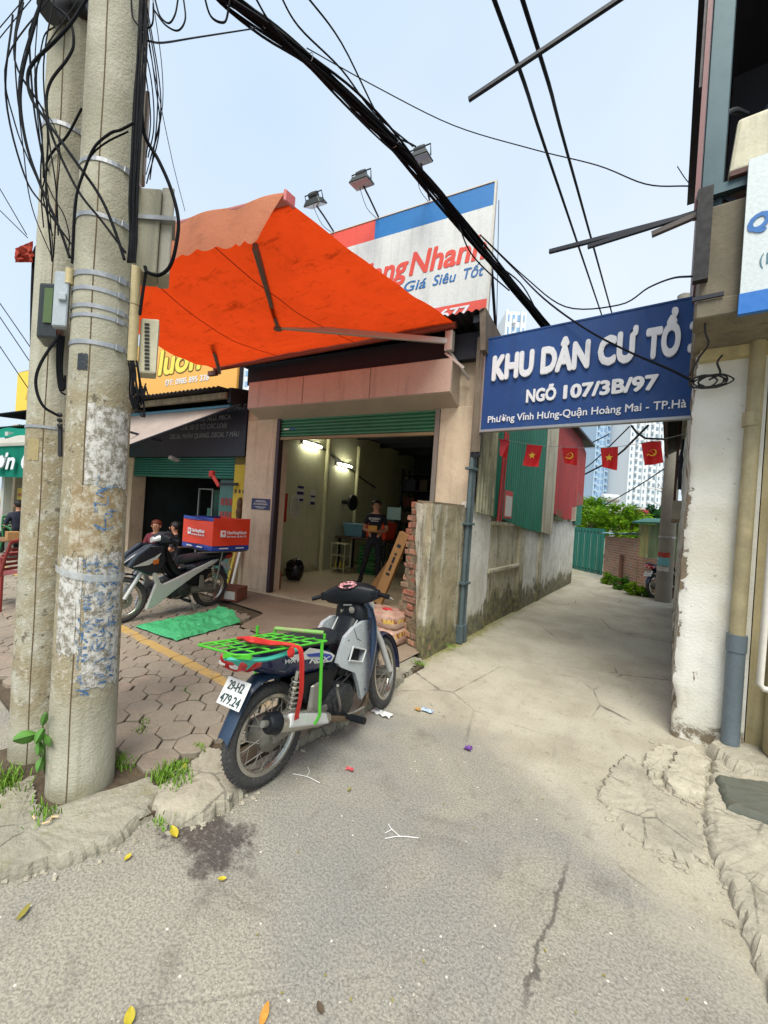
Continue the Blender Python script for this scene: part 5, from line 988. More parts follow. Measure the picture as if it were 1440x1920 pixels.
# leaning planks, carton and tarpaulin on the forecourt
for k, (a, b, w_, c_, lb) in enumerate((((424, 1103), (442, 1040), .05, S(190, 170, 60, .8), 'yellow plank leaning against the garage column behind the delivery motorbike'), ((428, 1102), (447, 1036), .05, S(150, 110, 74, .8), 'brown plank leaning between the yellow and the white ones'), ((433, 1104), (451, 1038), .06, S(220, 214, 204, .8), 'white plank leaning against the garage column'))):
    lo = gp(a[0], a[1], .1); hi = onf(b[0], b[1], -.06); single('plank', MB().beam(lo + V((0, 0, .0)), hi + V((0, 0, .1)), w_, .02, (0, 1, 0)), plain('plank_%d' % k, c_, .7), lb, 'plank')
t = thing('carton', 'low brown carton with a white label behind the rear wheel of the delivery motorbike', 'box', gp(425, 1125, .08)); c_ = gp(424, 1126, .08)
T = Matrix.Translation(c_) @ Matrix.Rotation(R(25), 4, 'Z'); obj('carton_body', MB(T).box(-.22, .18, -.02, .3, .0, .2), W('carton_red', S(150, 92, 72, .75), .8), t, bevel=.006); obj('label', MB(T).box(-.02, .15, -.026, -.021, .03, .15), PAPER, t)
# ================================================================ UTILITY POLES
def ath(px, py, hd): d = ray(px, py); return EYE + d * (hd / math.hypot(d.x, d.y))
def m_pole(name, lo, hi):
    q = NT(name); X, Y, Z = q.xyz(); n1 = q.noise(5, 5, .65, .3); n2 = q.noise(22, 5, .75); n3 = q.noise(80, 3, .6)
    c = q.mix(q.ramp(q.noise(2.3, 4), .35, .68), S(192, 189, 170, .82), S(166, 162, 141, .80)); c = q.mix(q.ramp(n3, .5, .72, 0, .25), c, S(120, 116, 94))
    c = q.mix(q.ramp(q.noise(1, 4, .6, .2, q.map((11, 11, .7))), .5, .72, 0, .4), c, S(112, 108, 84))
    band = q.math('MULTIPLY', q.ramp(Z, lo - .12, lo + .1), q.ramp(Z, hi + .12, hi - .1))
    c = q.mix(q.math('MULTIPLY', band, q.ramp(n1, .36, .56, 0, .8)), c, S(150, 136, 106, .88))
    c = q.mix(q.math('MULTIPLY', band, q.ramp(n2, .53, .62, 0, .6)), c, S(206, 202, 190, .85))
    c = q.mix(q.math('MULTIPLY', band, q.ramp(q.noise(15, 5, .8, 0, q.map(loc=(4, 2, 9))), .57, .65, 0, .8)), c, S(84, 76, 62))
    c = q.mix(q.ramp(q.math('ADD', Z, q.math('MULTIPLY', n1, .3)), .34, .12, 0, .5), c, S(116, 112, 78))
    return q.out(c, .92, q.bump(q.math('ADD', n3, q.math('MULTIPLY', q.math('ADD', n2, n1), 1.6)), .55, .007))
def pole(name, base, top_px, r0, r1, lo, hi, lb, straps, ztop, mname):
    b = V((base[0], base[1], 0)); hd = b.length; tp = ath(top_px[0], top_px[1], hd); axis = (tp - b).normalized(); L_ = ztop / axis.z
    t = thing('utility_pole', lb, 'pole', b); m = m_pole(mname, lo, hi); top = b + axis * L_
    obj('shaft', MB().tube([b - axis * .1, b, b + axis * L_ * .3, b + axis * L_ * .6, top], [r0 * 1.01, r0, r0 + (r1 - r0) * .3, r0 + (r1 - r0) * .6, r1], 40), m, t, smooth=True)
    cdir = (V((0, 0, 0)) - V((b.x, b.y, 0))).normalized()
    def surf(ang, z, off=0.): 
        rr = r0 + (r1 - r0) * z / ztop + off; d = Matrix.Rotation(R(ang), 3, 'Z') @ cdir; return b + axis * (z / axis.z) + d * rr
    obj('seam', MB().tube([surf(-22 + .6 * math.sin(k), k * .11, -.001) for k in range(int(ztop / .11))], .0035, 5), W('seam_concrete', S(112, 94, 70, .8), .95), t)
    for z, h_, tl in straps:
        mb = MB(); N_ = 40; vs = []
        for k in range(N_):
            a = 360 * k / N_; zz = z + tl * math.sin(R(a)); vs += [surf(a, zz - h_ / 2, .001), surf(a, zz - h_ / 2, .0045), surf(a, zz + h_ / 2, .0045), surf(a, zz + h_ / 2, .001)]
        mb.add(vs, [(k * 4 + j, ((k + 1) % N_) * 4 + j, ((k + 1) % N_) * 4 + (j + 1) % 4, k * 4 + (j + 1) % 4) for k in range(N_) for j in range(4)])
        sm = obj('strap', mb, AL, t); obj('buckle', MB().ob(surf(28, z, .008), (Matrix.Rotation(R(28), 3, 'Z') @ cdir).cross(V((0, 0, 1))) * .018, (Matrix.Rotation(R(28), 3, 'Z') @ cdir) * .006, (0, 0, h_ * .75)), AL, sm, bevel=.002)
    return t, surf, b, axis
PBASE = V((-2.45, .85, 0))
def zpx(px, py): return ath(px, py, PBASE.length - .13).z
fz = [(zpx(190, 297), .020, .004), (zpx(185, 402), .020, -.004), (zpx(185, 512), .024, .006), (zpx(180, 541), .020, 0), (zpx(178, 573), .020, .004), (zpx(176, 590), .018, .005), (zpx(170, 640), .022, .004)]
P1, s1, pb1, pa1 = pole('utility_pole', PBASE, (226, 0), .148, .122, .55, 2.15, 'thick concrete utility pole with steel straps, blue stencilled scraps and paper shreds', fz, 5.6, 'pole_front')
P2, s2, pb2, pa2 = pole('utility_pole', (-2.95, .80), (142, 60), .140, .118, .3, 2.0, 'second concrete utility pole standing close behind the strapped one', [(ath(140, 258, 3.0).z, .022, 0), (1.93, .016, .0)], 4.75, 'pole_back')
# paper, stencil and tape on the front pole
def wrap(a0, a1, z0, z1, m, nm, off=.0025, rag=.02, seed=0, par=None, sf=None):
    sf = sf or s1
    def fn(u, v):
        a = a0 + (a1 - a0) * u + (rag * 60 * noise.noise(V((v * 5, seed, 0))) if u in (0, 1) else 0); z = z0 + (z1 - z0) * v + (rag * 2 * noise.noise(V((u * 7, seed, 3))) if v in (0, 1) else 0)
        return sf(a, z, off + .002 * noise.noise(V((u * 6, v * 6, seed))))
    return obj(nm, MB().grid(fn, 16, 16), m, par or P1, recalc=False, smooth=True)
q = NT('poster_scraps'); c = q.mix(q.ramp(q.noise(26, 6, .8), .42, .6), S(214, 212, 206, .82), S(132, 126, 110, .82)); c = q.mix(q.ramp(q.noise(1, 4, .7, 0, q.map((40, 40, 6))), .55, .68, 0, .6), c, S(110, 104, 92)); q.out(c, .8, q.bump(q.noise(40, 4), .5, .004))
q = NT('poster_brown'); c = q.mix(q.ramp(q.noise(20, 6, .8), .42, .62), S(150, 130, 96, .82), S(196, 188, 168, .82)); q.out(c, .85, q.bump(q.noise(40, 4), .5, .004))
q = NT('stencil_blue'); st_ = q.noise(30, 6, .8); c = q.mix(q.ramp(st_, .44, .62), S(48, 100, 150, .85), S(178, 184, 184, .8)); q.out(c, .8)
PS, PBR, SBL = MATS['poster_scraps'], MATS['poster_brown'], MATS['stencil_blue']
wrap(-8, 62, .60, 1.28, PS, 'paper_scrap', seed=1); wrap(-60, -14, .78, 1.26, PS, 'paper_scrap', seed=2, off=.002); wrap(-42, 20, 1.27, 1.62, PBR, 'paper_scrap', seed=3, off=.0022); wrap(-20, 66, 1.62, 2.02, PS, 'paper_scrap', seed=5, off=.0015, rag=.03); wrap(10, 60, 1.3, 1.6, PBR, 'paper_scrap', seed=8, off=.003)
wrap(-44, -24, 2.18, 2.26, plain('black_tape', S(36, 42, 48), .5), 'tape_patch', seed=4, rag=.004)
wrap(20, 62, 1.36, 1.46, PBR, 'paper_scrap', seed=9, sf=s2, par=P2); wrap(-60, -30, 1.74, 1.86, W('tan_paper', S(176, 160, 116, .8), .8), 'paper_scrap', seed=10, sf=s2, par=P2, rag=.006)
def strokes(a0, z0, cols, rows, ca, cz, n, seed, m, par):
    rr = random.Random(seed); mb = MB()
    for i in range(cols):
        for j in range(rows):
            for k in range(n):
                if rr.random() < .25: continue
                a = a0 + (i + rr.uniform(.0, .7)) * ca; z = z0 + (j + rr.uniform(.0, .85)) * cz; th = rr.choice([0, 0, 1.57, 1.57, .6, -.5]) + rr.gauss(0, .2); L_ = rr.uniform(.25, .7) * cz; wd = rr.uniform(.005, .010)
                da, dz = math.cos(th) * L_ / .15 * 57.3, math.sin(th) * L_; pa, pz = -math.sin(th) * wd / .15 * 57.3, math.cos(th) * wd; q_ = rr.uniform(0, 99)
                mb.grid(lambda u, v: s1(a + da * u + pa * (v - .5) * (.6 + .8 * noise.noise(V((u * 5, q_, 0)))), z + dz * u + pz * (v - .5) * (1 + noise.noise(V((u * 6, q_, 5)))), .0052 + .0003 * (k % 5)), 5, 1)
    return obj('stencil_marks', mb, m, par, recalc=False, kind='stuff')
strokes(4, .62, 2, 9, 22, .07, 6, 2, SBL, P1); strokes(-17, .56, 1, 10, 15, .07, 6, 5, SBL, P1); strokes(0, 1.40, 2, 3, 15, .08, 6, 9, SBL, P1)
TAPE = NT('clear_tape'); TAPE.out(S(206, 212, 214, .85), .25, Alpha=.55); 
tw = MB(); N_ = 48
tw.grid(lambda u, v: s1(360 * u, 1.18 - .03 * math.sin(R(360 * u + 40)) + .035 * (v - .5) + .006 * noise.noise(V((u * 20, v * 3, 1))), .007), N_, 2); obj('tape_wrap', tw, MATS['clear_tape'], P1, smooth=True, recalc=False)
# ---------------------------------------------------------------- boxes on the poles
BEI = W('beige_conduit', S(214, 196, 148, .82), .5, .82, 5, .5, dirt=.2); MET = W('meter_grey', S(168, 164, 142, .8), .6, .75, 4, .6, streak=.4, dirt=.2); LGR = W('cabinet_grey', S(176, 186, 192, .82), .5, .85, 4, .5)
def pxbox(mb, x0, x1, y0, y1, k0, dk, sk=0.):
    """a box whose near face fills the pixel rectangle at depth k0 and which reaches dk metres back"""
    a, b, c, d = at(x0 + sk, y0, k0), at(x1 + sk, y0, k0), at(x1, y1, k0), at(x0, y1, k0); bk = V((-math.sin(CAM_YAW + .5), math.cos(CAM_YAW + .5), 0)) * dk
    zt_, zb_ = (a.z + b.z) / 2, (c.z + d.z) / 2
    a.z = b.z = zt_; c.z = d.z = zb_; d.x, d.y = a.x, a.y; c.x, c.y = b.x, b.y
    return mb.hexa([d, c, c + bk, d + bk, a, b, b + bk, a + bk])
t = thing('conduit', 'cream plastic cable trough strapped to the thick utility pole', 'conduit', s1(62, zpx(245, 680)))
za, zb2 = zpx(245, 678), zpx(245, 488)
def trough(u, v): a = 48 + 26 * u; return s1(a, za + (zb2 - za) * v, .004 + .028 * math.sin(math.pi * u) ** .5)
obj('cover', MB().grid(trough, 12, 8), BEI, t, smooth=True, recalc=False); obj('joint', MB().grid(lambda u, v: trough(u, .6 + .012 * v) + (trough(u, .6) - s1(48 + 26 * u, zpx(245, 600), 0)).normalized() * .002, 12, 1), W('joint_line', S(150, 130, 90, .8), .8), t, recalc=False)
single('conduit_stub', MB().tube([s1(-78, zpx(130, 516), .016), s1(-78, zpx(130, 486), .016)], .017, 12), BEI, 'short cream pipe stub between the two poles', 'conduit', smooth=True)
t = thing('meter_box', 'grey electricity meter box with a lid strapped to the thick utility pole', 'meter box', at(285, 515, 2.15))
obj('case', pxbox(MB(), 259, 304, 352, 512, 2.12, .16), MET, t, bevel=.006); obj('lid', pxbox(MB(), 304.5, 328, 350, 516, 2.14, .17), W('lid_grey', S(186, 182, 166, .8), .5, .8), t, bevel=.008); obj('band', pxbox(MB(), 257, 330, 403, 411, 2.105, .19), AL, t)
t = thing('louvred_box', 'cream box with a column of louvres hung under the grey meter box', 'junction box', at(280, 700, 2.12))
obj('case', pxbox(MB(), 262, 297, 597, 700, 2.14, .12, 2), W('louvre_cream', S(206, 200, 172, .82), .5, .85), t, bevel=.01, seg=2)
for k in range(13): obj('louvre', pxbox(MB(), 271 + .0 * k, 280, 606 + k * 6.9, 609.5 + k * 6.9, 2.134, .012), BLK, t)
t = thing('slim_box', 'slim faded pinkish box high on the thick utility pole behind its cables', 'junction box', at(270, 330, 2.2)); obj('case', pxbox(MB(), 262, 281, 168, 330, 2.2, .1), W('pinkish', S(172, 156, 146, .8), .6), t, bevel=.006)
t = thing('cabinet', 'grey distribution cabinet with its door ajar between the two poles', 'cabinet', at(100, 640, 1.95))
obj('case', pxbox(MB(), 74, 112, 530, 634, 2.05, .16), plain('dark_case', S(40, 46, 44, .8), .35), t, bevel=.012, seg=2); obj('door', pxbox(MB(), 103, 131, 508, 612, 1.97, .05), LGR, t, bevel=.006); obj('latch', pxbox(MB(), 109, 124, 548, 562, 1.955, .02), LGR, t, bevel=.004); obj('terminal', pxbox(MB(), 84, 100, 540, 605, 2.04, .01), plain('term_green', S(86, 110, 60, .7), .5), t)
single('cable_clamp', MB().tube([ath(90, 20, 2.9), ath(125, 8, 2.95), ath(165, 12, 2.9)], .055, 10), BLK, 'dark cable clamp wrapped round the top of the second utility pole', 'clamp', smooth=True)
t = thing('cable_joint', 'black cable joint hanging low between the two poles', 'joint', at(112, 850, 2.02)); obj('body', MB().tube([at(113, 856, 2.0), at(113, 795, 2.0)], .010, 8), BLK, t)
for k in range(3): obj('knob', MB().ball(at(112, 778 + k * 10, 1.99), .012, 8, 6), BLK, t)
# ---------------------------------------------------------------- cables
CAB = plain('cable', S(9, 11, 16), .75, Specular_IOR_Level=.15)
def cable(pts, wpx, lb, group=None, k=2.0, sm=6, m=None, cat='cable', ext=None):
    P_ = [at(p[0], p[1], p[2] if len(p) > 2 else k) for p in pts]
    if ext == 'line': P_ = [P_[0] + (P_[0] - P_[1]) * 7] + P_
    elif ext: P_ = [P_[0] + V(ext)] + P_
    kk = sum((p[2] if len(p) > 2 else k) for p in pts) / len(pts)
    return single('cable', MB().tube(P_, wpx / 2 / CAM_F * kk, 7, smooth=sm), m or CAB, lb, cat, group, smooth=True)
d3 = lambda L_: [(a / 3, b / 3) + tuple(c) for a, b, *c in L_]
GL, GR = 'cables looping beside the poles', 'cables running down the thick pole'
cable(d3([(235, -20), (200, 120), (165, 250), (125, 420), (115, 600), (150, 820), (210, 1000), (270, 1140), (340, 1300), (392, 1450)]), 5, 'thick black cable swinging out widest beside the second pole', GL, 1.9)
cable(d3([(490, -10), (400, 130), (310, 230), (190, 350), (155, 440), (180, 560), (270, 690), (420, 900), (560, 1100), (640, 1280), (700, 1460)]), 5.5, 'thick black cable crossing over both poles down to the cream trough', GL, 1.83)
cable(d3([(300, 30), (390, 110), (415, 240), (380, 330), (290, 450), (262, 560), (280, 720), (350, 900), (450, 1090), (570, 1240), (705, 1420)]), 4.5, 'black cable bellying out and crossing the thick pole to the cream trough', GL, 1.86)
cable(d3([(240, -20), (180, 140), (165, 230), (190, 600), (240, 900), (245, 1000)]), 3.2, 'thin dark cable hanging between the widest loop and the second pole', GL, 1.92)
cable(d3([(125, -20), (100, 120), (85, 330), (100, 560), (115, 640)]), 2.4, 'thin dark cable hanging outermost beside the second pole', GL, 1.95)
cable(d3([(310, 150), (255, 190), (230, 280), (205, 420), (215, 620), (240, 830), (250, 1000), (232, 1100), (245, 1280)]), 2.2, 'thin dark wire hanging close along the second pole', GL, 1.95)
cable(d3([(755, 690), (680, 730), (620, 750), (530, 830), (470, 970), (430, 1100), (415, 1250), (405, 1480)]), 4.5, 'black cable looping across the thick pole below its uppermost strap', GR, 1.80)
cable(d3([(722, 740), (600, 800), (510, 880), (450, 1020), (425, 1180), (410, 1460)]), 3, 'thinner black cable following the loop across the thick pole', GR, 1.81)
cable(d3([(435, 120), (435, 400), (420, 640), (400, 850), (400, 1100), (390, 1300)]), 2, 'thin dark wire running down the face of the second pole', GL, 2.45)
cable(d3([(460, 610), (380, 760), (300, 850), (262, 920), (270, 960)]), 4, 'short black cable crossing the second pole at its strap', GL, 2.2)
cable(d3([(260, 1020), (300, 1110), (360, 1210), (390, 1330), (385, 1420)]), 2, 'thin wire sagging low across the second pole', GL, 2.2)
for k in range(11):
    ox = (k % 4) * 10 - 12; oz = (k // 4) * 6; rr = random.Random(k)
    top = (268 + ox * .33 + rr.uniform(-2, 6), -10 - 3 * k); mid = (258 + ox * .5 + rr.uniform(-2, 2), 200); low = (250 + ox * .45 + rr.uniform(-2, 2), 360); end = (240 + (k % 4) * 4.2, 492)
    cable([top + (1.93 + oz * .004,), (265 + ox * .5, 90, 1.92 + oz * .004), mid + (1.92 + oz * .004,), low + (1.91 + oz * .004,), (244 + (k % 4) * 4, 440, 1.90), end + (1.885,)], rr.choice([3, 3.5, 4.2]), 'black cable running straight down the thick pole into the cream trough', 'cables feeding the cream trough')
cable([(264, 195, 1.95), (271, 253, 1.98), (297, 300, 2.0), (320, 353, 2.02), (334, 410, 2.03), (330, 460, 2.04), (318, 500, 2.06), (297, 516, 2.08), (276, 510, 2.09), (272, 500, 2.1)], 6.5, 'thick black cable looping round the lid of the grey meter box', None)
cable([(273, 512, 2.12), (268, 545, 2.1), (262, 590, 2.08)], 5.5, 'thick black cable dropping from the meter box to the louvred box', None)
for k, L_ in enumerate(([(870, -10), (900, 90), (950, 130), (985, 80), (1002, -10)], [(870, 60), (930, 140), (1000, 172), (1042, 110), (1032, -10)], [(738, -10), (745, 90), (775, 140), (812, 175)], [(862, 20), (860, 120), (840, 155), (800, 150)])):
    cable(d3(L_), 3, 'slack loop of black cable at the head of the thick pole', 'slack loops at the pole head', 2.0)
for k in range(14):
    rr = random.Random(40 + k); x0 = 243 + rr.uniform(-4, 14); ln = rr.uniform(40, 100)
    cable([(x0, 676, 1.9), (x0 + 4, 700, 1.9), (x0 + rr.uniform(2, 14), 720 + ln * .3, 1.9 + rr.uniform(-.03, .05)), (x0 + rr.uniform(6, 22), 712 + ln * .75, 1.9), (x0 + rr.uniform(10, 26), 706 + ln * .35 * rr.uniform(.6, 1.3), 1.92)], 2.6, 'cut black cable end dangling out of the foot of the cream trough', 'cable ends below the trough')
cable([(112, 627, 2.0), (77, 680, 1.95), (67, 720, 1.93), (80, 760, 1.93), (110, 780, 1.97)], 5, 'thick black cable looping below the grey cabinet', None)
for k in range(4): cable([(108 + k * 4, 630, 2.02), (107 + k * 3, 690, 2.05), (112 + k * 3, 730, 2.05), (122, 740 - k * 12, 2.05)], 3.5, 'black cable hanging from the underside of the grey cabinet', 'cables below the cabinet')
cable([(60, 700, 2.6), (60, 600, 2.6), (62, 520, 2.6), (66, 470, 2.6), (82, 455, 2.6)], 6, 'dark tarred cable tied off beside the second pole', None)
cable([(61, 710, 2.6), (64, 780, 2.7), (70, 840, 2.7)], 2, 'thin wire continuing down beside the second pole', None)
cable([(278, 77, 2.05), (307, 80, 2.3), (370, 70, 2.8), (480, 53, 3.4)], 2.8, 'dark cable leaving the thick pole towards the cable bundle', None)
cable([(279, 84, 2.06), (300, 190, 2.5), (325, 310, 3.0), (347, 396, 3.3)], 1.3, 'fine wire slanting from the thick pole down to the orange canopy', None, sm=2)
for k, L_ in enumerate(([(-20, 95), (66, -10)], [(-20, 75), (52, -10)], [(-20, 320, 4), (50, 440, 4)], [(-20, 375, 4), (52, 446, 4)], [(-20, 540, 5), (70, 670, 5)], [(-20, 565, 5), (64, 690, 5)], [(-20, 620, 5), (62, 742, 5)])):
    cable(L_, 1.6, 'thin overhead wire running off along the street beyond the poles', 'thin street wires', 4, 0, ext='line')
for k in range(8):
    rr = random.Random(300 + k); x0 = rr.uniform(20, 150); y0 = rr.uniform(-30, 30); x2 = rr.uniform(28, 120); y2 = rr.uniform(180, 330); x3 = rr.uniform(90, 135); y3 = rr.uniform(440, 505)
    cable([(x0, y0, 1.98), (min(x0, x2) - rr.uniform(0, 26), (y0 + y2) / 2, 1.9 + rr.uniform(-.05, .08)), (x2, y2, 1.93), ((x2 + x3) / 2 - rr.uniform(-10, 18), (y2 + y3) / 2, 1.92), (x3, y3, 1.95)], rr.choice([1.8, 2.4, 3.2]), 'slack dark cable hanging in the tangle between the two pole heads', 'tangle of cables at the pole heads')
for k in range(6):
    rr = random.Random(400 + k); x0 = rr.uniform(262, 290); cable([(x0, rr.uniform(-20, 60), 2.0), (x0 + rr.uniform(6, 26), rr.uniform(110, 160), 2.0), (x0 + rr.uniform(0, 30), rr.uniform(200, 260), 2.02), (272 + rr.uniform(-4, 10), rr.uniform(290, 345), 2.05)], rr.choice([1.5, 2.2]), 'thin wire drooping beside the slim pinkish box on the thick pole', 'thin wires by the slim box')
# overhead bundle across the forecourt
bd = thing('cable_bundle', 'heavy sagging bundle of black cables strung over the forecourt to the alley sign', 'cable bundle', at(760, 280, 4.6))
core = [(258, -330, 2.2), (300, -150, 2.8), (360, -60, 3.4), (420, -10, 3.5), (500, 45, 3.7), (580, 110, 3.9), (660, 185, 4.2), (740, 268, 4.5), (820, 360, 4.8), (900, 462, 5.2), (960, 535, 5.4), (1024, 612, 5.7), (1060, 660, 6.0)]
for k in range(17):
    rr = random.Random(70 + k); a = k * 1.9; P_ = []; rad = rr.uniform(.018, .062); wob = rr.uniform(.2, .6)
    for i, (x, y, kk) in enumerate(core):
        o_ = rad * (1 + .5 * math.sin(i * 1.7 + k)) if k else 0; sgx = .05 * rr.uniform(-1, .3) if k > 12 else 0
        P_.append(at(x, y, kk) + V((math.cos(a + i * wob) * o_, .0, math.sin(a + i * wob) * o_ * .9 + sgx)))
    obj('strand', MB().tube(P_, .012 if k else .02, 6, smooth=4), CAB, bd, smooth=True)
for k, L_ in enumerate(([(470, -20, 3.4), (520, 60, 3.6), (620, 160, 4.0), (690, 232, 4.3), (760, 280, 4.5)], [(520, -20, 3.5), (560, 50, 3.8), (640, 130, 4.1), (700, 210, 4.4), (775, 275, 4.5)], [(565, -20, 3.6), (640, 80, 4), (720, 235, 4.4), (780, 275, 4.6)], [(640, 190, 4.1), (700, 250, 4.3), (745, 290, 4.5), (790, 325, 4.7)], [(858, 415, 5.0), (880, 470, 5.0), (915, 510, 5.2), (955, 545, 5.4)], [(870, 430, 5.0), (910, 480, 5.1), (975, 530, 5.5), (1010, 590, 5.6)], [(380, -20, 3.3), (395, 30, 3.4), (420, 42, 3.5), (428, 20, 3.5), (432, -10, 3.5)])):
    obj('loose_strand', MB().tube([at(*p) for p in L_], .009, 6, smooth=6), CAB, bd, smooth=True)
for i in (5, 7, 9): obj('tie', MB().tube([at(*core[i]) + V((math.cos(a) * .052, 0, math.sin(a) * .052)) for a in [j * .5 for j in range(14)]], .004, 5), AL, bd)
cable([(905, 445, 5.2), (960, 500, 5.6), (1020, 560, 4.6), (1100, 618, 4.2), (1180, 660, 3.8), (1250, 690, 3.3), (1300, 715, 3.0)], 3.4, 'black cable running from the bundle across the blue sign to the corner coil', None)
cable([(900, 440, 5.2), (985, 520, 5.6), (1060, 575, 5.0), (1160, 572, 4.4), (1215, 540, 3.9), (1260, 522, 3.4), (1300, 518, 3.0)], 2.8, 'thin black cable sagging above the blue sign to the corner building', None)
cable([(575, 90, 3.9), (700, 160, 4), (850, 235, 4.2), (1000, 280, 4), (1120, 310, 3.6), (1210, 345, 3.2), (1295, 349, 2.8)], 2.0, 'thin wire curving across the sky to the steel post of the corner building', None)
cable([(1270, 312, 2.9), (1285, 335, 2.85), (1296, 347, 2.8)], 1.6, 'short bent wire end sticking up at the steel post', None)
for k, (x0, x1) in enumerate(((925, 1128), (981, 1148))):
    cable([(x0 - 20, -60, 3.6), ((x0 + x1) / 2, 290, 6.5), (x1, 590, 14)], 4, ['twisted power line running up the alley above the sign, farther from the corner building', 'twisted power line running up the alley above the sign, closer to the corner building'][k], 'power lines over the alley', sm=6, ext=(-.5, -9, .4))
for k, L_ in enumerate(([(1060, 905, 20), (1110, 868, 17), (1180, 800, 13)], [(1085, 895, 19), (1150, 860, 16), (1215, 798, 12)], [(1070, 850, 18), (1140, 815, 16)], [(1110, 960, 22), (1190, 915, 18), (1262, 868, 14)])):
    cable(L_, 3.5 if k == 1 else 2, 'dark overhead line crossing in front of the far tower', 'lines in front of the tower', sm=3)
cable([(1184, 798, 12), (1210, 822, 11.5), (1285, 822, 11)], 4, 'black cable kinked under the blue sign beside the far tower', None, sm=2)
# ================================================================ MOTORBIKES
TYRE = W('tyre', S(66, 66, 66, .75), .9, .7, 20, .5, 80, .3, .003, dirt=.35, dirtcol=S(128, 120, 106)); CHR = plain('chrome', S(190, 186, 176, .85), .25, .8, .2, 20); STL = W('dull_steel', S(150, 148, 140, .8), .45, .7, 14, .5, metal=.6)
PLB = W('black_trim', S(16, 21, 28, .7), .45, .8, 10, .4, dirt=.10, dirtcol=S(70, 68, 64), Specular_IOR_Level=.3); ENG = W('engine_black', S(34, 38, 42, .75), .5, .7, 16, .5, dirt=.25, dirtcol=S(120, 110, 96)); GAL = W('engine_grey', S(130, 128, 118, .8), .5, .7, 14, .6, metal=.4, dirt=.2)
SIL = plain('silver_paint', S(206, 208, 206, .85), .3, .25, .04, 3); NVY = plain('navy_paint', S(22, 34, 74, .85), .22, .1, .1, Coat_Weight=.5); DNV = plain('dark_navy', S(24, 32, 44, .85), .3, .0, .1, Coat_Weight=.3); BLG = NT('blue_fade'); SEAT = W('seat_vinyl', S(34, 38, 46, .8), .55, .8, 12, .4)
y_ = BLG.xyz()[1]; BLG.out(BLG.mix(BLG.ramp(BLG.noise(9, 6, .75), .5, .75, 0, .35), BLG.mix(BLG.ramp(y_, .68, .80), S(186, 194, 198, .76), S(18, 44, 80, .75)), S(120, 116, 104, .7)), BLG.ramp(BLG.noise(12, 5, .7), .35, .7, .2, .5), None, .2)
RLENS = plain('red_lens', S(176, 24, 34, .85), .12, 0, .1, Coat_Weight=.6); CLENS = plain('clear_lens', S(210, 206, 200, .85), .1)
def loft(mb, secs, n=16, ex=2.6, axis='Y'):
    """superellipse sections: (position along axis, centre height, half width, half height[, lateral offset])"""
    vs = []
    for s_ in secs:
        p, zc, hw, hh = s_[:4]; xo = s_[4] if len(s_) > 4 else 0
        for j in range(n):
            a = 2 * math.pi * j / n; c, s2_ = math.cos(a), math.sin(a); x = math.copysign(abs(c) ** (2 / ex), c) * hw + xo; z = math.copysign(abs(s2_) ** (2 / ex), s2_) * hh
            vs.append((x, p, zc + z) if axis == 'Y' else (x, zc + z, p) if axis == 'Z' else (p, x, zc + z))
    m = len(secs); fs = [(i * n + j, i * n + (j + 1) % n, (i + 1) * n + (j + 1) % n, (i + 1) * n + j) for i in range(m - 1) for j in range(n)] + [tuple(range(n))[::-1], tuple((m - 1) * n + j for j in range(n))]
    return mb.add(vs, fs)
def panel(pts, x0, x1): return MB().prism([(x0, y, z) for y, z in pts], (x1 - x0, 0, 0))
WB = 1.21
def bike_wheel(par, nm, y, r, T=None, drum=.085, disc=False):
    c = V((0, y, r)); w_ = obj(nm, (lambda mb: mb.lathe([(r - .066, -.020), (r - .060, -.028), (r - .03, -.036), (r - .008, -.024), (r, -.008), (r, .008), (r - .008, .024), (r - .03, .036), (r - .060, .028), (r - .066, .020)], c, 'X', 48, True))(MB(T)), TYRE, par, smooth=50, local=True)
    tr = MB(T)
    for k in range(60):
        a = 2 * math.pi * k / 60; d = V((0, math.cos(a), math.sin(a))); tg = V((0, -math.sin(a), math.cos(a)))
        for s_ in (-1, 1): tr.ob(c + d * (r - .0045) + V((s_ * .016, 0, -.0)), (V((1, 0, 0)) * .5 + tg * s_ * .5).normalized() * .011, tg * .004, d * .004)
    obj('tread', tr, TYRE, w_, local=True, kind='stuff')
    obj('rim', MB(T).lathe([(r - .062, -.026), (r - .080, -.028), (r - .088, -.02), (r - .082, -.010), (r - .082, .010), (r - .088, .02), (r - .080, .028), (r - .062, .026)], c, 'X', 48, True), CHR if not disc else CHR, w_, smooth=50, local=True)
    obj('hub', MB(T).lathe([(.02, -.085), (.045, -.07), (drum, -.05), (drum, .05), (.05, .07), (.02, .085)], c, 'X', 24), GAL, w_, smooth=50, local=True)
    sp = MB(T)
    for k in range(32):
        a = 2 * math.pi * k / 32; b = a + (.32 if (k // 2) % 2 else -.32); xo = .045 if k % 2 else -.045
        sp.tube([c + V((xo, drum * math.cos(b), drum * math.sin(b))), c + V((xo * .15, (r - .09) * math.cos(a), (r - .09) * math.sin(a)))], .0024, 4)
    obj('spokes', sp, plain('spoke_grey', S(150, 147, 138, .65), .6), w_, local=True)
    if disc: obj('brake_disc', MB(T).lathe([(.055, -.06), (.105, -.06), (.105, -.056), (.055, -.056)], c, 'X', 28, True), STL, w_, local=True)
    return w_
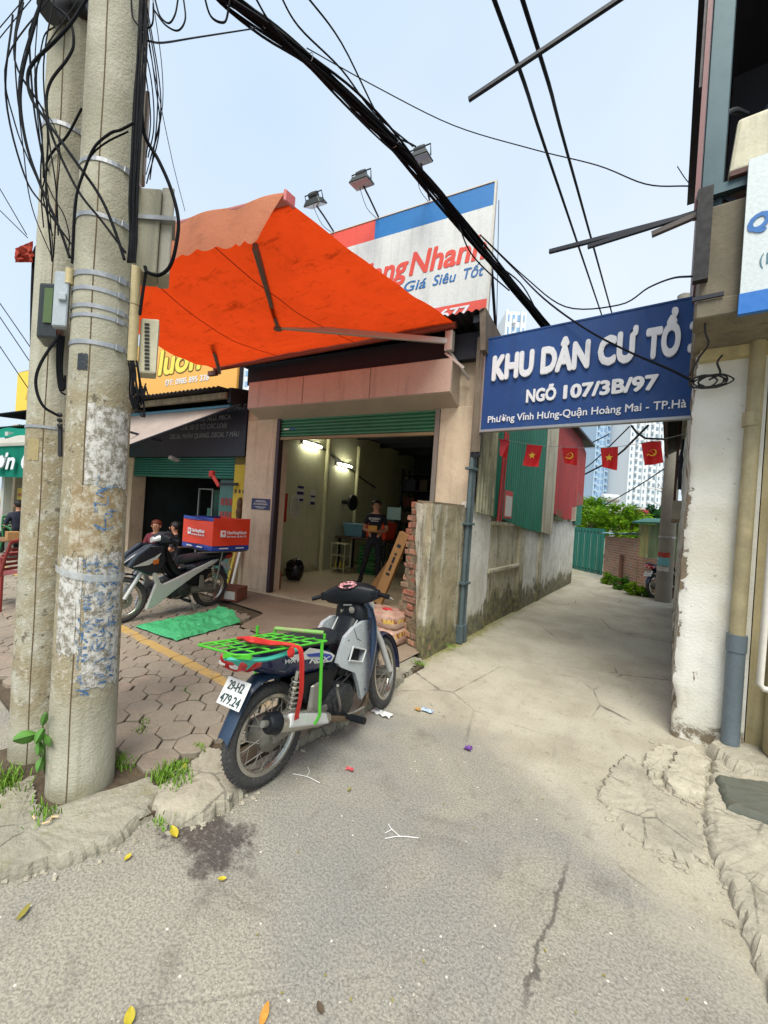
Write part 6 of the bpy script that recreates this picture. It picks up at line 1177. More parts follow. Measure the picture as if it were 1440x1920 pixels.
def make_bike(loc, rotz, lean, steer, lb, style, group=None):
    t = thing('motorbike', lb, 'motorbike', loc, group=group); t.matrix_basis = Matrix.Translation(loc) @ Matrix.Rotation(R(rotz), 4, 'Z') @ Matrix.Rotation(R(lean), 4, 'Y')
    O = lambda nm, mb, m, par=None, **k: obj(nm, mb, m, par or t, local=True, **k)
    ap, ad = V((0, .76, 1.0)), V((0, .46, -.89)).normalized(); ST = Matrix.Translation(ap) @ Matrix.Rotation(R(-steer), 4, ad) @ Matrix.Translation(-ap)
    body = NVY if style != 2 else DNV
    bike_wheel(t, 'rear_wheel', 0, .278); bike_wheel(t, 'front_wheel', WB, .274, ST, .05, True)
    # frame, swing arm, engine
    for s_ in (-1, 1):
        O('swing_arm', MB().beam((s_ * .095, .44, .31), (s_ * .095, -.04, .285), .03, .045), STL, bevel=.006)
        sh2 = O('shock_absorber', MB().tube([(s_ * .135, .10, .63), (s_ * .125, .04, .34)], .012, 8), CHR)
        hel = [(s_ * .132 + .026 * math.cos(k * .8), .095 - .045 * k / 62 + .026 * math.sin(k * .8), .60 - .22 * k / 62) for k in range(63)]
        O('spring', MB().tube(hel, .0055, 5), CHR, sh2, smooth=True)
    O('frame', MB().tube([(0, .82, .86), (0, .70, .60), (0, .52, .47), (0, .30, .55), (0, .0, .68)], .035, 10, smooth=4), PLB, smooth=True)
    eng = O('engine', loft(MB(), [(.36, .33, .09, .08), (.42, .32, .125, .115), (.55, .31, .13, .12), (.64, .31, .12, .10), (.70, .32, .07, .065), (.86, .34, .065, .06), (.90, .34, .05, .05)], 18, 3.2), ENG, smooth=40)
    O('clutch_cover', MB().lathe([(.105, .11), (.105, .138), (.085, .152), (.03, .156)], (0, .53, .31), 'X', 24), ENG, eng, smooth=40); O('generator_cover', MB().lathe([(.095, -.11), (.095, -.135), (.06, -.15)], (0, .50, .32), 'X', 24), ENG, eng, smooth=40)
    for k in range(5): O('cooling_fin', MB().box(-.075, .075, .72 + k * .028, .73 + k * .028, .27, .41), GAL, eng)
    for k in range(8): a = k * math.pi / 4; O('bolt', MB().lathe([(.007, .13), (.007, .144)], (0, .53 + .092 * math.cos(a), .31 + .092 * math.sin(a)), 'X', 6), STL, eng)
    O('carburettor', MB().box(-.03, .05, .66, .74, .40, .47), GAL, eng, bevel=.01); O('kick_lever', MB().tube([(.15, .47, .27), (.175, .44, .33), (.18, .40, .44), (.20, .385, .47)], .009, 8, smooth=4), STL, eng, smooth=True)
    for k, (x0_, x1_) in enumerate(((.05, .09), (-.04, .10), (.07, .06))): O('control_cable', MB().tube([(x0_, .80, .84), (x1_ + .02, .70, .62 - .03 * k), (x1_ + .03, .62, .48), (x1_, .56 - .05 * k, .40)], .005, 6, smooth=5), BLK)
    O('gear_lever', MB().tube([(-.13, .50, .27), (-.15, .62, .24), (-.17, .68, .26)], .007, 6), STL)
    # exhaust on the bike's right
    ex_ = O('exhaust', MB().tube([(.05, .86, .29), (.07, .88, .20), (.10, .76, .16), (.15, .56, .19), (.165, .40, .25), (.165, .30, .29)], .019, 10, smooth=5), W('header', S(132, 112, 90, .8), .5, .7, 20, metal=.6), smooth=True)
    O('muffler', MB().tube([(.168, .33, .285), (.170, .24, .315), (.172, .02, .385), (.174, -.10, .422)], [.032, .048, .056, .054], 18), CHR, ex_, smooth=40); O('end_cap', MB().tube([(.174, -.085, .418), (.174, -.135, .434), (.174, -.15, .438)], [.058, .052, .04], 18), PLB, ex_, smooth=40); O('tail_pipe', MB().tube([(.174, -.14, .435), (.174, -.175, .446)], .018, 12), STL, ex_)
    O('heat_shield', MB().hexa([(.195, .30, .275), (.232, .28, .285), (.236, -.04, .39), (.20, -.06, .385), (.195, .28, .345), (.226, .26, .35), (.230, -.02, .46), (.20, -.03, .455)]), SIL, ex_, bevel=.012, seg=2)
    # chain case on the bike's left
    O('chain_case', MB().hexa([(-.10, -.07, .23), (-.075, -.07, .23), (-.075, .42, .26), (-.10, .42, .26), (-.10, -.07, .345), (-.075, -.07, .345), (-.075, .42, .36), (-.10, .42, .36)]), GAL, bevel=.012, seg=2)
    for s_ in (-1, 1):
        pg = O('foot_peg', MB().tube([(s_ * .10, .52, .215), (s_ * .30, .53, .225)], .016, 8), PLB); O('rubber', MB().tube([(s_ * .20, .525, .22), (s_ * .31, .53, .226)], .022, 8), PLB, pg)
        O('peg_bracket', MB().hexa([(s_ * .12, .18, .30), (s_ * .15, .20, .30), (s_ * .15, .30, .33), (s_ * .12, .28, .33), (s_ * .12, .22, .50), (s_ * .14, .24, .50), (s_ * .14, .30, .51), (s_ * .12, .28, .51)]), STL, bevel=.006)
    O('brake_pedal', MB().tube([(.14, .50, .22), (.16, .62, .21), (.18, .70, .22)], .008, 6), STL); O('side_stand', MB().tube([(-.10, .40, .22), (-.19, .34, .03 - .0)], .011, 8), STL)
    # tail, seat, fenders
    O('tail_cover', loft(MB(), [(-.25, .80, .035, .02), (-.21, .78, .075, .05), (-.12, .735, .105, .072), (.02, .69, .125, .085), (.2, .645, .13, .085), (.34, .615, .12, .075), (.44, .62, .085, .055), (.47, .625, .06, .03)], 20, 2.8), body, smooth=40)
    O('seat', loft(MB(), [(-.20, .80, .05, .012), (-.15, .79, .09, .024), (0, .765, .115, .032), (.2, .755, .125, .038), (.38, .735, .115, .045), (.50, .72, .085, .055), (.56, .70, .05, .05)], 18, 2.8), SEAT, smooth=40)
    O('inner_cover', loft(MB(), [(.34, .50, .10, .08), (.46, .49, .10, .075), (.56, .54, .085, .07), (.66, .66, .08, .08), (.74, .80, .09, .08), (.78, .88, .085, .06)], 16, 3), PLB, smooth=40)
    O('side_cover', panel([(.16, .58), (.42, .55), (.46, .44), (.36, .36), (.2, .40), (.14, .5)], .06, .115), PLB, bevel=.012, seg=2); O('side_cover', panel([(.16, .58), (.42, .55), (.46, .44), (.36, .36), (.2, .40), (.14, .5)], -.115, -.06), PLB, bevel=.012, seg=2)
    path = [(.16, .60), (.02, .625), (-.08, .63), (-.15, .59), (-.215, .50), (-.275, .395), (-.29, .365)]
    def fend(u, v):
        f = u * (len(path) - 1); i = min(int(f), len(path) - 2); a, b = V((0,) + path[i]), V((0,) + path[i + 1]); p = a.lerp(b, f - i); hw = .062 - .018 * u; x = (v - .5) * 2 * hw
        return p + V((x, 0, -.028 * (abs(v - .5) * 2) ** 3)) 
    O('rear_fender', MB().grid(fend, 24, 10), plain('fender_blue', S(40, 60, 84, .85), .35), smooth=True, recalc=False)
    O('tail_lamp', loft(MB(), [(-.275, .755, .055, .012), (-.255, .745, .095, .04), (-.20, .735, .105, .05), (-.12, .73, .10, .04)], 16, 3), RLENS, smooth=40)
    for s_ in (-1, 1): O('tail_reflector', loft(MB(), [(-.273, .738, .028, .012, s_ * .045), (-.262, .738, .03, .018, s_ * .048)], 10, 2.5), CLENS)
    pl = O('number_plate', MB(Matrix.Translation((0, -.225, .575)) @ Matrix.Rotation(R(-32), 4, 'X')).box(-.095, .095, -.004, .0, -.07, .07), plain('plate_white', S(226, 228, 226, .88), .4), bevel=.003)
    if style == 1:
        MM = Matrix.Translation((0, -.225, .575)) @ Matrix.Rotation(R(-32), 4, 'X'); DK = plain('plate_dark', S(50, 74, 76, .8), .5)
        r_, u_ = MM.to_3x3() @ V((1, 0, 0)), MM.to_3x3() @ V((0, 0, 1))
        for tx, x, z, wd in (('29-H2', -.062, .010, .124), ('479.24', -.08, -.058, .16)):
            obj('plate_number', letter_mb(tx, MM @ V((x, -.0042, z)), r_, u_, wd, .048, depth=.0008, bold=.012), DK, pl, local=True, recalc=False)
    # front end (turns with the bars)
    for s_ in (-1, 1):
        O('fork_leg', MB(ST).tube([(s_ * .075, 1.20, .29), (s_ * .075, 1.06, .55), (s_ * .06, .90, .80)], [.024, .024, .017], 10), SIL, smooth=True)
    def ff(u, v): a = R(-12 + 150 * u); x = (v - .5) * 2 * .052; return ST @ V((x, WB + (.315 - .02 * (abs(v - .5) * 2) ** 2) * math.cos(a), .28 + (.315 - .02 * (abs(v - .5) * 2) ** 2) * math.sin(a)))
    O('front_fender', MB().grid(ff, 24, 8), body, smooth=True, recalc=False)
    HB = ST @ Matrix.Translation((0, 0, -.03 if style == 1 else 0))
    hb = O('handlebar_cover', loft(MB(HB), [(-.20, .995, .035, .035, .74), (-.17, .995, .058, .052, .75), (-.10, 1.0, .085, .07, .76), (0, 1.005, .10, .075, .765), (.10, 1.0, .085, .07, .76), (.17, .995, .058, .052, .75), (.20, .995, .035, .035, .74)], 20, 4.2, 'X'), PLB, smooth=30)
    O('steering_neck', loft(MB(HB), [(.86, .79, .07, .06), (.93, .775, .08, .06), (.98, .765, .09, .06)], 14, 2.8, 'Z'), PLB, smooth=40)
    dial = MB(HB @ Matrix.Translation((0, .70, 1.058)) @ Matrix.Rotation(R(38), 4, 'X')); dial.prism([(.085 * math.cos(a), .045 * math.sin(a) * (1.2 if math.sin(a) > 0 else .9), 0) for a in [k * math.pi / 12 for k in range(24)]], (0, 0, .012)); O('dial', dial, PLB, hb)
    qd = NT('dial_face_%d' % len(MATS)); qd.out(qd.mix(qd.ramp(qd.noise(60, 5, .8), .47, .53), S(60, 40, 46, .8), qd.mix(qd.noise(30, 2), S(214, 70, 84, .85), S(230, 214, 214, .85))), .3)
    df = MB(HB @ Matrix.Translation((0, .6925, 1.068)) @ Matrix.Rotation(R(38), 4, 'X')); df.prism([(.072 * math.cos(a), .034 * math.sin(a) * (1.2 if math.sin(a) > 0 else .9), 0) for a in [k * math.pi / 12 for k in range(24)]], (0, 0, .003)); O('dial_print', df, qd.m, hb)
    for s_ in (-1, 1):
        O('grip', MB(HB).tube([(s_ * .18, .735, 1.0), (s_ * .235, .725, .993), (s_ * .305, .70, .978)], .0165, 10), PLB, smooth=True); O('switch_box', MB(HB).box(s_ * .2 - .03, s_ * .2 + .03, .695, .755, .965, 1.025), PLB, bevel=.012, seg=2)
        O('brake_lever', MB(HB).tube([(s_ * .2, .77, .985), (s_ * .25, .79, .975), (s_ * .31, .77, .95)] , .007, 6, smooth=4), CHR) if s_ == 1 else None
    if style == 1:
        hl = O('head_lamp', loft(MB(), [(.84, .86, .10, .06), (.93, .86, .09, .05), (.955, .86, .06, .03)], 14, 2.6), CLENS, smooth=40)
        # silver leg shields with a cooling window, blue front apron
        shp = [(.535, .725), (.60, .775), (.70, .80), (.86, .795), (.90, .72), (.885, .60), (.835, .48), (.80, .29), (.70, .265), (.655, .40), (.62, .47), (.50, .535), (.475, .565), (.50, .64)]
        for s_ in (-1, 1):
            mb = MB(); n = len(shp); hole = [(.585, .655), (.73, .60), (.69, .525), (.545, .575)]; bx_ = lambda y: s_ * (.155 - .05 * max(0, (y - .70) / .2) ** 2 * 1.0 - .035 * max(0, (.62 - y) / .15))
            # frame of quads between outline and window
            ring = []; H4 = hole
            def near(p): return min(range(4), key=lambda k: (H4[k][0] - p[0]) ** 2 + (H4[k][1] - p[1]) ** 2)
            vs = [(bx_(y), y, z) for y, z in shp] + [(bx_(y) + s_ * .006, y, z) for y, z in hole] + [(bx_(y) - s_ * .03, y, z) for y, z in shp] + [(bx_(y) - s_ * .045, y, z) for y, z in hole]
            fs = []; nh = [near(p) for p in shp]
            for i in range(n):
                j = (i + 1) % n; a, b = nh[i], nh[j]
                for (o1, o2) in ((0, n), (n + 4, n + 4 + n)):
                    if a == b: fs.append((o1 + i, o1 + j, o2 + a))
                    else: fs.append((o1 + i, o1 + j, o2 + b, o2 + a))
                fs.append((i, j, n + 4 + j, n + 4 + i))
            for k in range(4): fs.append((n + k, n + (k + 1) % 4, n + 4 + n + (k + 1) % 4, n + 4 + n + k))
            mb.add(vs, fs); lg = O('leg_shield', mb, MATS['blue_fade'], smooth=30); O('window_mesh', MB().prism([(s_ * .10, y, z) for y, z in hole], (s_ * .012, 0, 0)), BLK, lg)
            O('panel_gap', MB().tube([(bx_(y) + s_ * .001, y, z) for y, z in ((.60, .775), (.63, .70), (.74, .64), (.84, .60))], .0022, 4), BLK, lg)
            for (yy_, zz_) in ((.56, .70), (.80, .76), (.74, .32), (.70, .44)): O('screw', MB().lathe([(.007, 0), (.006, s_ * .003)], (bx_(yy_), yy_, zz_), 'X', 8), BLK, lg)
            O('window_rim', MB().tube([(s_ * .160, y, z) for y, z in hole + hole[:1]], .007, 6), SIL, lg)
        obj('brand_lettering', letter_mb('HONDA', (.150, .70, .705), V((-.12, .97, .22)), V((.05, -.2, 1)), .12, .018, depth=.001, bold=.03), BLK, t, local=True, recalc=False)
        O('front_apron', loft(MB(), [(.29, .82, .115, .04), (.45, .855, .135, .055), (.62, .885, .14, .06), (.76, .88, .13, .07), (.86, .85, .115, .07), (.915, .82, .09, .05)], 18, 2.5, 'Z'), plain('apron_blue', S(30, 58, 92, .85), .25, .2, .08, Coat_Weight=.4), smooth=40)
        for s_ in (-1, 1): O('tunnel_strip', MB().tube([(s_ * .082, .50, .575), (s_ * .083, .58, .64), (s_ * .085, .68, .76), (s_ * .09, .72, .80)], .005, 6), SIL)
        O('upper_cover', loft(MB(), [(.72, .755, .10, .05), (.80, .765, .135, .06), (.87, .765, .125, .06), (.92, .765, .09, .05)], 16, 2.8, 'Z'), PLB, smooth=40); O('ignition_lock', MB().lathe([(.0, -.01), (.024, -.006), (.024, 0), (.012, .002)], (.055, .697, .87), 'Y', 16), CHR); O('bag_hook', MB().tube([(-.02, .69, .86), (-.02, .665, .85), (-.02, .665, .87)], .005, 6), CHR); O('maker_sticker', MB(HB).box(-.05, .02, .700, .703, .925, .95), PAPER)
        # graphics of the tail cover
        for s_ in (-1, 1):
            for pts, m in (([(.02, .735), (.14, .715), (.20, .735), (.30, .70), (.40, .655), (.43, .63), (.40, .60), (.24, .63), (.26, .655), (.12, .685), (.06, .70)], SIL), ([(.17, .705), (.29, .685), (.385, .65), (.405, .63), (.385, .612), (.27, .64), (.285, .662), (.19, .685)], plain('graphic_blue', S(40, 64, 150, .85), .3))):
                O('graphic', MB().prism([(s_ * (.127 + (.003 if m is not SIL else 0)), y, z) for y, z in pts], (s_ * .004, 0, 0)), m)
        obj('model_lettering', letter_mb('WAVE', (.1315, .0, .695), V((0, 1, -.18)), V((0, .15, 1)), .15, .024, depth=.0008, bold=.01, shear=.3), SIL, t, local=True, recalc=False)
        obj('model_lettering', letter_mb('RSX', (.136, .19, .648), V((0, 1, -.20)), V((0, .15, 1)), .19, .032, depth=.0008, bold=.01, shear=.3), SIL, t, local=True, recalc=False)
    else:
        for s_ in (-1, 1):
            x0 = .105; sw = [(.99, .15), (.88, .17), (.66, .33), (.34, .53), (.08, .655), (.0, .715), (.10, .71), (.36, .61), (.64, .50), (.80, .445), (.84, .47), (.90, .60), (.96, .62), (.90, .46), (.93, .36)]
            O('leg_shield', MB().prism([(s_ * .10, y, z) for y, z in sw], (s_ * .04, 0, 0)), SIL, bevel=.01, seg=2)
            O('front_fairing', MB().prism([(s_ * .07, y, z) for y, z in [(1.25, .70), (1.16, .83), (1.02, .94), (.84, .93), (.80, .74), (.88, .60), (1.0, .58), (1.12, .64)]], (s_ * .07, 0, 0)), DNV, bevel=.02, seg=2)
            O('fairing_stripe', MB().prism([(s_ * .142, y, z) for y, z in [(1.20, .70), (.96, .80), (.88, .85), (.93, .76), (1.02, .71)]], (s_ * .004, 0, 0)), SIL); O('indicator', MB().prism([(s_ * .143, y, z) for y, z in [(.98, .76), (.90, .78), (.90, .72), (.96, .71)]], (s_ * .004, 0, 0)), plain('amber', S(206, 110, 40, .8), .2))
        O('front_beak', loft(MB(), [(.82, .84, .075, .12), (1.0, .80, .08, .13), (1.16, .75, .06, .07), (1.25, .71, .03, .02)], 16, 2.5), DNV, smooth=40)
        O('head_lamp', loft(MB(ST), [(.78, 1.02, .11, .05), (.86, 1.01, .10, .05), (.92, .985, .05, .03)], 14, 2.6), SIL, smooth=40); O('lamp_cowl', loft(MB(ST), [(.70, 1.06, .10, .03), (.80, 1.075, .10, .02), (.90, 1.03, .05, .02)], 14, 2.6), BLK, smooth=40)
    return t, O
rc = gp(496, 1468); fc = gp(712, 1327)
B1, O1 = make_bike((rc.x, rc.y, .004), math.degrees(math.atan2(-(fc.x - rc.x), fc.y - rc.y)), -3, 14, 'navy and silver underbone motorbike with a bright green cargo rack parked at the kerb', 1)
MW = B1.matrix_basis; MI = MW.inverted()
GRK = W('rack_green', S(78, 192, 42, .78), .5, .7, 9, .6, dirt=.25, dirtcol=S(110, 96, 60)); L3 = lambda p: MI @ p
RZ = .83
rk = obj('cargo_rack', MB().tube([L3(gp(372, 1209, RZ)), L3(gp(440, 1228, RZ)), L3(gp(464, 1228, RZ)), L3(gp(612, 1202, RZ)), L3(gp(512, 1188, RZ)), L3(gp(372, 1209, RZ))], .006, 8), GRK, B1, local=True)
rl, rr_, frr, fll = gp(376, 1209, RZ), gp(446, 1228, RZ), gp(610, 1201, RZ), gp(512, 1188, RZ)
for k in range(1, 6): a = rl.lerp(fll, k / 6); b = rr_.lerp(frr, k / 6); obj('cross_bar', MB().tube([L3(a), L3(b)], .005, 6), GRK, rk, local=True)
for k in range(1, 5): a = rl.lerp(rr_, k / 5); b = fll.lerp(frr, k / 5); obj('long_bar', MB().tube([L3(a + V((0, 0, .006))), L3(b + V((0, 0, .006)))], .004, 6), GRK, rk, local=True)
obj('front_roller', MB().tube([L3(gp(515, 1188, RZ) + V((0, 0, .03))), L3(gp(606, 1196, RZ) + V((0, 0, .03)))], .012, 10), W('worn_tube', S(150, 150, 110, .8), .5, .7, 8, c2=S(86, 190, 50, .85)), rk, local=True)
for p in (gp(515, 1188, RZ), gp(608, 1198, RZ)): obj('post', MB().tube([L3(p), L3(p + V((0, 0, .03)))], .008, 6), GRK, rk, local=True)
obj('rear_skirt', MB().hexa([L3(gp(418, 1226, RZ) + V(o)) for o in ((0, 0, -.02), (0, .01, -.02), (0, .01, 0), (0, 0, 0))] + [L3(gp(470, 1230, RZ) + V(o)) for o in ((0, 0, -.02), (0, .01, -.02), (0, .01, 0), (0, 0, 0))]), GRK, rk, local=True)
lg0 = gp(604, 1203, RZ); lgl = L3(lg0); obj('rack_leg', MB().tube([lgl, V((lgl.x, lgl.y - .005, .40)), V((lgl.x - .02, lgl.y - .02, .355))], .0095, 8), GRK, rk, local=True); obj('rack_leg', MB().tube([V((-lgl.x, lgl.y, lgl.z)), V((-lgl.x, lgl.y - .005, .36))], .0095, 8), GRK, rk, local=True)
def ribbon(pts, w_, sd_, nm, m, par, T=None):
    P_ = catmull(pts, 6); mb = MB(T); mb.grid(lambda u, v: P_[min(int(u * (len(P_) - 1) + .5), len(P_) - 1)] + V(sd_) * ((v - .5) * w_) , len(P_) - 1, 2); return obj(nm, mb, m, par, local=T is None and True, recalc=False, smooth=True)
REDS = W('red_strap', S(206, 40, 34, .85), .6, .8, 30, .5)
for k, off in enumerate((0, .012, -.012)):
    pts = [L3(gp(446 + k * 6, 1197, RZ + .015)), L3(gp(470, 1196 + k * 3, RZ + .045)), L3(gp(505, 1203 + k * 2, RZ + .02)), L3(gp(532, 1207, RZ + .025)), L3(gp(553, 1210, RZ + .018))]
    obj('strap', MB().tube(pts, .009, 6, smooth=5), REDS, rk, local=True)
e0 = L3(gp(553, 1210, RZ + .018)); pts = [e0, e0 + V((.03, .01, -.02)), e0 + V((.04, .015, -.1)), e0 + V((.035, .02, -.25)), e0 + V((.01, .02, -.37)), e0 + V((.0, .03, -.40))]; ribbon(pts, .035, (0, 1, 0), 'strap', REDS, rk); ribbon([p + V((.004, .004, 0)) for p in pts[:4]], .02, (0, 1, 0), 'strap', REDS, rk)
obj('strap_knot', blob(tuple(e0 + V((.005, -.03, -.03))), (.012, .02, .03), 2, .7, 10, 8), REDS, rk, local=True, smooth=True)
TEAL = W('teal_cloth', S(60, 178, 160, .85), .6, .8, 8, .4)
cl = [L3(gp(*p)) for p in ((424, 1233, .80), (492, 1234, .79), (466, 1256, .72))]
mb = MB(); mb.grid(lambda u, v: cl[0].lerp(cl[1], u).lerp(cl[2], v ** 1.3) + V((0, -.012 - .01 * math.sin(u * 9), .01 * noise.noise(V((u * 4, v * 4, 2))))), 10, 10); obj('rag', mb, TEAL, B1, local=True, smooth=True, recalc=False)
obj('rag_fold', MB().tube([L3(gp(422, 1234, .80)), L3(gp(440, 1236, .805)), L3(gp(500, 1236, .785)), L3(gp(560, 1217, .80))], .012, 6, smooth=5), TEAL, B1, local=True)
# delivery motorbike
r2_, f2_ = gp(390, 1136, .06), gp(235, 1166, .06)
B2, O2 = make_bike((r2_.x, r2_.y, .062), math.degrees(math.atan2(-(f2_.x - r2_.x), f2_.y - r2_.y)), -4, -14, 'black and silver underbone motorbike carrying an orange delivery box', 2)
M2 = B2.matrix_basis; I2 = M2.inverted()
crk = obj('cargo_rack', MB().box(-.20, .28, -.38, .22, .815, .83), DARKM, B2, local=True)
for s_ in (-1, 1): obj('rack_leg', MB().tube([(s_ * .2, .02, .82), (s_ * .17, .06, .30)], .011, 8), STL, crk, local=True); obj('side_rail', MB().tube([(s_ * .22, -.4, .832), (s_ * .22, .42, .838)], .010, 8), STL, crk, local=True)
dbx = thing('delivery_box', 'orange and blue open delivery box on the rack of the black motorbike', 'delivery box', M2 @ V((.0, -.1, .835)))
T = Matrix.Translation(M2 @ V((-.02, -.10, 0))) @ Matrix.Rotation(R(0), 4, 'Z'); bz = (M2 @ V((.0, -.1, .835))).z
c0_, c1_, c2_ = gp(327, 1024, bz), gp(392, 1039, bz), gp(456, 1034, bz)
ctr = M2 @ V((.0, -.1, .835)); ux = V((.93, .36, 0)).normalized(); ux = V((1, .02, 0)).normalized(); uy = V((-ux.y, ux.x, 0))
Bm = Matrix(((ux.x, uy.x, 0, ctr.x - .13), (ux.y, uy.y, 0, ctr.y), (0, 0, 1, bz), (0, 0, 0, 1)))
OB = W('box_orange', S(236, 66, 34, .85), .5, .9, 6, .4, 60, .15, .003); BB = W('box_blue', S(36, 66, 158, .85), .5, .9, 6, .4, 60, .15, .003)
hx, hy, hz = .38, .30, .46
def wallp(a, b, z0, z1, m, nm, th=.012, rg=0): 
    a, b = V(a), V(b); d = (b - a).normalized(); nn_ = V((d.y, -d.x, 0)); return obj(nm, MB(Bm).grid(lambda u, v: a.lerp(b, u) + nn_ * (.012 * math.sin(u * 7 + v * 4) * math.sin(math.pi * u)) + V((0, 0, z0 + (z1 - z0) * v - (rg * math.sin(math.pi * u) if v == 1 else 0))), 12, 8), m, dbx, smooth=True, recalc=False)
cs_ = [(-hx, -hy, 0), (hx, -hy, 0), (hx, hy, 0), (-hx, hy, 0)]
for i in range(4):
    a, b = cs_[i], cs_[(i + 1) % 4]; wallp(a, b, .07, hz - (.05 if i in (0, 3) else 0), OB, 'side_wall', rg=.012); wallp(a, b, 0, .07, BB, 'blue_hem'); 
    if i in (0, 3): wallp(a, b, hz - .05, hz, BB, 'blue_rim', rg=.012)
obj('floor', MB(Bm).box(-hx, hx, -hy, hy, .0, .01), BB, dbx); obj('lining', MB(Bm).box(-hx + .02, hx - .02, -hy + .02, hy - .02, .2, .22), BB, dbx)
Rm = Bm.to_3x3()
for (o_, rv) in ((V((-.20, -hy - .014, .19)), V((1, 0, 0))), (V((hx + .014, -.17, .19)), V((0, 1, 0)))):
    r_ = Rm @ rv; letters('GiaoHangNhanh', Bm @ (o_ + V((0, 0, .045)) + rv * .08), r_, UZ, .32, .05, WL, dbx, bold=.03); letters('Siêu Nhanh, Giá Siêu Tốt', Bm @ (o_ + rv * .08), r_, UZ, .32, .025, WL, dbx, bold=.02)
    nn2 = r_.cross(UZ); obj('logo', MB().ob(Bm @ (o_ + rv * .02 + V((0, 0, .05))) + nn2 * .001, r_ * .042, nn2 * .003, V((0, 0, .046))), WL, dbx, bevel=.002); obj('logo_mark', MB().lathe([(.018, -.004), (.018, .004)], Bm @ (o_ + rv * .02 + V((0, 0, .058))) + nn2 * .004, 'Y' if rv.x else 'X', 14), OB, dbx)
    for k in range(2): obj('hem_print', MB().ob(Bm @ (o_ + rv * (.04 + .26 * k) + V((0, 0, -.155))) + nn2 * .003, r_ * .07, nn2 * .001, V((0, 0, .008))), WL, dbx)
# third motorbike, half hidden by the alley pole
make_bike((-.17, 11.55, .002), -38, -4, 8, 'dark motorbike half hidden behind the slim pole deep in the alley', 1)[0]
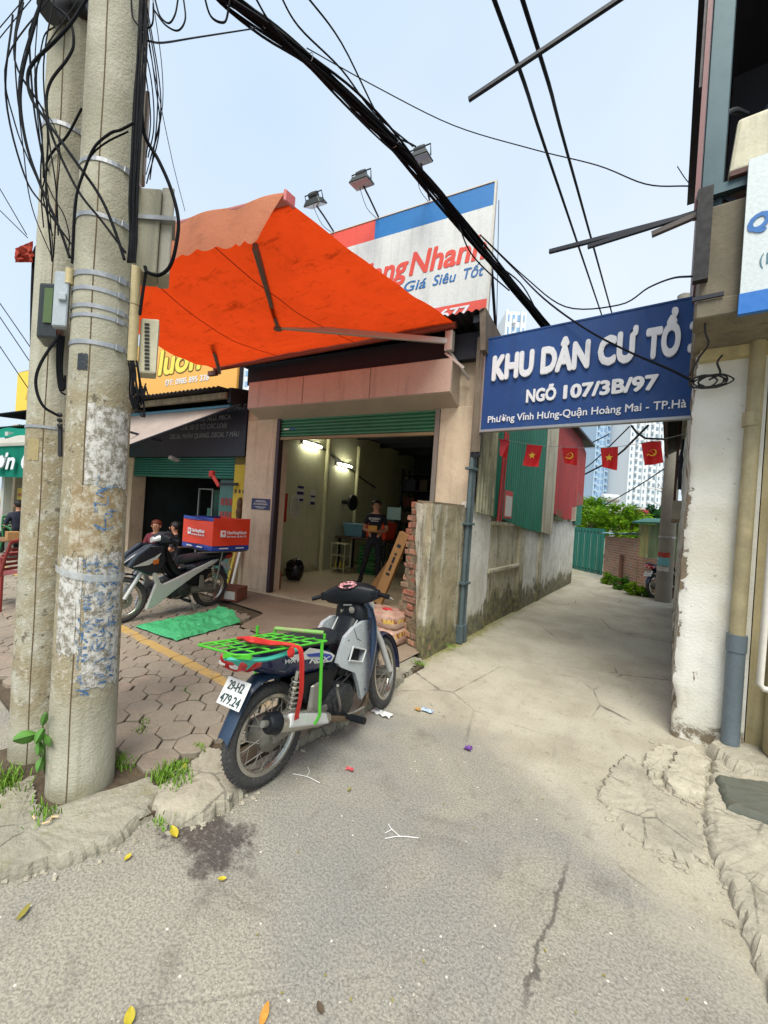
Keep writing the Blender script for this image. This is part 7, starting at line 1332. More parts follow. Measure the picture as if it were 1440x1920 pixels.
# ================================================================ PEOPLE
SKIN = plain('skin', S(196, 142, 112, .8), .55, 0, .06)
def person(lb, loc, rotz, J, cols, hair='short', held=None):
    """one continuous skinned body; J maps joints to (position, radius); materials follow the nearest bone"""
    t = thing('person', lb, 'person', loc, (0, 0, R(rotz)))
    bones = [('pelvis', 'spine', 1), ('spine', 'chest', 1), ('chest', 'neck', 1), ('neck', 'jaw', 0), ('jaw', 'skull', 0), ('skull', 'crown', 0)]
    for s_ in 'LR': bones += [('chest', 'sh' + s_, 1), ('sh' + s_, 'sl' + s_, 1), ('sl' + s_, 'el' + s_, 0), ('el' + s_, 'wr' + s_, 0), ('wr' + s_, 'pa' + s_, 0), ('pelvis', 'hip' + s_, 2), ('hip' + s_, 'kn' + s_, 2), ('kn' + s_, 'an' + s_, 2), ('an' + s_, 'he' + s_, 3), ('an' + s_, 'to' + s_, 3)]
    for s_ in 'LR':
        w0, p0 = V(J['wr' + s_][0]), V(J['pa' + s_][0]); d = (p0 - w0).normalized(); J['sl' + s_] = (tuple(V(J['sh' + s_][0]).lerp(V(J['el' + s_][0]), cols.get('sleeve', .75))), .046)
        sd_ = d.cross(V((0, 0, 1))); sd_ = sd_.normalized() if sd_.length > .1 else V((1, 0, 0)); curl = V((0, -.3, -.6))
        for k, (o_, ln) in enumerate(((-.03, .06), (-.011, .075), (.011, .072), (.03, .058))):
            a = p0 + d * .035 + sd_ * o_; J['f%d%s' % (k, s_)] = (tuple(a), .010); J['g%d%s' % (k, s_)] = (tuple(a + d * ln * .6 + curl * .02), .009); J['h%d%s' % (k, s_)] = (tuple(a + d * ln * .8 + curl * .055), .008)
            bones += [('pa' + s_, 'f%d%s' % (k, s_), 0), ('f%d%s' % (k, s_), 'g%d%s' % (k, s_), 0), ('g%d%s' % (k, s_), 'h%d%s' % (k, s_), 0)]
        a = p0 - d * .01 + sd_ * (-.042 if s_ == 'L' else .042); J['t0' + s_] = (tuple(a), .011); J['t1' + s_] = (tuple(a + d * .045), .010); bones += [('pa' + s_, 't0' + s_, 0), ('t0' + s_, 't1' + s_, 0)]
    names = list(J); idx = {n: i for i, n in enumerate(names)}; me = bpy.data.meshes.new('body'); me.from_pydata([J[n][0] for n in names], [(idx[a], idx[b]) for a, b, _ in bones], [])
    o = bpy.data.objects.new('body', me); col.objects.link(o); o.modifiers.new('skin', 'SKIN'); sv = me.skin_vertices[0].data
    for i, n in enumerate(names): sv[i].radius = (J[n][1],) * 2; sv[i].use_root = n == 'pelvis'
    ss = o.modifiers.new('sub', 'SUBSURF'); ss.levels = ss.render_levels = 1
    dg = bpy.context.evaluated_depsgraph_get(); bm_ = bpy.data.meshes.new_from_object(o.evaluated_get(dg)); bpy.data.objects.remove(o); bpy.data.meshes.remove(me)
    seg = [(V(J[a][0]), V(J[b][0]), m) for a, b, m in bones]
    for m in (SKIN, cols['shirt'], cols['trousers'], cols['shoes']): bm_.materials.append(m)
    for p in bm_.polygons:
        c = p.center; best = (9, 0)
        for a, b, m in seg:
            ab = b - a; f = max(0, min(1, (c - a).dot(ab) / max(ab.length_squared, 1e-9))); d = (c - (a + ab * f)).length
            if d < best[0]: best = (d, m)
        p.material_index = best[1]; p.use_smooth = True
    obj('body', bm_, None, t, local=True)
    hd = V(J['skull'][0]); fw = V(J.get('face', ((0, -1, 0), 0))[0]); sd_ = V((-fw.y, fw.x, 0)); hr = J['skull'][1]; up = V((0, 0, 1))
    hm = cols['hair']; hb = MB(); hb.ball(hd + up * .035 - fw * .018, (hr * 1.02 + .012, hr * 1.02 + .018, hr * 1.05), 16, 10); ks = [i for i, p in enumerate(hb.v) if True]
    hb.v = [tuple(V(p) if ((V(p) - hd).dot(fw) < hr * .35 or (V(p) - hd).z > hr * .55) else V(p) - fw * .05 + up * .01) for p in hb.v]
    hb.v = [tuple(V(p) + V(((noise.noise(V(p) * 40)) * .008,) * 3)) if (V(p) - hd).z > -.02 or hair == 'long' else tuple(V((p[0], p[1], max(p[2], hd.z - .045)))) for p in hb.v]; obj('hair', hb, hm, t, local=True, smooth=True)
    for s_ in (-1, 1):
        obj('eye', MB().ball(hd + fw * (hr * .93) + sd_ * (.032 * s_) + up * .008, .011, 8, 6), plain('eye_dark', S(30, 24, 22), .3), t, local=True); obj('ear', MB().ball(hd + sd_ * (hr * .98 * s_) - up * .01, (.014, .02, .03), 8, 6), SKIN, t, local=True)
    obj('nose', MB().ball(hd + fw * (hr * 1.02) - up * .018, (.014, .016, .022), 8, 6), SKIN, t, local=True); obj('mouth', MB().ball(hd + fw * (hr * .92) - up * .055, (.022, .012, .007), 8, 5), plain('lips', S(150, 84, 76, .8), .5), t, local=True)
    return t
def stand_joints():
    J = dict(pelvis=((0, 0, .95), .125), spine=((0, 0, 1.12), .115), chest=((0, .01, 1.31), .135), neck=((0, .01, 1.46), .052), jaw=((0, -.01, 1.53), .062), skull=((0, -.015, 1.61), .088), crown=((0, -.005, 1.685), .062))
    for s_, x in (('L', 1), ('R', -1)): J.update({'sh' + s_: ((.165 * x, .01, 1.39), .062), 'el' + s_: ((.235 * x, .05, 1.13), .042), 'wr' + s_: ((.12 * x, -.2, 1.11), .03), 'pa' + s_: ((.07 * x, -.27, 1.12), .032), 'hip' + s_: ((.09 * x, 0, .90), .09), 'kn' + s_: ((.105 * x, -.02, .50), .06), 'an' + s_: ((.11 * x, .03, .09), .042), 'he' + s_: ((.11 * x, .07, .045), .04), 'to' + s_: ((.125 * x, -.13, .035), .036)})
    return J
BLKC = plain('black_cloth', S(22, 24, 30, .85), .85); HAIR = plain('dark_hair', S(24, 20, 20), .6); SHOE = plain('dark_shoes', S(30, 30, 34), .6)
J = stand_joints(); J['anR'] = ((-.24, .06, .09), .042); J['heR'] = ((-.25, .10, .045), .04); J['toR'] = ((-.30, -.08, .035), .036); J['knR'] = ((-.16, -.03, .50), .06)
mp = TF @ V((-2.42, 1.9, .105)); MR = 28
man = person('man in a black printed T-shirt and black trousers holding a yellow box in the garage', mp, MR, J, dict(shirt=BLKC, trousers=BLKC, shoes=SHOE, hair=HAIR, sleeve=.6))
rm = Matrix.Rotation(R(MR), 3, 'Z')
obj('shirt_print', letter_mb('BURBERRY', mp + rm @ V((-.115, -.138, 1.33)), rm @ V((1, 0, 0)), UZ, .23, .045, bold=.03), PAPER, man, recalc=False); obj('shirt_print', MB().ob(mp + rm @ V((0, -.139, 1.305)), rm @ V((.075, 0, 0)), rm @ V((0, .002, 0)), (0, 0, .007)), PAPER, man)
single('parcel', MB(Matrix.Translation(mp) @ rm.to_4x4()).box(-.085, .085, -.34, -.23, 1.09, 1.22), plain('parcel_yellow', S(206, 150, 50, .8), .6), 'small yellow parcel held by the man in the garage', 'parcel', bevel=.006)
def sit_joints(low=0.):
    J = dict(pelvis=((0, 0, .50), .125), spine=((0, -.01, .66), .115), chest=((0, -.02, .85), .135), neck=((0, -.03, 1.0), .052), jaw=((0, -.05, 1.07), .062), skull=((0, -.055, 1.15), .088), crown=((0, -.045, 1.225), .062))
    for s_, x in (('L', 1), ('R', -1)): J.update({'sh' + s_: ((.165 * x, -.02, .93), .062), 'el' + s_: ((.22 * x, -.08, .69), .042), 'wr' + s_: ((.13 * x, -.30, .62), .03), 'pa' + s_: ((.10 * x, -.37, .61), .03), 'hip' + s_: ((.09 * x, -.04, .49), .095), 'kn' + s_: ((.13 * x, -.42, .50), .065), 'an' + s_: ((.13 * x, -.40, .09), .042), 'he' + s_: ((.13 * x, -.36, .045), .04), 'to' + s_: ((.14 * x, -.55, .035), .036)})
    if low:
        for n_ in J:
            (x, y, z), r_ = J[n_]
            if n_[:2] not in ('kn', 'an', 'he', 'to'): J[n_] = ((x, y, z - low), r_)
    return J
def plastic_chair(lb, loc, rotz, m, seat_z=.43):
    t = thing('plastic_chair', lb, 'chair', loc, (0, 0, R(rotz))); O = lambda nm, mb, **k: obj(nm, mb, m, t, local=True, **k)
    O('seat', MB().grid(lambda u, v: (-.21 + .42 * u, -.2 + .42 * v, seat_z - .02 * math.sin(math.pi * u) * math.sin(math.pi * v)), 8, 8)); 
    for x in (-1, 1):
        O('leg', MB().tube([(x * .19, -.18, seat_z), (x * .23, -.22, .0)], [.022, .018], 8), smooth=True); O('leg', MB().tube([(x * .19, .20, seat_z), (x * .23, .25, .0)], [.024, .018], 8), smooth=True)
        O('back_post', MB().tube([(x * .2, .2, seat_z), (x * .21, .25, seat_z + .22), (x * .19, .29, seat_z + .42)], .018, 8), smooth=True); O('armrest', MB().tube([(x * .21, .25, seat_z + .22), (x * .25, 0, seat_z + .23), (x * .23, -.2, seat_z + .18), (x * .2, -.19, seat_z)], .016, 8, smooth=4), smooth=True)
    O('top_rail', MB().tube([(-.19, .29, seat_z + .42), (0, .32, seat_z + .45), (.19, .29, seat_z + .42)], .024, 8, smooth=4), smooth=True)
    for k in range(5): z = seat_z + .08 + k * .062; O('slat', MB().beam((-.19, .225 + .018 * k, z), (.19, .225 + .018 * k, z), .012, .034))
    return t
MRN = plain('maroon_plastic', S(134, 48, 44, .8), .4); GPL = plain('green_stool', S(40, 120, 70, .8), .4); PNK = plain('pink_plastic', S(206, 160, 148, .8), .4)
c_ = gp(-4, 1136, .06); plastic_chair('maroon plastic armchair with a slatted back beside the second pole', (c_.x, c_.y, .06), -55, MRN)
plastic_chair('pale pink plastic armchair behind the maroon one', (c_.x + .1, c_.y + .75, .06), 120, PNK)
pp = at(34, 1010, 9.2); pp.z = .06; plastic_chair('green plastic chair under the seated person in the navy jacket', (pp.x, pp.y, .06), 100, GPL, .42)
person('person in a navy jacket seated at the cafe stall, seen from the side', (pp.x, pp.y, .04), 100 - 180 + 0, sit_joints(), dict(shirt=plain('navy_jacket', S(30, 36, 56, .85), .8), trousers=BLKC, shoes=SHOE, hair=HAIR, sleeve=.97))
pq = at(-2, 1010, 9.6); person('person in a pink top and pale hat seated at the cafe stall', (pq.x, pq.y, .04), -60, sit_joints(), dict(shirt=plain('pink_top', S(206, 60, 116, .85), .8), trousers=BLKC, shoes=SHOE, hair=plain('straw_hat', S(196, 170, 110, .8), .8), sleeve=.9)); plastic_chair('green plastic chair under the seated person in the pink top', (pq.x, pq.y, .06), 120, GPL, .42)
tb = at(14, 1035, 8.6); tb.z = 0
t = thing('low_table', 'low wooden table with small boxes before the seated cafe guests', 'table', (tb.x, tb.y, .06)); obj('table_top', MB().box(tb.x - .35, tb.x + .5, tb.y - .3, tb.y + .3, .46, .49), W('table_wood', S(150, 112, 80, .8), .6), t, bevel=.004)
for dx in (-.3, .44):
    for dy in (-.25, .25): obj('leg', MB().box(tb.x + dx - .02, tb.x + dx + .02, tb.y + dy - .02, tb.y + dy + .02, .06, .46), DARKM, t)
single('carton', MB().box(tb.x + .2, tb.x + .42, tb.y - .1, tb.y + .1, .491, .66), CARD, 'small carton standing on the low cafe table', 'box', bevel=.004)
# two people sitting in the dim shop behind the delivery motorbike
s1p = TF @ V((-5.95, .1, 0)); person('person with short dark hair sitting behind the delivery motorbike', (s1p.x, s1p.y, .06), -40, sit_joints(.2), dict(shirt=plain('grey_shirt', S(40, 44, 52, .8), .8), trousers=BLKC, shoes=SHOE, hair=HAIR, sleeve=.7)); single('stool', MB().lathe([(.13, .065), (.12, .19), (.15, .21), (.15, .225)], (s1p.x, s1p.y, 0), n=18), MRN, 'plastic stool under the person with short dark hair', 'stool', smooth=True)
s2p = TF @ V((-6.45, .0, 0)); person('person with reddish hair sitting in the shop behind the delivery motorbike', (s2p.x, s2p.y, .06), 40, sit_joints(.2), dict(shirt=plain('wine_shirt', S(120, 40, 56, .8), .8), trousers=BLKC, shoes=SHOE, hair=plain('red_hair', S(120, 54, 34, .8), .6), sleeve=.7)); single('stool', MB().lathe([(.13, .065), (.12, .19), (.15, .21), (.15, .225)], (s2p.x, s2p.y, 0), n=18), GPL, 'plastic stool under the person with reddish hair', 'stool', smooth=True)

# ================================================================ TARPAULIN AND LITTER
tq = [gp(252, 1176, .07), gp(330, 1203, .07), gp(452, 1168, .07), gp(404, 1147, .07)]
def tarp(u, v):
    p = tq[0].lerp(tq[3], u).lerp(tq[1].lerp(tq[2], u), v); h = .035 + .03 * noise.noise(V((u * 3, v * 3, 1))) + .022 * noise.noise(V((u * 9, v * 7, 4))) + .035 * abs(noise.noise(V((u * 10 + v * 5, v * 4 - u * 2, 7)))) + .03 * abs(noise.noise(V((u * 5 - v * 6, v * 3, 2)))) + (.07 * max(0, (u - .78) / .22) * math.sin(math.pi * min(1, v * 1.05)))
    e = min(u, v, 1 - v) * 9; h *= min(1, .25 + e); j = .03 * noise.noise(V((u * 5, v * 5, 9))); return p + V((j, j * .6, max(.004, h)))
single('tarpaulin', MB().grid(tarp, 46, 26), W('green_tarp', S(74, 184, 122, .86), .4, .7, 7, .6, 30, .5, .02), 'crumpled bright green tarpaulin spread on the pavement before the delivery motorbike', 'tarpaulin', smooth=True, recalc=False)
LEAFY = W('leaf_yellow', S(206, 186, 50, .85), .6, .75, 20, .6, c2=S(160, 150, 40, .8)); LEAFG = W('leaf_olive', S(150, 140, 56, .85), .6, .75, 20, .6); LEAFB = W('leaf_orange', S(214, 150, 60, .85), .6, .7, 20, .6)
def leaf_mb(T, L_, w_, cup=.15, nseg=6): return MB(T).grid(lambda u, v: ((v - .5) * w_ * math.sin(math.pi * min(.98, .06 + u * .92)) ** .8, (u - .5) * L_, cup * w_ * abs(v - .5) * 2 + cup * L_ * .5 * (u - .5) ** 2), nseg, 4)
for k, (px, py, L_, w_, a, m, lb) in enumerate(((326, 1560, .075, .035, 80, LEAFY, 'yellow fallen leaf lying on the dark oil stain'), (240, 1607, .035, .022, 20, LEAFY, 'small yellow fallen leaf on the road before the kerb'), (416, 1648, .035, .022, 140, LEAFY, 'small yellow leaf on the asphalt beyond the oil stain'), (45, 1710, .06, .022, 40, LEAFG, 'narrow olive leaf on the road below the pole'), (243, 1908, .05, .03, 60, LEAFY, 'yellow leaf at the edge of the asphalt far from the kerb'), (496, 1902, .06, .025, 30, LEAFB, 'curled orange leaf on open asphalt'), (655, 1480, .03, .015, 10, LEAFG, 'tiny olive leaf on the asphalt near the white wire'), (347, 1437, .04, .025, 70, LEAFY, 'yellow leaf caught in the grass by the broken slab'), (600, 1890, .035, .022, 70, W('leaf_dark', S(92, 76, 58, .8), .8), 'crumpled brown leaf on open asphalt'))):
    p = gp(px, py, .012 if py > 1500 else (.075 if px == 347 else .012)); single('leaf', leaf_mb(Matrix.Translation(p) @ Matrix.Rotation(R(a), 4, 'Z') @ Matrix.Rotation(.1, 4, 'X'), L_, w_), m, lb, 'leaf', smooth=True, recalc=False)
WHT = plain('white_litter', S(226, 226, 224, .85), .5)
def twig(pl, lb): 
    t = thing('wire_scrap', lb, 'litter', gp(*pl[0][0], .006)); [obj('strand', MB().tube([gp(x, y, .006) for x, y in L_], .0022, 5, smooth=4), WHT, t) for L_ in pl]
twig([[(549, 1451), (575, 1456), (600, 1468)], [(575, 1456), (580, 1447), (577, 1438)]], 'forked white plastic wire on the asphalt by the rear wheel'); twig([[(722, 1572), (750, 1568), (785, 1571)], [(750, 1568), (735, 1555), (728, 1545)], [(735, 1555), (722, 1562)]], 'forked white plastic wire lying out on the open asphalt')
def scrap(px, py, w_, h_, m, lb, cat='litter', z=.004, seed=0, nm='paper_scrap'):
    c = gp(px, py, z); single(nm, MB().grid(lambda u, v: c + V(((u - .5) * w_ + .012 * noise.noise(V((u * 5, v * 5, seed))), (v - .5) * h_ + .012 * noise.noise(V((u * 5, v * 5, seed + 5))), .012 + .018 * noise.noise(V((u * 4, v * 4, seed + 9))))), 10, 8), m, lb, cat, smooth=True, recalc=False)
scrap(716, 1339, .17, .07, WHT, 'crumpled white plastic bag by the front wheel', seed=1, nm='plastic_bag'); scrap(800, 1334, .10, .05, W('wrapper_blue', S(200, 214, 226, .85), .4, .5, 30, c2=S(60, 120, 200, .85)), 'blue and white wrapper on the concrete near the front wheel', seed=3, nm='wrapper'); scrap(783, 1332, .05, .04, plain('wrapper_amber', S(206, 160, 90, .8), .5), 'amber wrapper scrap beside the blue one', seed=4, nm='wrapper')
scrap(878, 1405, .045, .05, plain('wrapper_purple', S(110, 60, 150, .8), .5), 'small purple wrapper on the alley concrete', seed=6, nm='wrapper'); scrap(656, 1445, .05, .02, plain('wrapper_red', S(214, 90, 96, .8), .5), 'small pink wrapper on the asphalt', seed=7, nm='wrapper'); scrap(732, 1214, .10, .06, WHT, 'white paper scrap at the foot of the printed sacks', seed=8, z=.06)
rs = random.Random(5)
for k in range(40):
    p = gp(rs.uniform(480, 1350), rs.uniform(1440, 1900), .006); a = rs.uniform(0, 3.1); single('paper_bit', MB().ob(p, (math.cos(a) * rs.uniform(.002, .006), math.sin(a) * .004, .001), (-math.sin(a) * .0025, math.cos(a) * .0025, 0), (0, 0, .0008)), plain('trodden_scrap', S(196, 190, 176, .8), .8) if k % 3 else LEAFG, 'tiny pale scrap trodden into the road', 'litter', 'tiny scraps on the road')
for k in range(4):
    p = gp(62 + k * 16, 1530 + (k * 37) % 22, .075); a = k * 1.3; single('cigarette_butt', MB().tube([p, p + V((math.cos(a) * .028, math.sin(a) * .028, 0))], .004, 6), plain('butt', S(226, 190, 150, .85), .8), 'cigarette butt on the kerb at the foot of the thick pole', 'litter', 'cigarette butts by the pole')
# weeds
WEED = plain('weed_leaf', S(92, 146, 56, .72), .6, 0, .4, 25)
wd = thing('weed', 'leafy green weed growing between the two concrete poles', 'plant', gp(80, 1440, .05))
bs = gp(84, 1450, .05); hdv = V((-.25, -.12, 0))
for k, (px, py, L_, a) in enumerate(((62, 1378, .14, 165), (80, 1370, .10, 120), (74, 1392, .09, 95), (80, 1356, .08, -70), (78, 1425, .09, 110), (84, 1380, .08, 60))):
    p = at(px, py, 1.98); obj('stem', MB().tube([bs, bs.lerp(p, .6) + V((0, 0, .02)), p], .003, 5, smooth=4), WEED, wd); ca, sa_ = math.cos(R(a)), math.sin(R(a)); Lp = L_ * 330
    obj('leaf', MB().grid(lambda u, v: at(px + ca * (u - .15) * Lp - sa_ * (v - .5) * Lp * .55 * math.sin(math.pi * min(.97, .05 + u * .93)) ** .7, py + sa_ * (u - .15) * Lp + ca * (v - .5) * Lp * .55 * math.sin(math.pi * min(.97, .05 + u * .93)) ** .7, 1.98 - .06 * u + .05 * abs(v - .5)), 8, 4), WEED, wd, smooth=True, recalc=False)
def grass(px0, py0, n, spread, h_, seed, z=.05):
    rg = random.Random(seed); mb = MB(); c = gp(px0, py0, z)
    for k in range(n):
        p = c + V((rg.gauss(0, spread), rg.gauss(0, spread * .6), 0)); a = rg.uniform(0, 6.28); hh = h_ * rg.uniform(.4, 1); ln = V((math.cos(a), math.sin(a), 0)) * hh * rg.uniform(.2, .9); s_ = V((-math.sin(a), math.cos(a), 0)) * .0035
        mb.add([p - s_, p + s_, p + ln * .5 + V((0, 0, hh * .7)) + s_ * .7, p + ln * .5 + V((0, 0, hh * .7)) - s_ * .7, p + ln + V((0, 0, hh))], [(0, 1, 2, 3), (3, 2, 4)])
    return mb
gm = MB()
for (x, y, n, sp, h_, sd_) in ((318, 1458, 260, .06, .06, 1), (232, 1433, 120, .04, .045, 2), (338, 1442, 120, .035, .05, 3), (12, 1470, 160, .06, .07, 4), (265, 1370, 50, .03, .03, 5), (350, 1298, 60, .03, .025, 6), (80, 1525, 70, .05, .04, 7), (300, 1545, 40, .03, .03, 8), (375, 1405, 60, .03, .04, 9), (788, 1245, 80, .05, .03, 10), (845, 1212, 60, .06, .03, 11), (270, 1355, 40, .03, .03, 12)):
    g_ = grass(x, y, n, sp, h_, sd_, .05 if y < 1500 else .06); gm.add(g_.v, g_.f)
tag(obj('grass', gm, plain('grass_green', S(110, 150, 40, .8), .7, 0, .35, 6), recalc=False), 'tufts of short grass in the pavement joints', 'grass', kind='stuff')
# ================================================================ TREES BEYOND THE ALLEY
def leaf_cloud(c, r, n, lf, seed, squash=.85):
    rg = random.Random(seed); mb = MB(); cl_ = []
    for k in range(26):
        d = V((rg.gauss(0, 1), rg.gauss(0, 1), rg.gauss(0, .8))); d = d.normalized() * r * rg.uniform(.3, 1) ** .6; cl_.append((c + V((d.x, d.y, d.z * squash)), r * rg.uniform(.18, .4)))
    for k in range(n):
        cc, rr2 = rg.choice(cl_); d = V((rg.gauss(0, 1), rg.gauss(0, 1), rg.gauss(0, .8))).normalized() * rr2 * rg.uniform(.4, 1.1); p = cc + d; a = V((rg.gauss(0, 1), rg.gauss(0, 1), rg.gauss(0, .5))).normalized(); b = a.cross(V((rg.gauss(0, 1), rg.gauss(0, 1), rg.gauss(0, 1)))).normalized(); l = lf * rg.uniform(.6, 1.4)
        mb.add([p - a * l, p + b * l * .45, p + a * l, p - b * l * .45], [(0, 1, 2, 3)])
    return mb
def m_leaf(name, c1, c2):
    q = NT(name); f = q.noise(1.7, 3); g2 = q.noise(11, 2); cc = q.mix(q.ramp(f, .38, .64), c1, c2); cc = q.mix(q.ramp(g2, .4, .7, 0, .4), cc, sh(c2, 1.3)); d = q.n('BsdfDiffuse'); tl = q.n('BsdfTranslucent'); m = q.n('MixShader'); m.inputs[0].default_value = .4; q.put(d.inputs[0], cc); q.put(tl.inputs[0], cc)
    q.t.links.new(d.outputs[0], m.inputs[1]); q.t.links.new(tl.outputs[0], m.inputs[2]); q.t.links.new(m.outputs[0], q.t.nodes['Material Output'].inputs[0]); return q.m
LA, LBm, LC = m_leaf('leaves_bright', S(150, 190, 50, .75), S(84, 130, 36, .75)), m_leaf('leaves_mid', S(110, 160, 60, .7), S(50, 96, 40, .7)), m_leaf('leaves_dark', S(70, 120, 66, .7), S(34, 72, 40, .7))
BARK = W('bark', S(110, 92, 72, .7), .9, .6, 8, .7)
def tree(px, py, k, r, m, lb, seed, n=3400, lf=.075):
    c = at(px, py, k); t = thing('tree', lb, 'tree', (c.x, c.y, 0), group='trees beyond the brick wall'); obj('crown', leaf_cloud(c, r, n, lf, seed), m, t, recalc=False)
    tk = obj('trunk', MB().tube([(c.x, c.y, -.05), (c.x + .05, c.y, c.z * .5), c - V((0, 0, r * .3))], [.09, .07, .04], 8), BARK, t, smooth=True)
    for j in range(5): a = j * 1.3; obj('limb', MB().tube([c - V((0, 0, r * .6)), c + V((math.cos(a) * r * .6, math.sin(a) * r * .6, r * .3))], [.035, .012], 6), BARK, tk)
tree(1105, 972, 18.5, .95, LA, 'bright green tree rising behind the teal gate', 1); tree(1170, 980, 17.5, .95, LA, 'yellow green tree rising above the brick wall', 2, 4200); tree(1140, 968, 21, 1.1, LBm, 'mid green tree between the bright ones', 3); tree(1228, 975, 20, .9, LC, 'dark green tree above the tin shed', 4); tree(1195, 985, 18, .55, LA, 'small yellow green tree over the tarpaulin', 5, 1800)
for k, (px, py, kk, r, lb) in enumerate(((1145, 1078, 12.6, .2, 'low green bush at the foot of the brick wall near the teal gate'), (1168, 1088, 11.9, .22, 'low green bush at the middle of the brick wall'), (1190, 1098, 11.2, .2, 'low green bush where the brick wall steps down'), (1210, 1100, 10.6, .16, 'small green bush beside the parked motorbike in the alley'))):
    c = gp(px - 4, py + 16); c = c * .985; c.z = r * .75; t = thing('bush', lb, 'bush', (c.x, c.y, 0)); obj('foliage', leaf_cloud(c, r, 900, .032, 30 + k), LBm if k % 2 else LA, t, recalc=False); obj('stem', MB().tube([(c.x, c.y, -.02), c], .012, 6), BARK, t)
bt = at(1243, 915, 26); t = thing('tree', 'bare leafless tree between the far tower and the dark canopy', 'tree', (bt.x, bt.y, 0)); rb = random.Random(3)
tk = obj('trunk', MB().tube([(bt.x, bt.y, -.05), bt - V((0, 0, 1.2)), bt], [.09, .05, .03], 7), BARK, t)
for k in range(22):
    a0 = bt - V((0, 0, rb.uniform(0, 1.3))); d = V((rb.gauss(0, 1), rb.gauss(0, 1), abs(rb.gauss(.8, .5)))).normalized(); obj('twig', MB().tube([a0, a0 + d * .5 + V((0, 0, .1)), a0 + d * 1.1], [.018, .01, .004], 5), BARK, tk)
# ================================================================ FAR HOUSES AND TOWERS
hw = at(1150, 955, 30); t = thing('far_house', 'low white rooftop house among the trees below the towers', 'house', (hw.x, hw.y, 0)); WHW = W('far_white', S(206, 208, 206, .8), .85); xd = V((math.cos(CAM_YAW), math.sin(CAM_YAW), 0)); yd = V((-xd.y, xd.x, 0))
def FB(c, w0, w1, d, z0, z1): mb = MB(); c = V((c.x, c.y, 0)); return mb.hexa([c + xd * w0 + V((0, 0, z0)), c + xd * w1 + V((0, 0, z0)), c + xd * w1 + yd * d + V((0, 0, z0)), c + xd * w0 + yd * d + V((0, 0, z0)), c + xd * w0 + V((0, 0, z1)), c + xd * w1 + V((0, 0, z1)), c + xd * w1 + yd * d + V((0, 0, z1)), c + xd * w0 + yd * d + V((0, 0, z1))])
obj('wall', FB(hw, -2.6, 2.6, 5, -.05, hw.z + .1), WHW, t); obj('parapet', FB(hw, -2.7, 2.7, .3, hw.z + .1, hw.z + .35), WHW, t); hr_ = at(1208, 962, 28); obj('red_wall', FB(hr_, -.4, .5, 2, -.05, hr_.z + .25), W('far_red', S(160, 60, 60, .8), .8), t)
wt = at(1144, 934, 29); t = thing('water_tank', 'horizontal steel water tank on a rack above the white house', 'water tank', wt - V((0, 0, .6))); obj('tank', MB().tube([wt - xd * .62, wt - xd * .56, wt + xd * .56, wt + xd * .62], [.2, .3, .3, .2], 18), plain('tank_steel', S(206, 210, 210, .85), .35, .3), t, smooth=40)
for s_ in (-.4, .4): obj('rack_leg', MB().tube([wt + xd * s_ - V((0, 0, .28)), wt + xd * s_ - V((0, 0, .95))], .025, 6), DARKM, t)
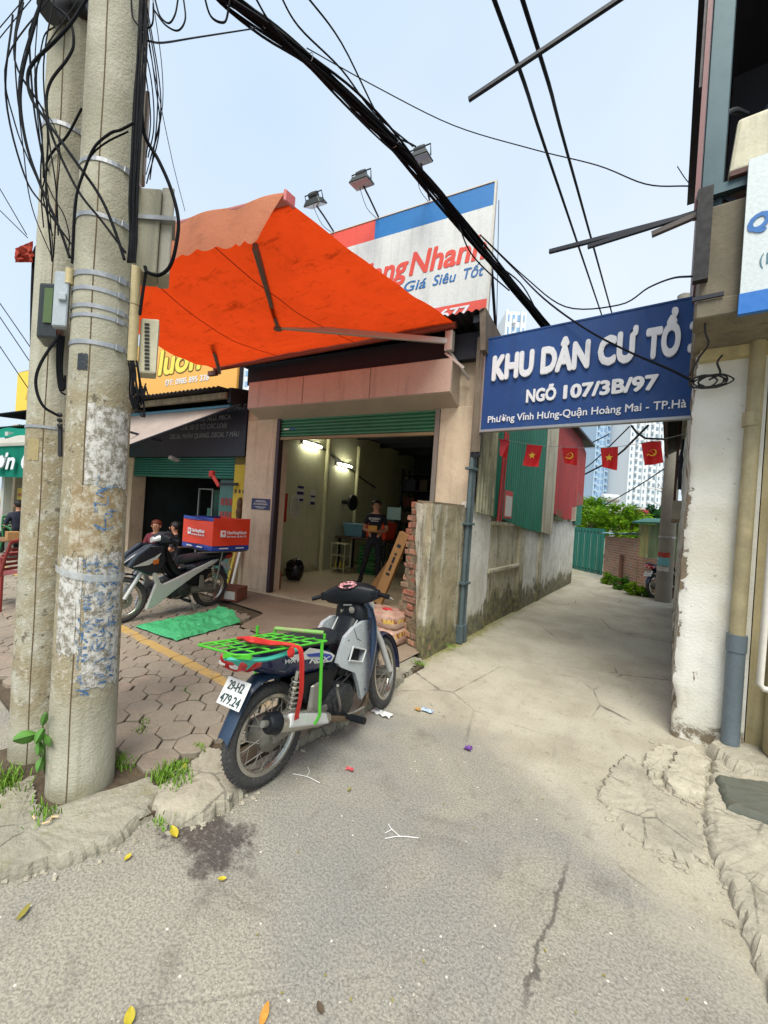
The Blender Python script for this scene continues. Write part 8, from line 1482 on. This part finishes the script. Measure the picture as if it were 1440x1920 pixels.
def tower(px0, px1, ytop, k, d, lb, face, win, nx, floors, fh, ww, wh, seed=0, base=0):
    c = at((px0 + px1) / 2, 960, k); w0 = (px1 - px0) / CAM_F * k; zt = at((px0 + px1) / 2, ytop, k).z; t = thing('tower_block', lb, 'tower', (c.x, c.y, 0)); obj('wall', FB(c, -w0 / 2, w0 / 2, d, -.05, zt), face, t)
    c0 = V((c.x, c.y, 0)); z = zt - fh; mb = MB(); bl_ = MB()
    while z > -5 + 12:
        for i in range(nx):
            x = -w0 / 2 + w0 * (i + .5) / nx; hw_ = w0 / nx * ww / 2 * (1 if (i + seed) % 3 else .7)
            mb.ob(c0 + xd * x + yd * .02 + V((0, 0, z + fh * .5)), xd * hw_, yd * .12, V((0, 0, fh * wh / 2)))
            if (i + seed) % 3 == 1: bl_.ob(c0 + xd * x - yd * .5 + V((0, 0, z + fh * .12)), xd * hw_ * 1.2, yd * .5, V((0, 0, fh * .14)))
        for j in range(4): mb.ob(c0 + xd * (w0 / 2 - .02) + yd * (d * (j + .5) / 4) + V((0, 0, z + fh * .5)), xd * .12, yd * (d / 4 * ww / 2), V((0, 0, fh * wh / 2)))
        z -= fh
    obj('windows', mb, win, t, kind='stuff', recalc=False); obj('balconies', bl_, face, t, kind='stuff', recalc=False)
    for i in range(nx + 1):
        if i % 3 == 0: x = -w0 / 2 + w0 * i / nx; obj('pier', MB().ob(c0 + xd * x - yd * .3 + V((0, 0, zt / 2)), xd * .25, yd * .4, V((0, 0, zt / 2))), face, t)
WT = plain('tower_white', S(222, 228, 232, .85), .7, 0, .03); BT = plain('tower_blue', S(176, 200, 222, .85), .7, 0, .03); GW = plain('tower_glass', S(132, 152, 166, .85), .3); GB = plain('tower_blue_glass', S(140, 176, 212, .85), .25)
tower(1172, 1253, 690, 170, 26, 'white tower block with a grid of dark windows beyond the trees', WT, GW, 9, 30, 3.0, .5, .5); tower(1108, 1171, 715, 185, 30, 'pale blue tower block beside the white one', BT, GB, 10, 30, 3.0, .7, .6, 1); tower(1070, 1106, 800, 200, 30, 'shorter pale blue tower block at the edge of the corrugated shed', BT, GB, 6, 20, 3.0, .6, .6)
tower(924, 962, 583, 95, 14, 'pale tower block showing above the garage roof by the billboard', WT, GB, 4, 20, 3.0, .5, .5); tower(438, 482, 690, 120, 18, 'pale block glimpsed under the orange canopy', WT, GB, 3, 20, 3.2, .5, .5)
# torn red cloth caught on the cable by the second pole
rc0 = at(62, 455, 2.6); t = thing('torn_cloth', 'torn faded red cloth snagged on the cable beside the second pole', 'cloth', rc0)
obj('rag', MB().grid(lambda u, v: at(62 - 34 * u + 8 * noise.noise(V((u * 4, v * 4, 1))), 452 + 14 * u + (40 - 14 * u) * v, 2.6 + .05 * math.sin(u * 8 + v * 5)), 10, 10), m_fab('red_rag_fabric', S(196, 90, 76, .8), .3), t, smooth=True, recalc=False); obj('rag', MB().grid(lambda u, v: at(64 + 15 * u, 462 + 30 * v + 8 * u * v, 2.6 + .03 * math.sin(u * 9)), 6, 6), m_fab('pink_rag_fabric', S(206, 130, 110, .8), .3), t, smooth=True, recalc=False)
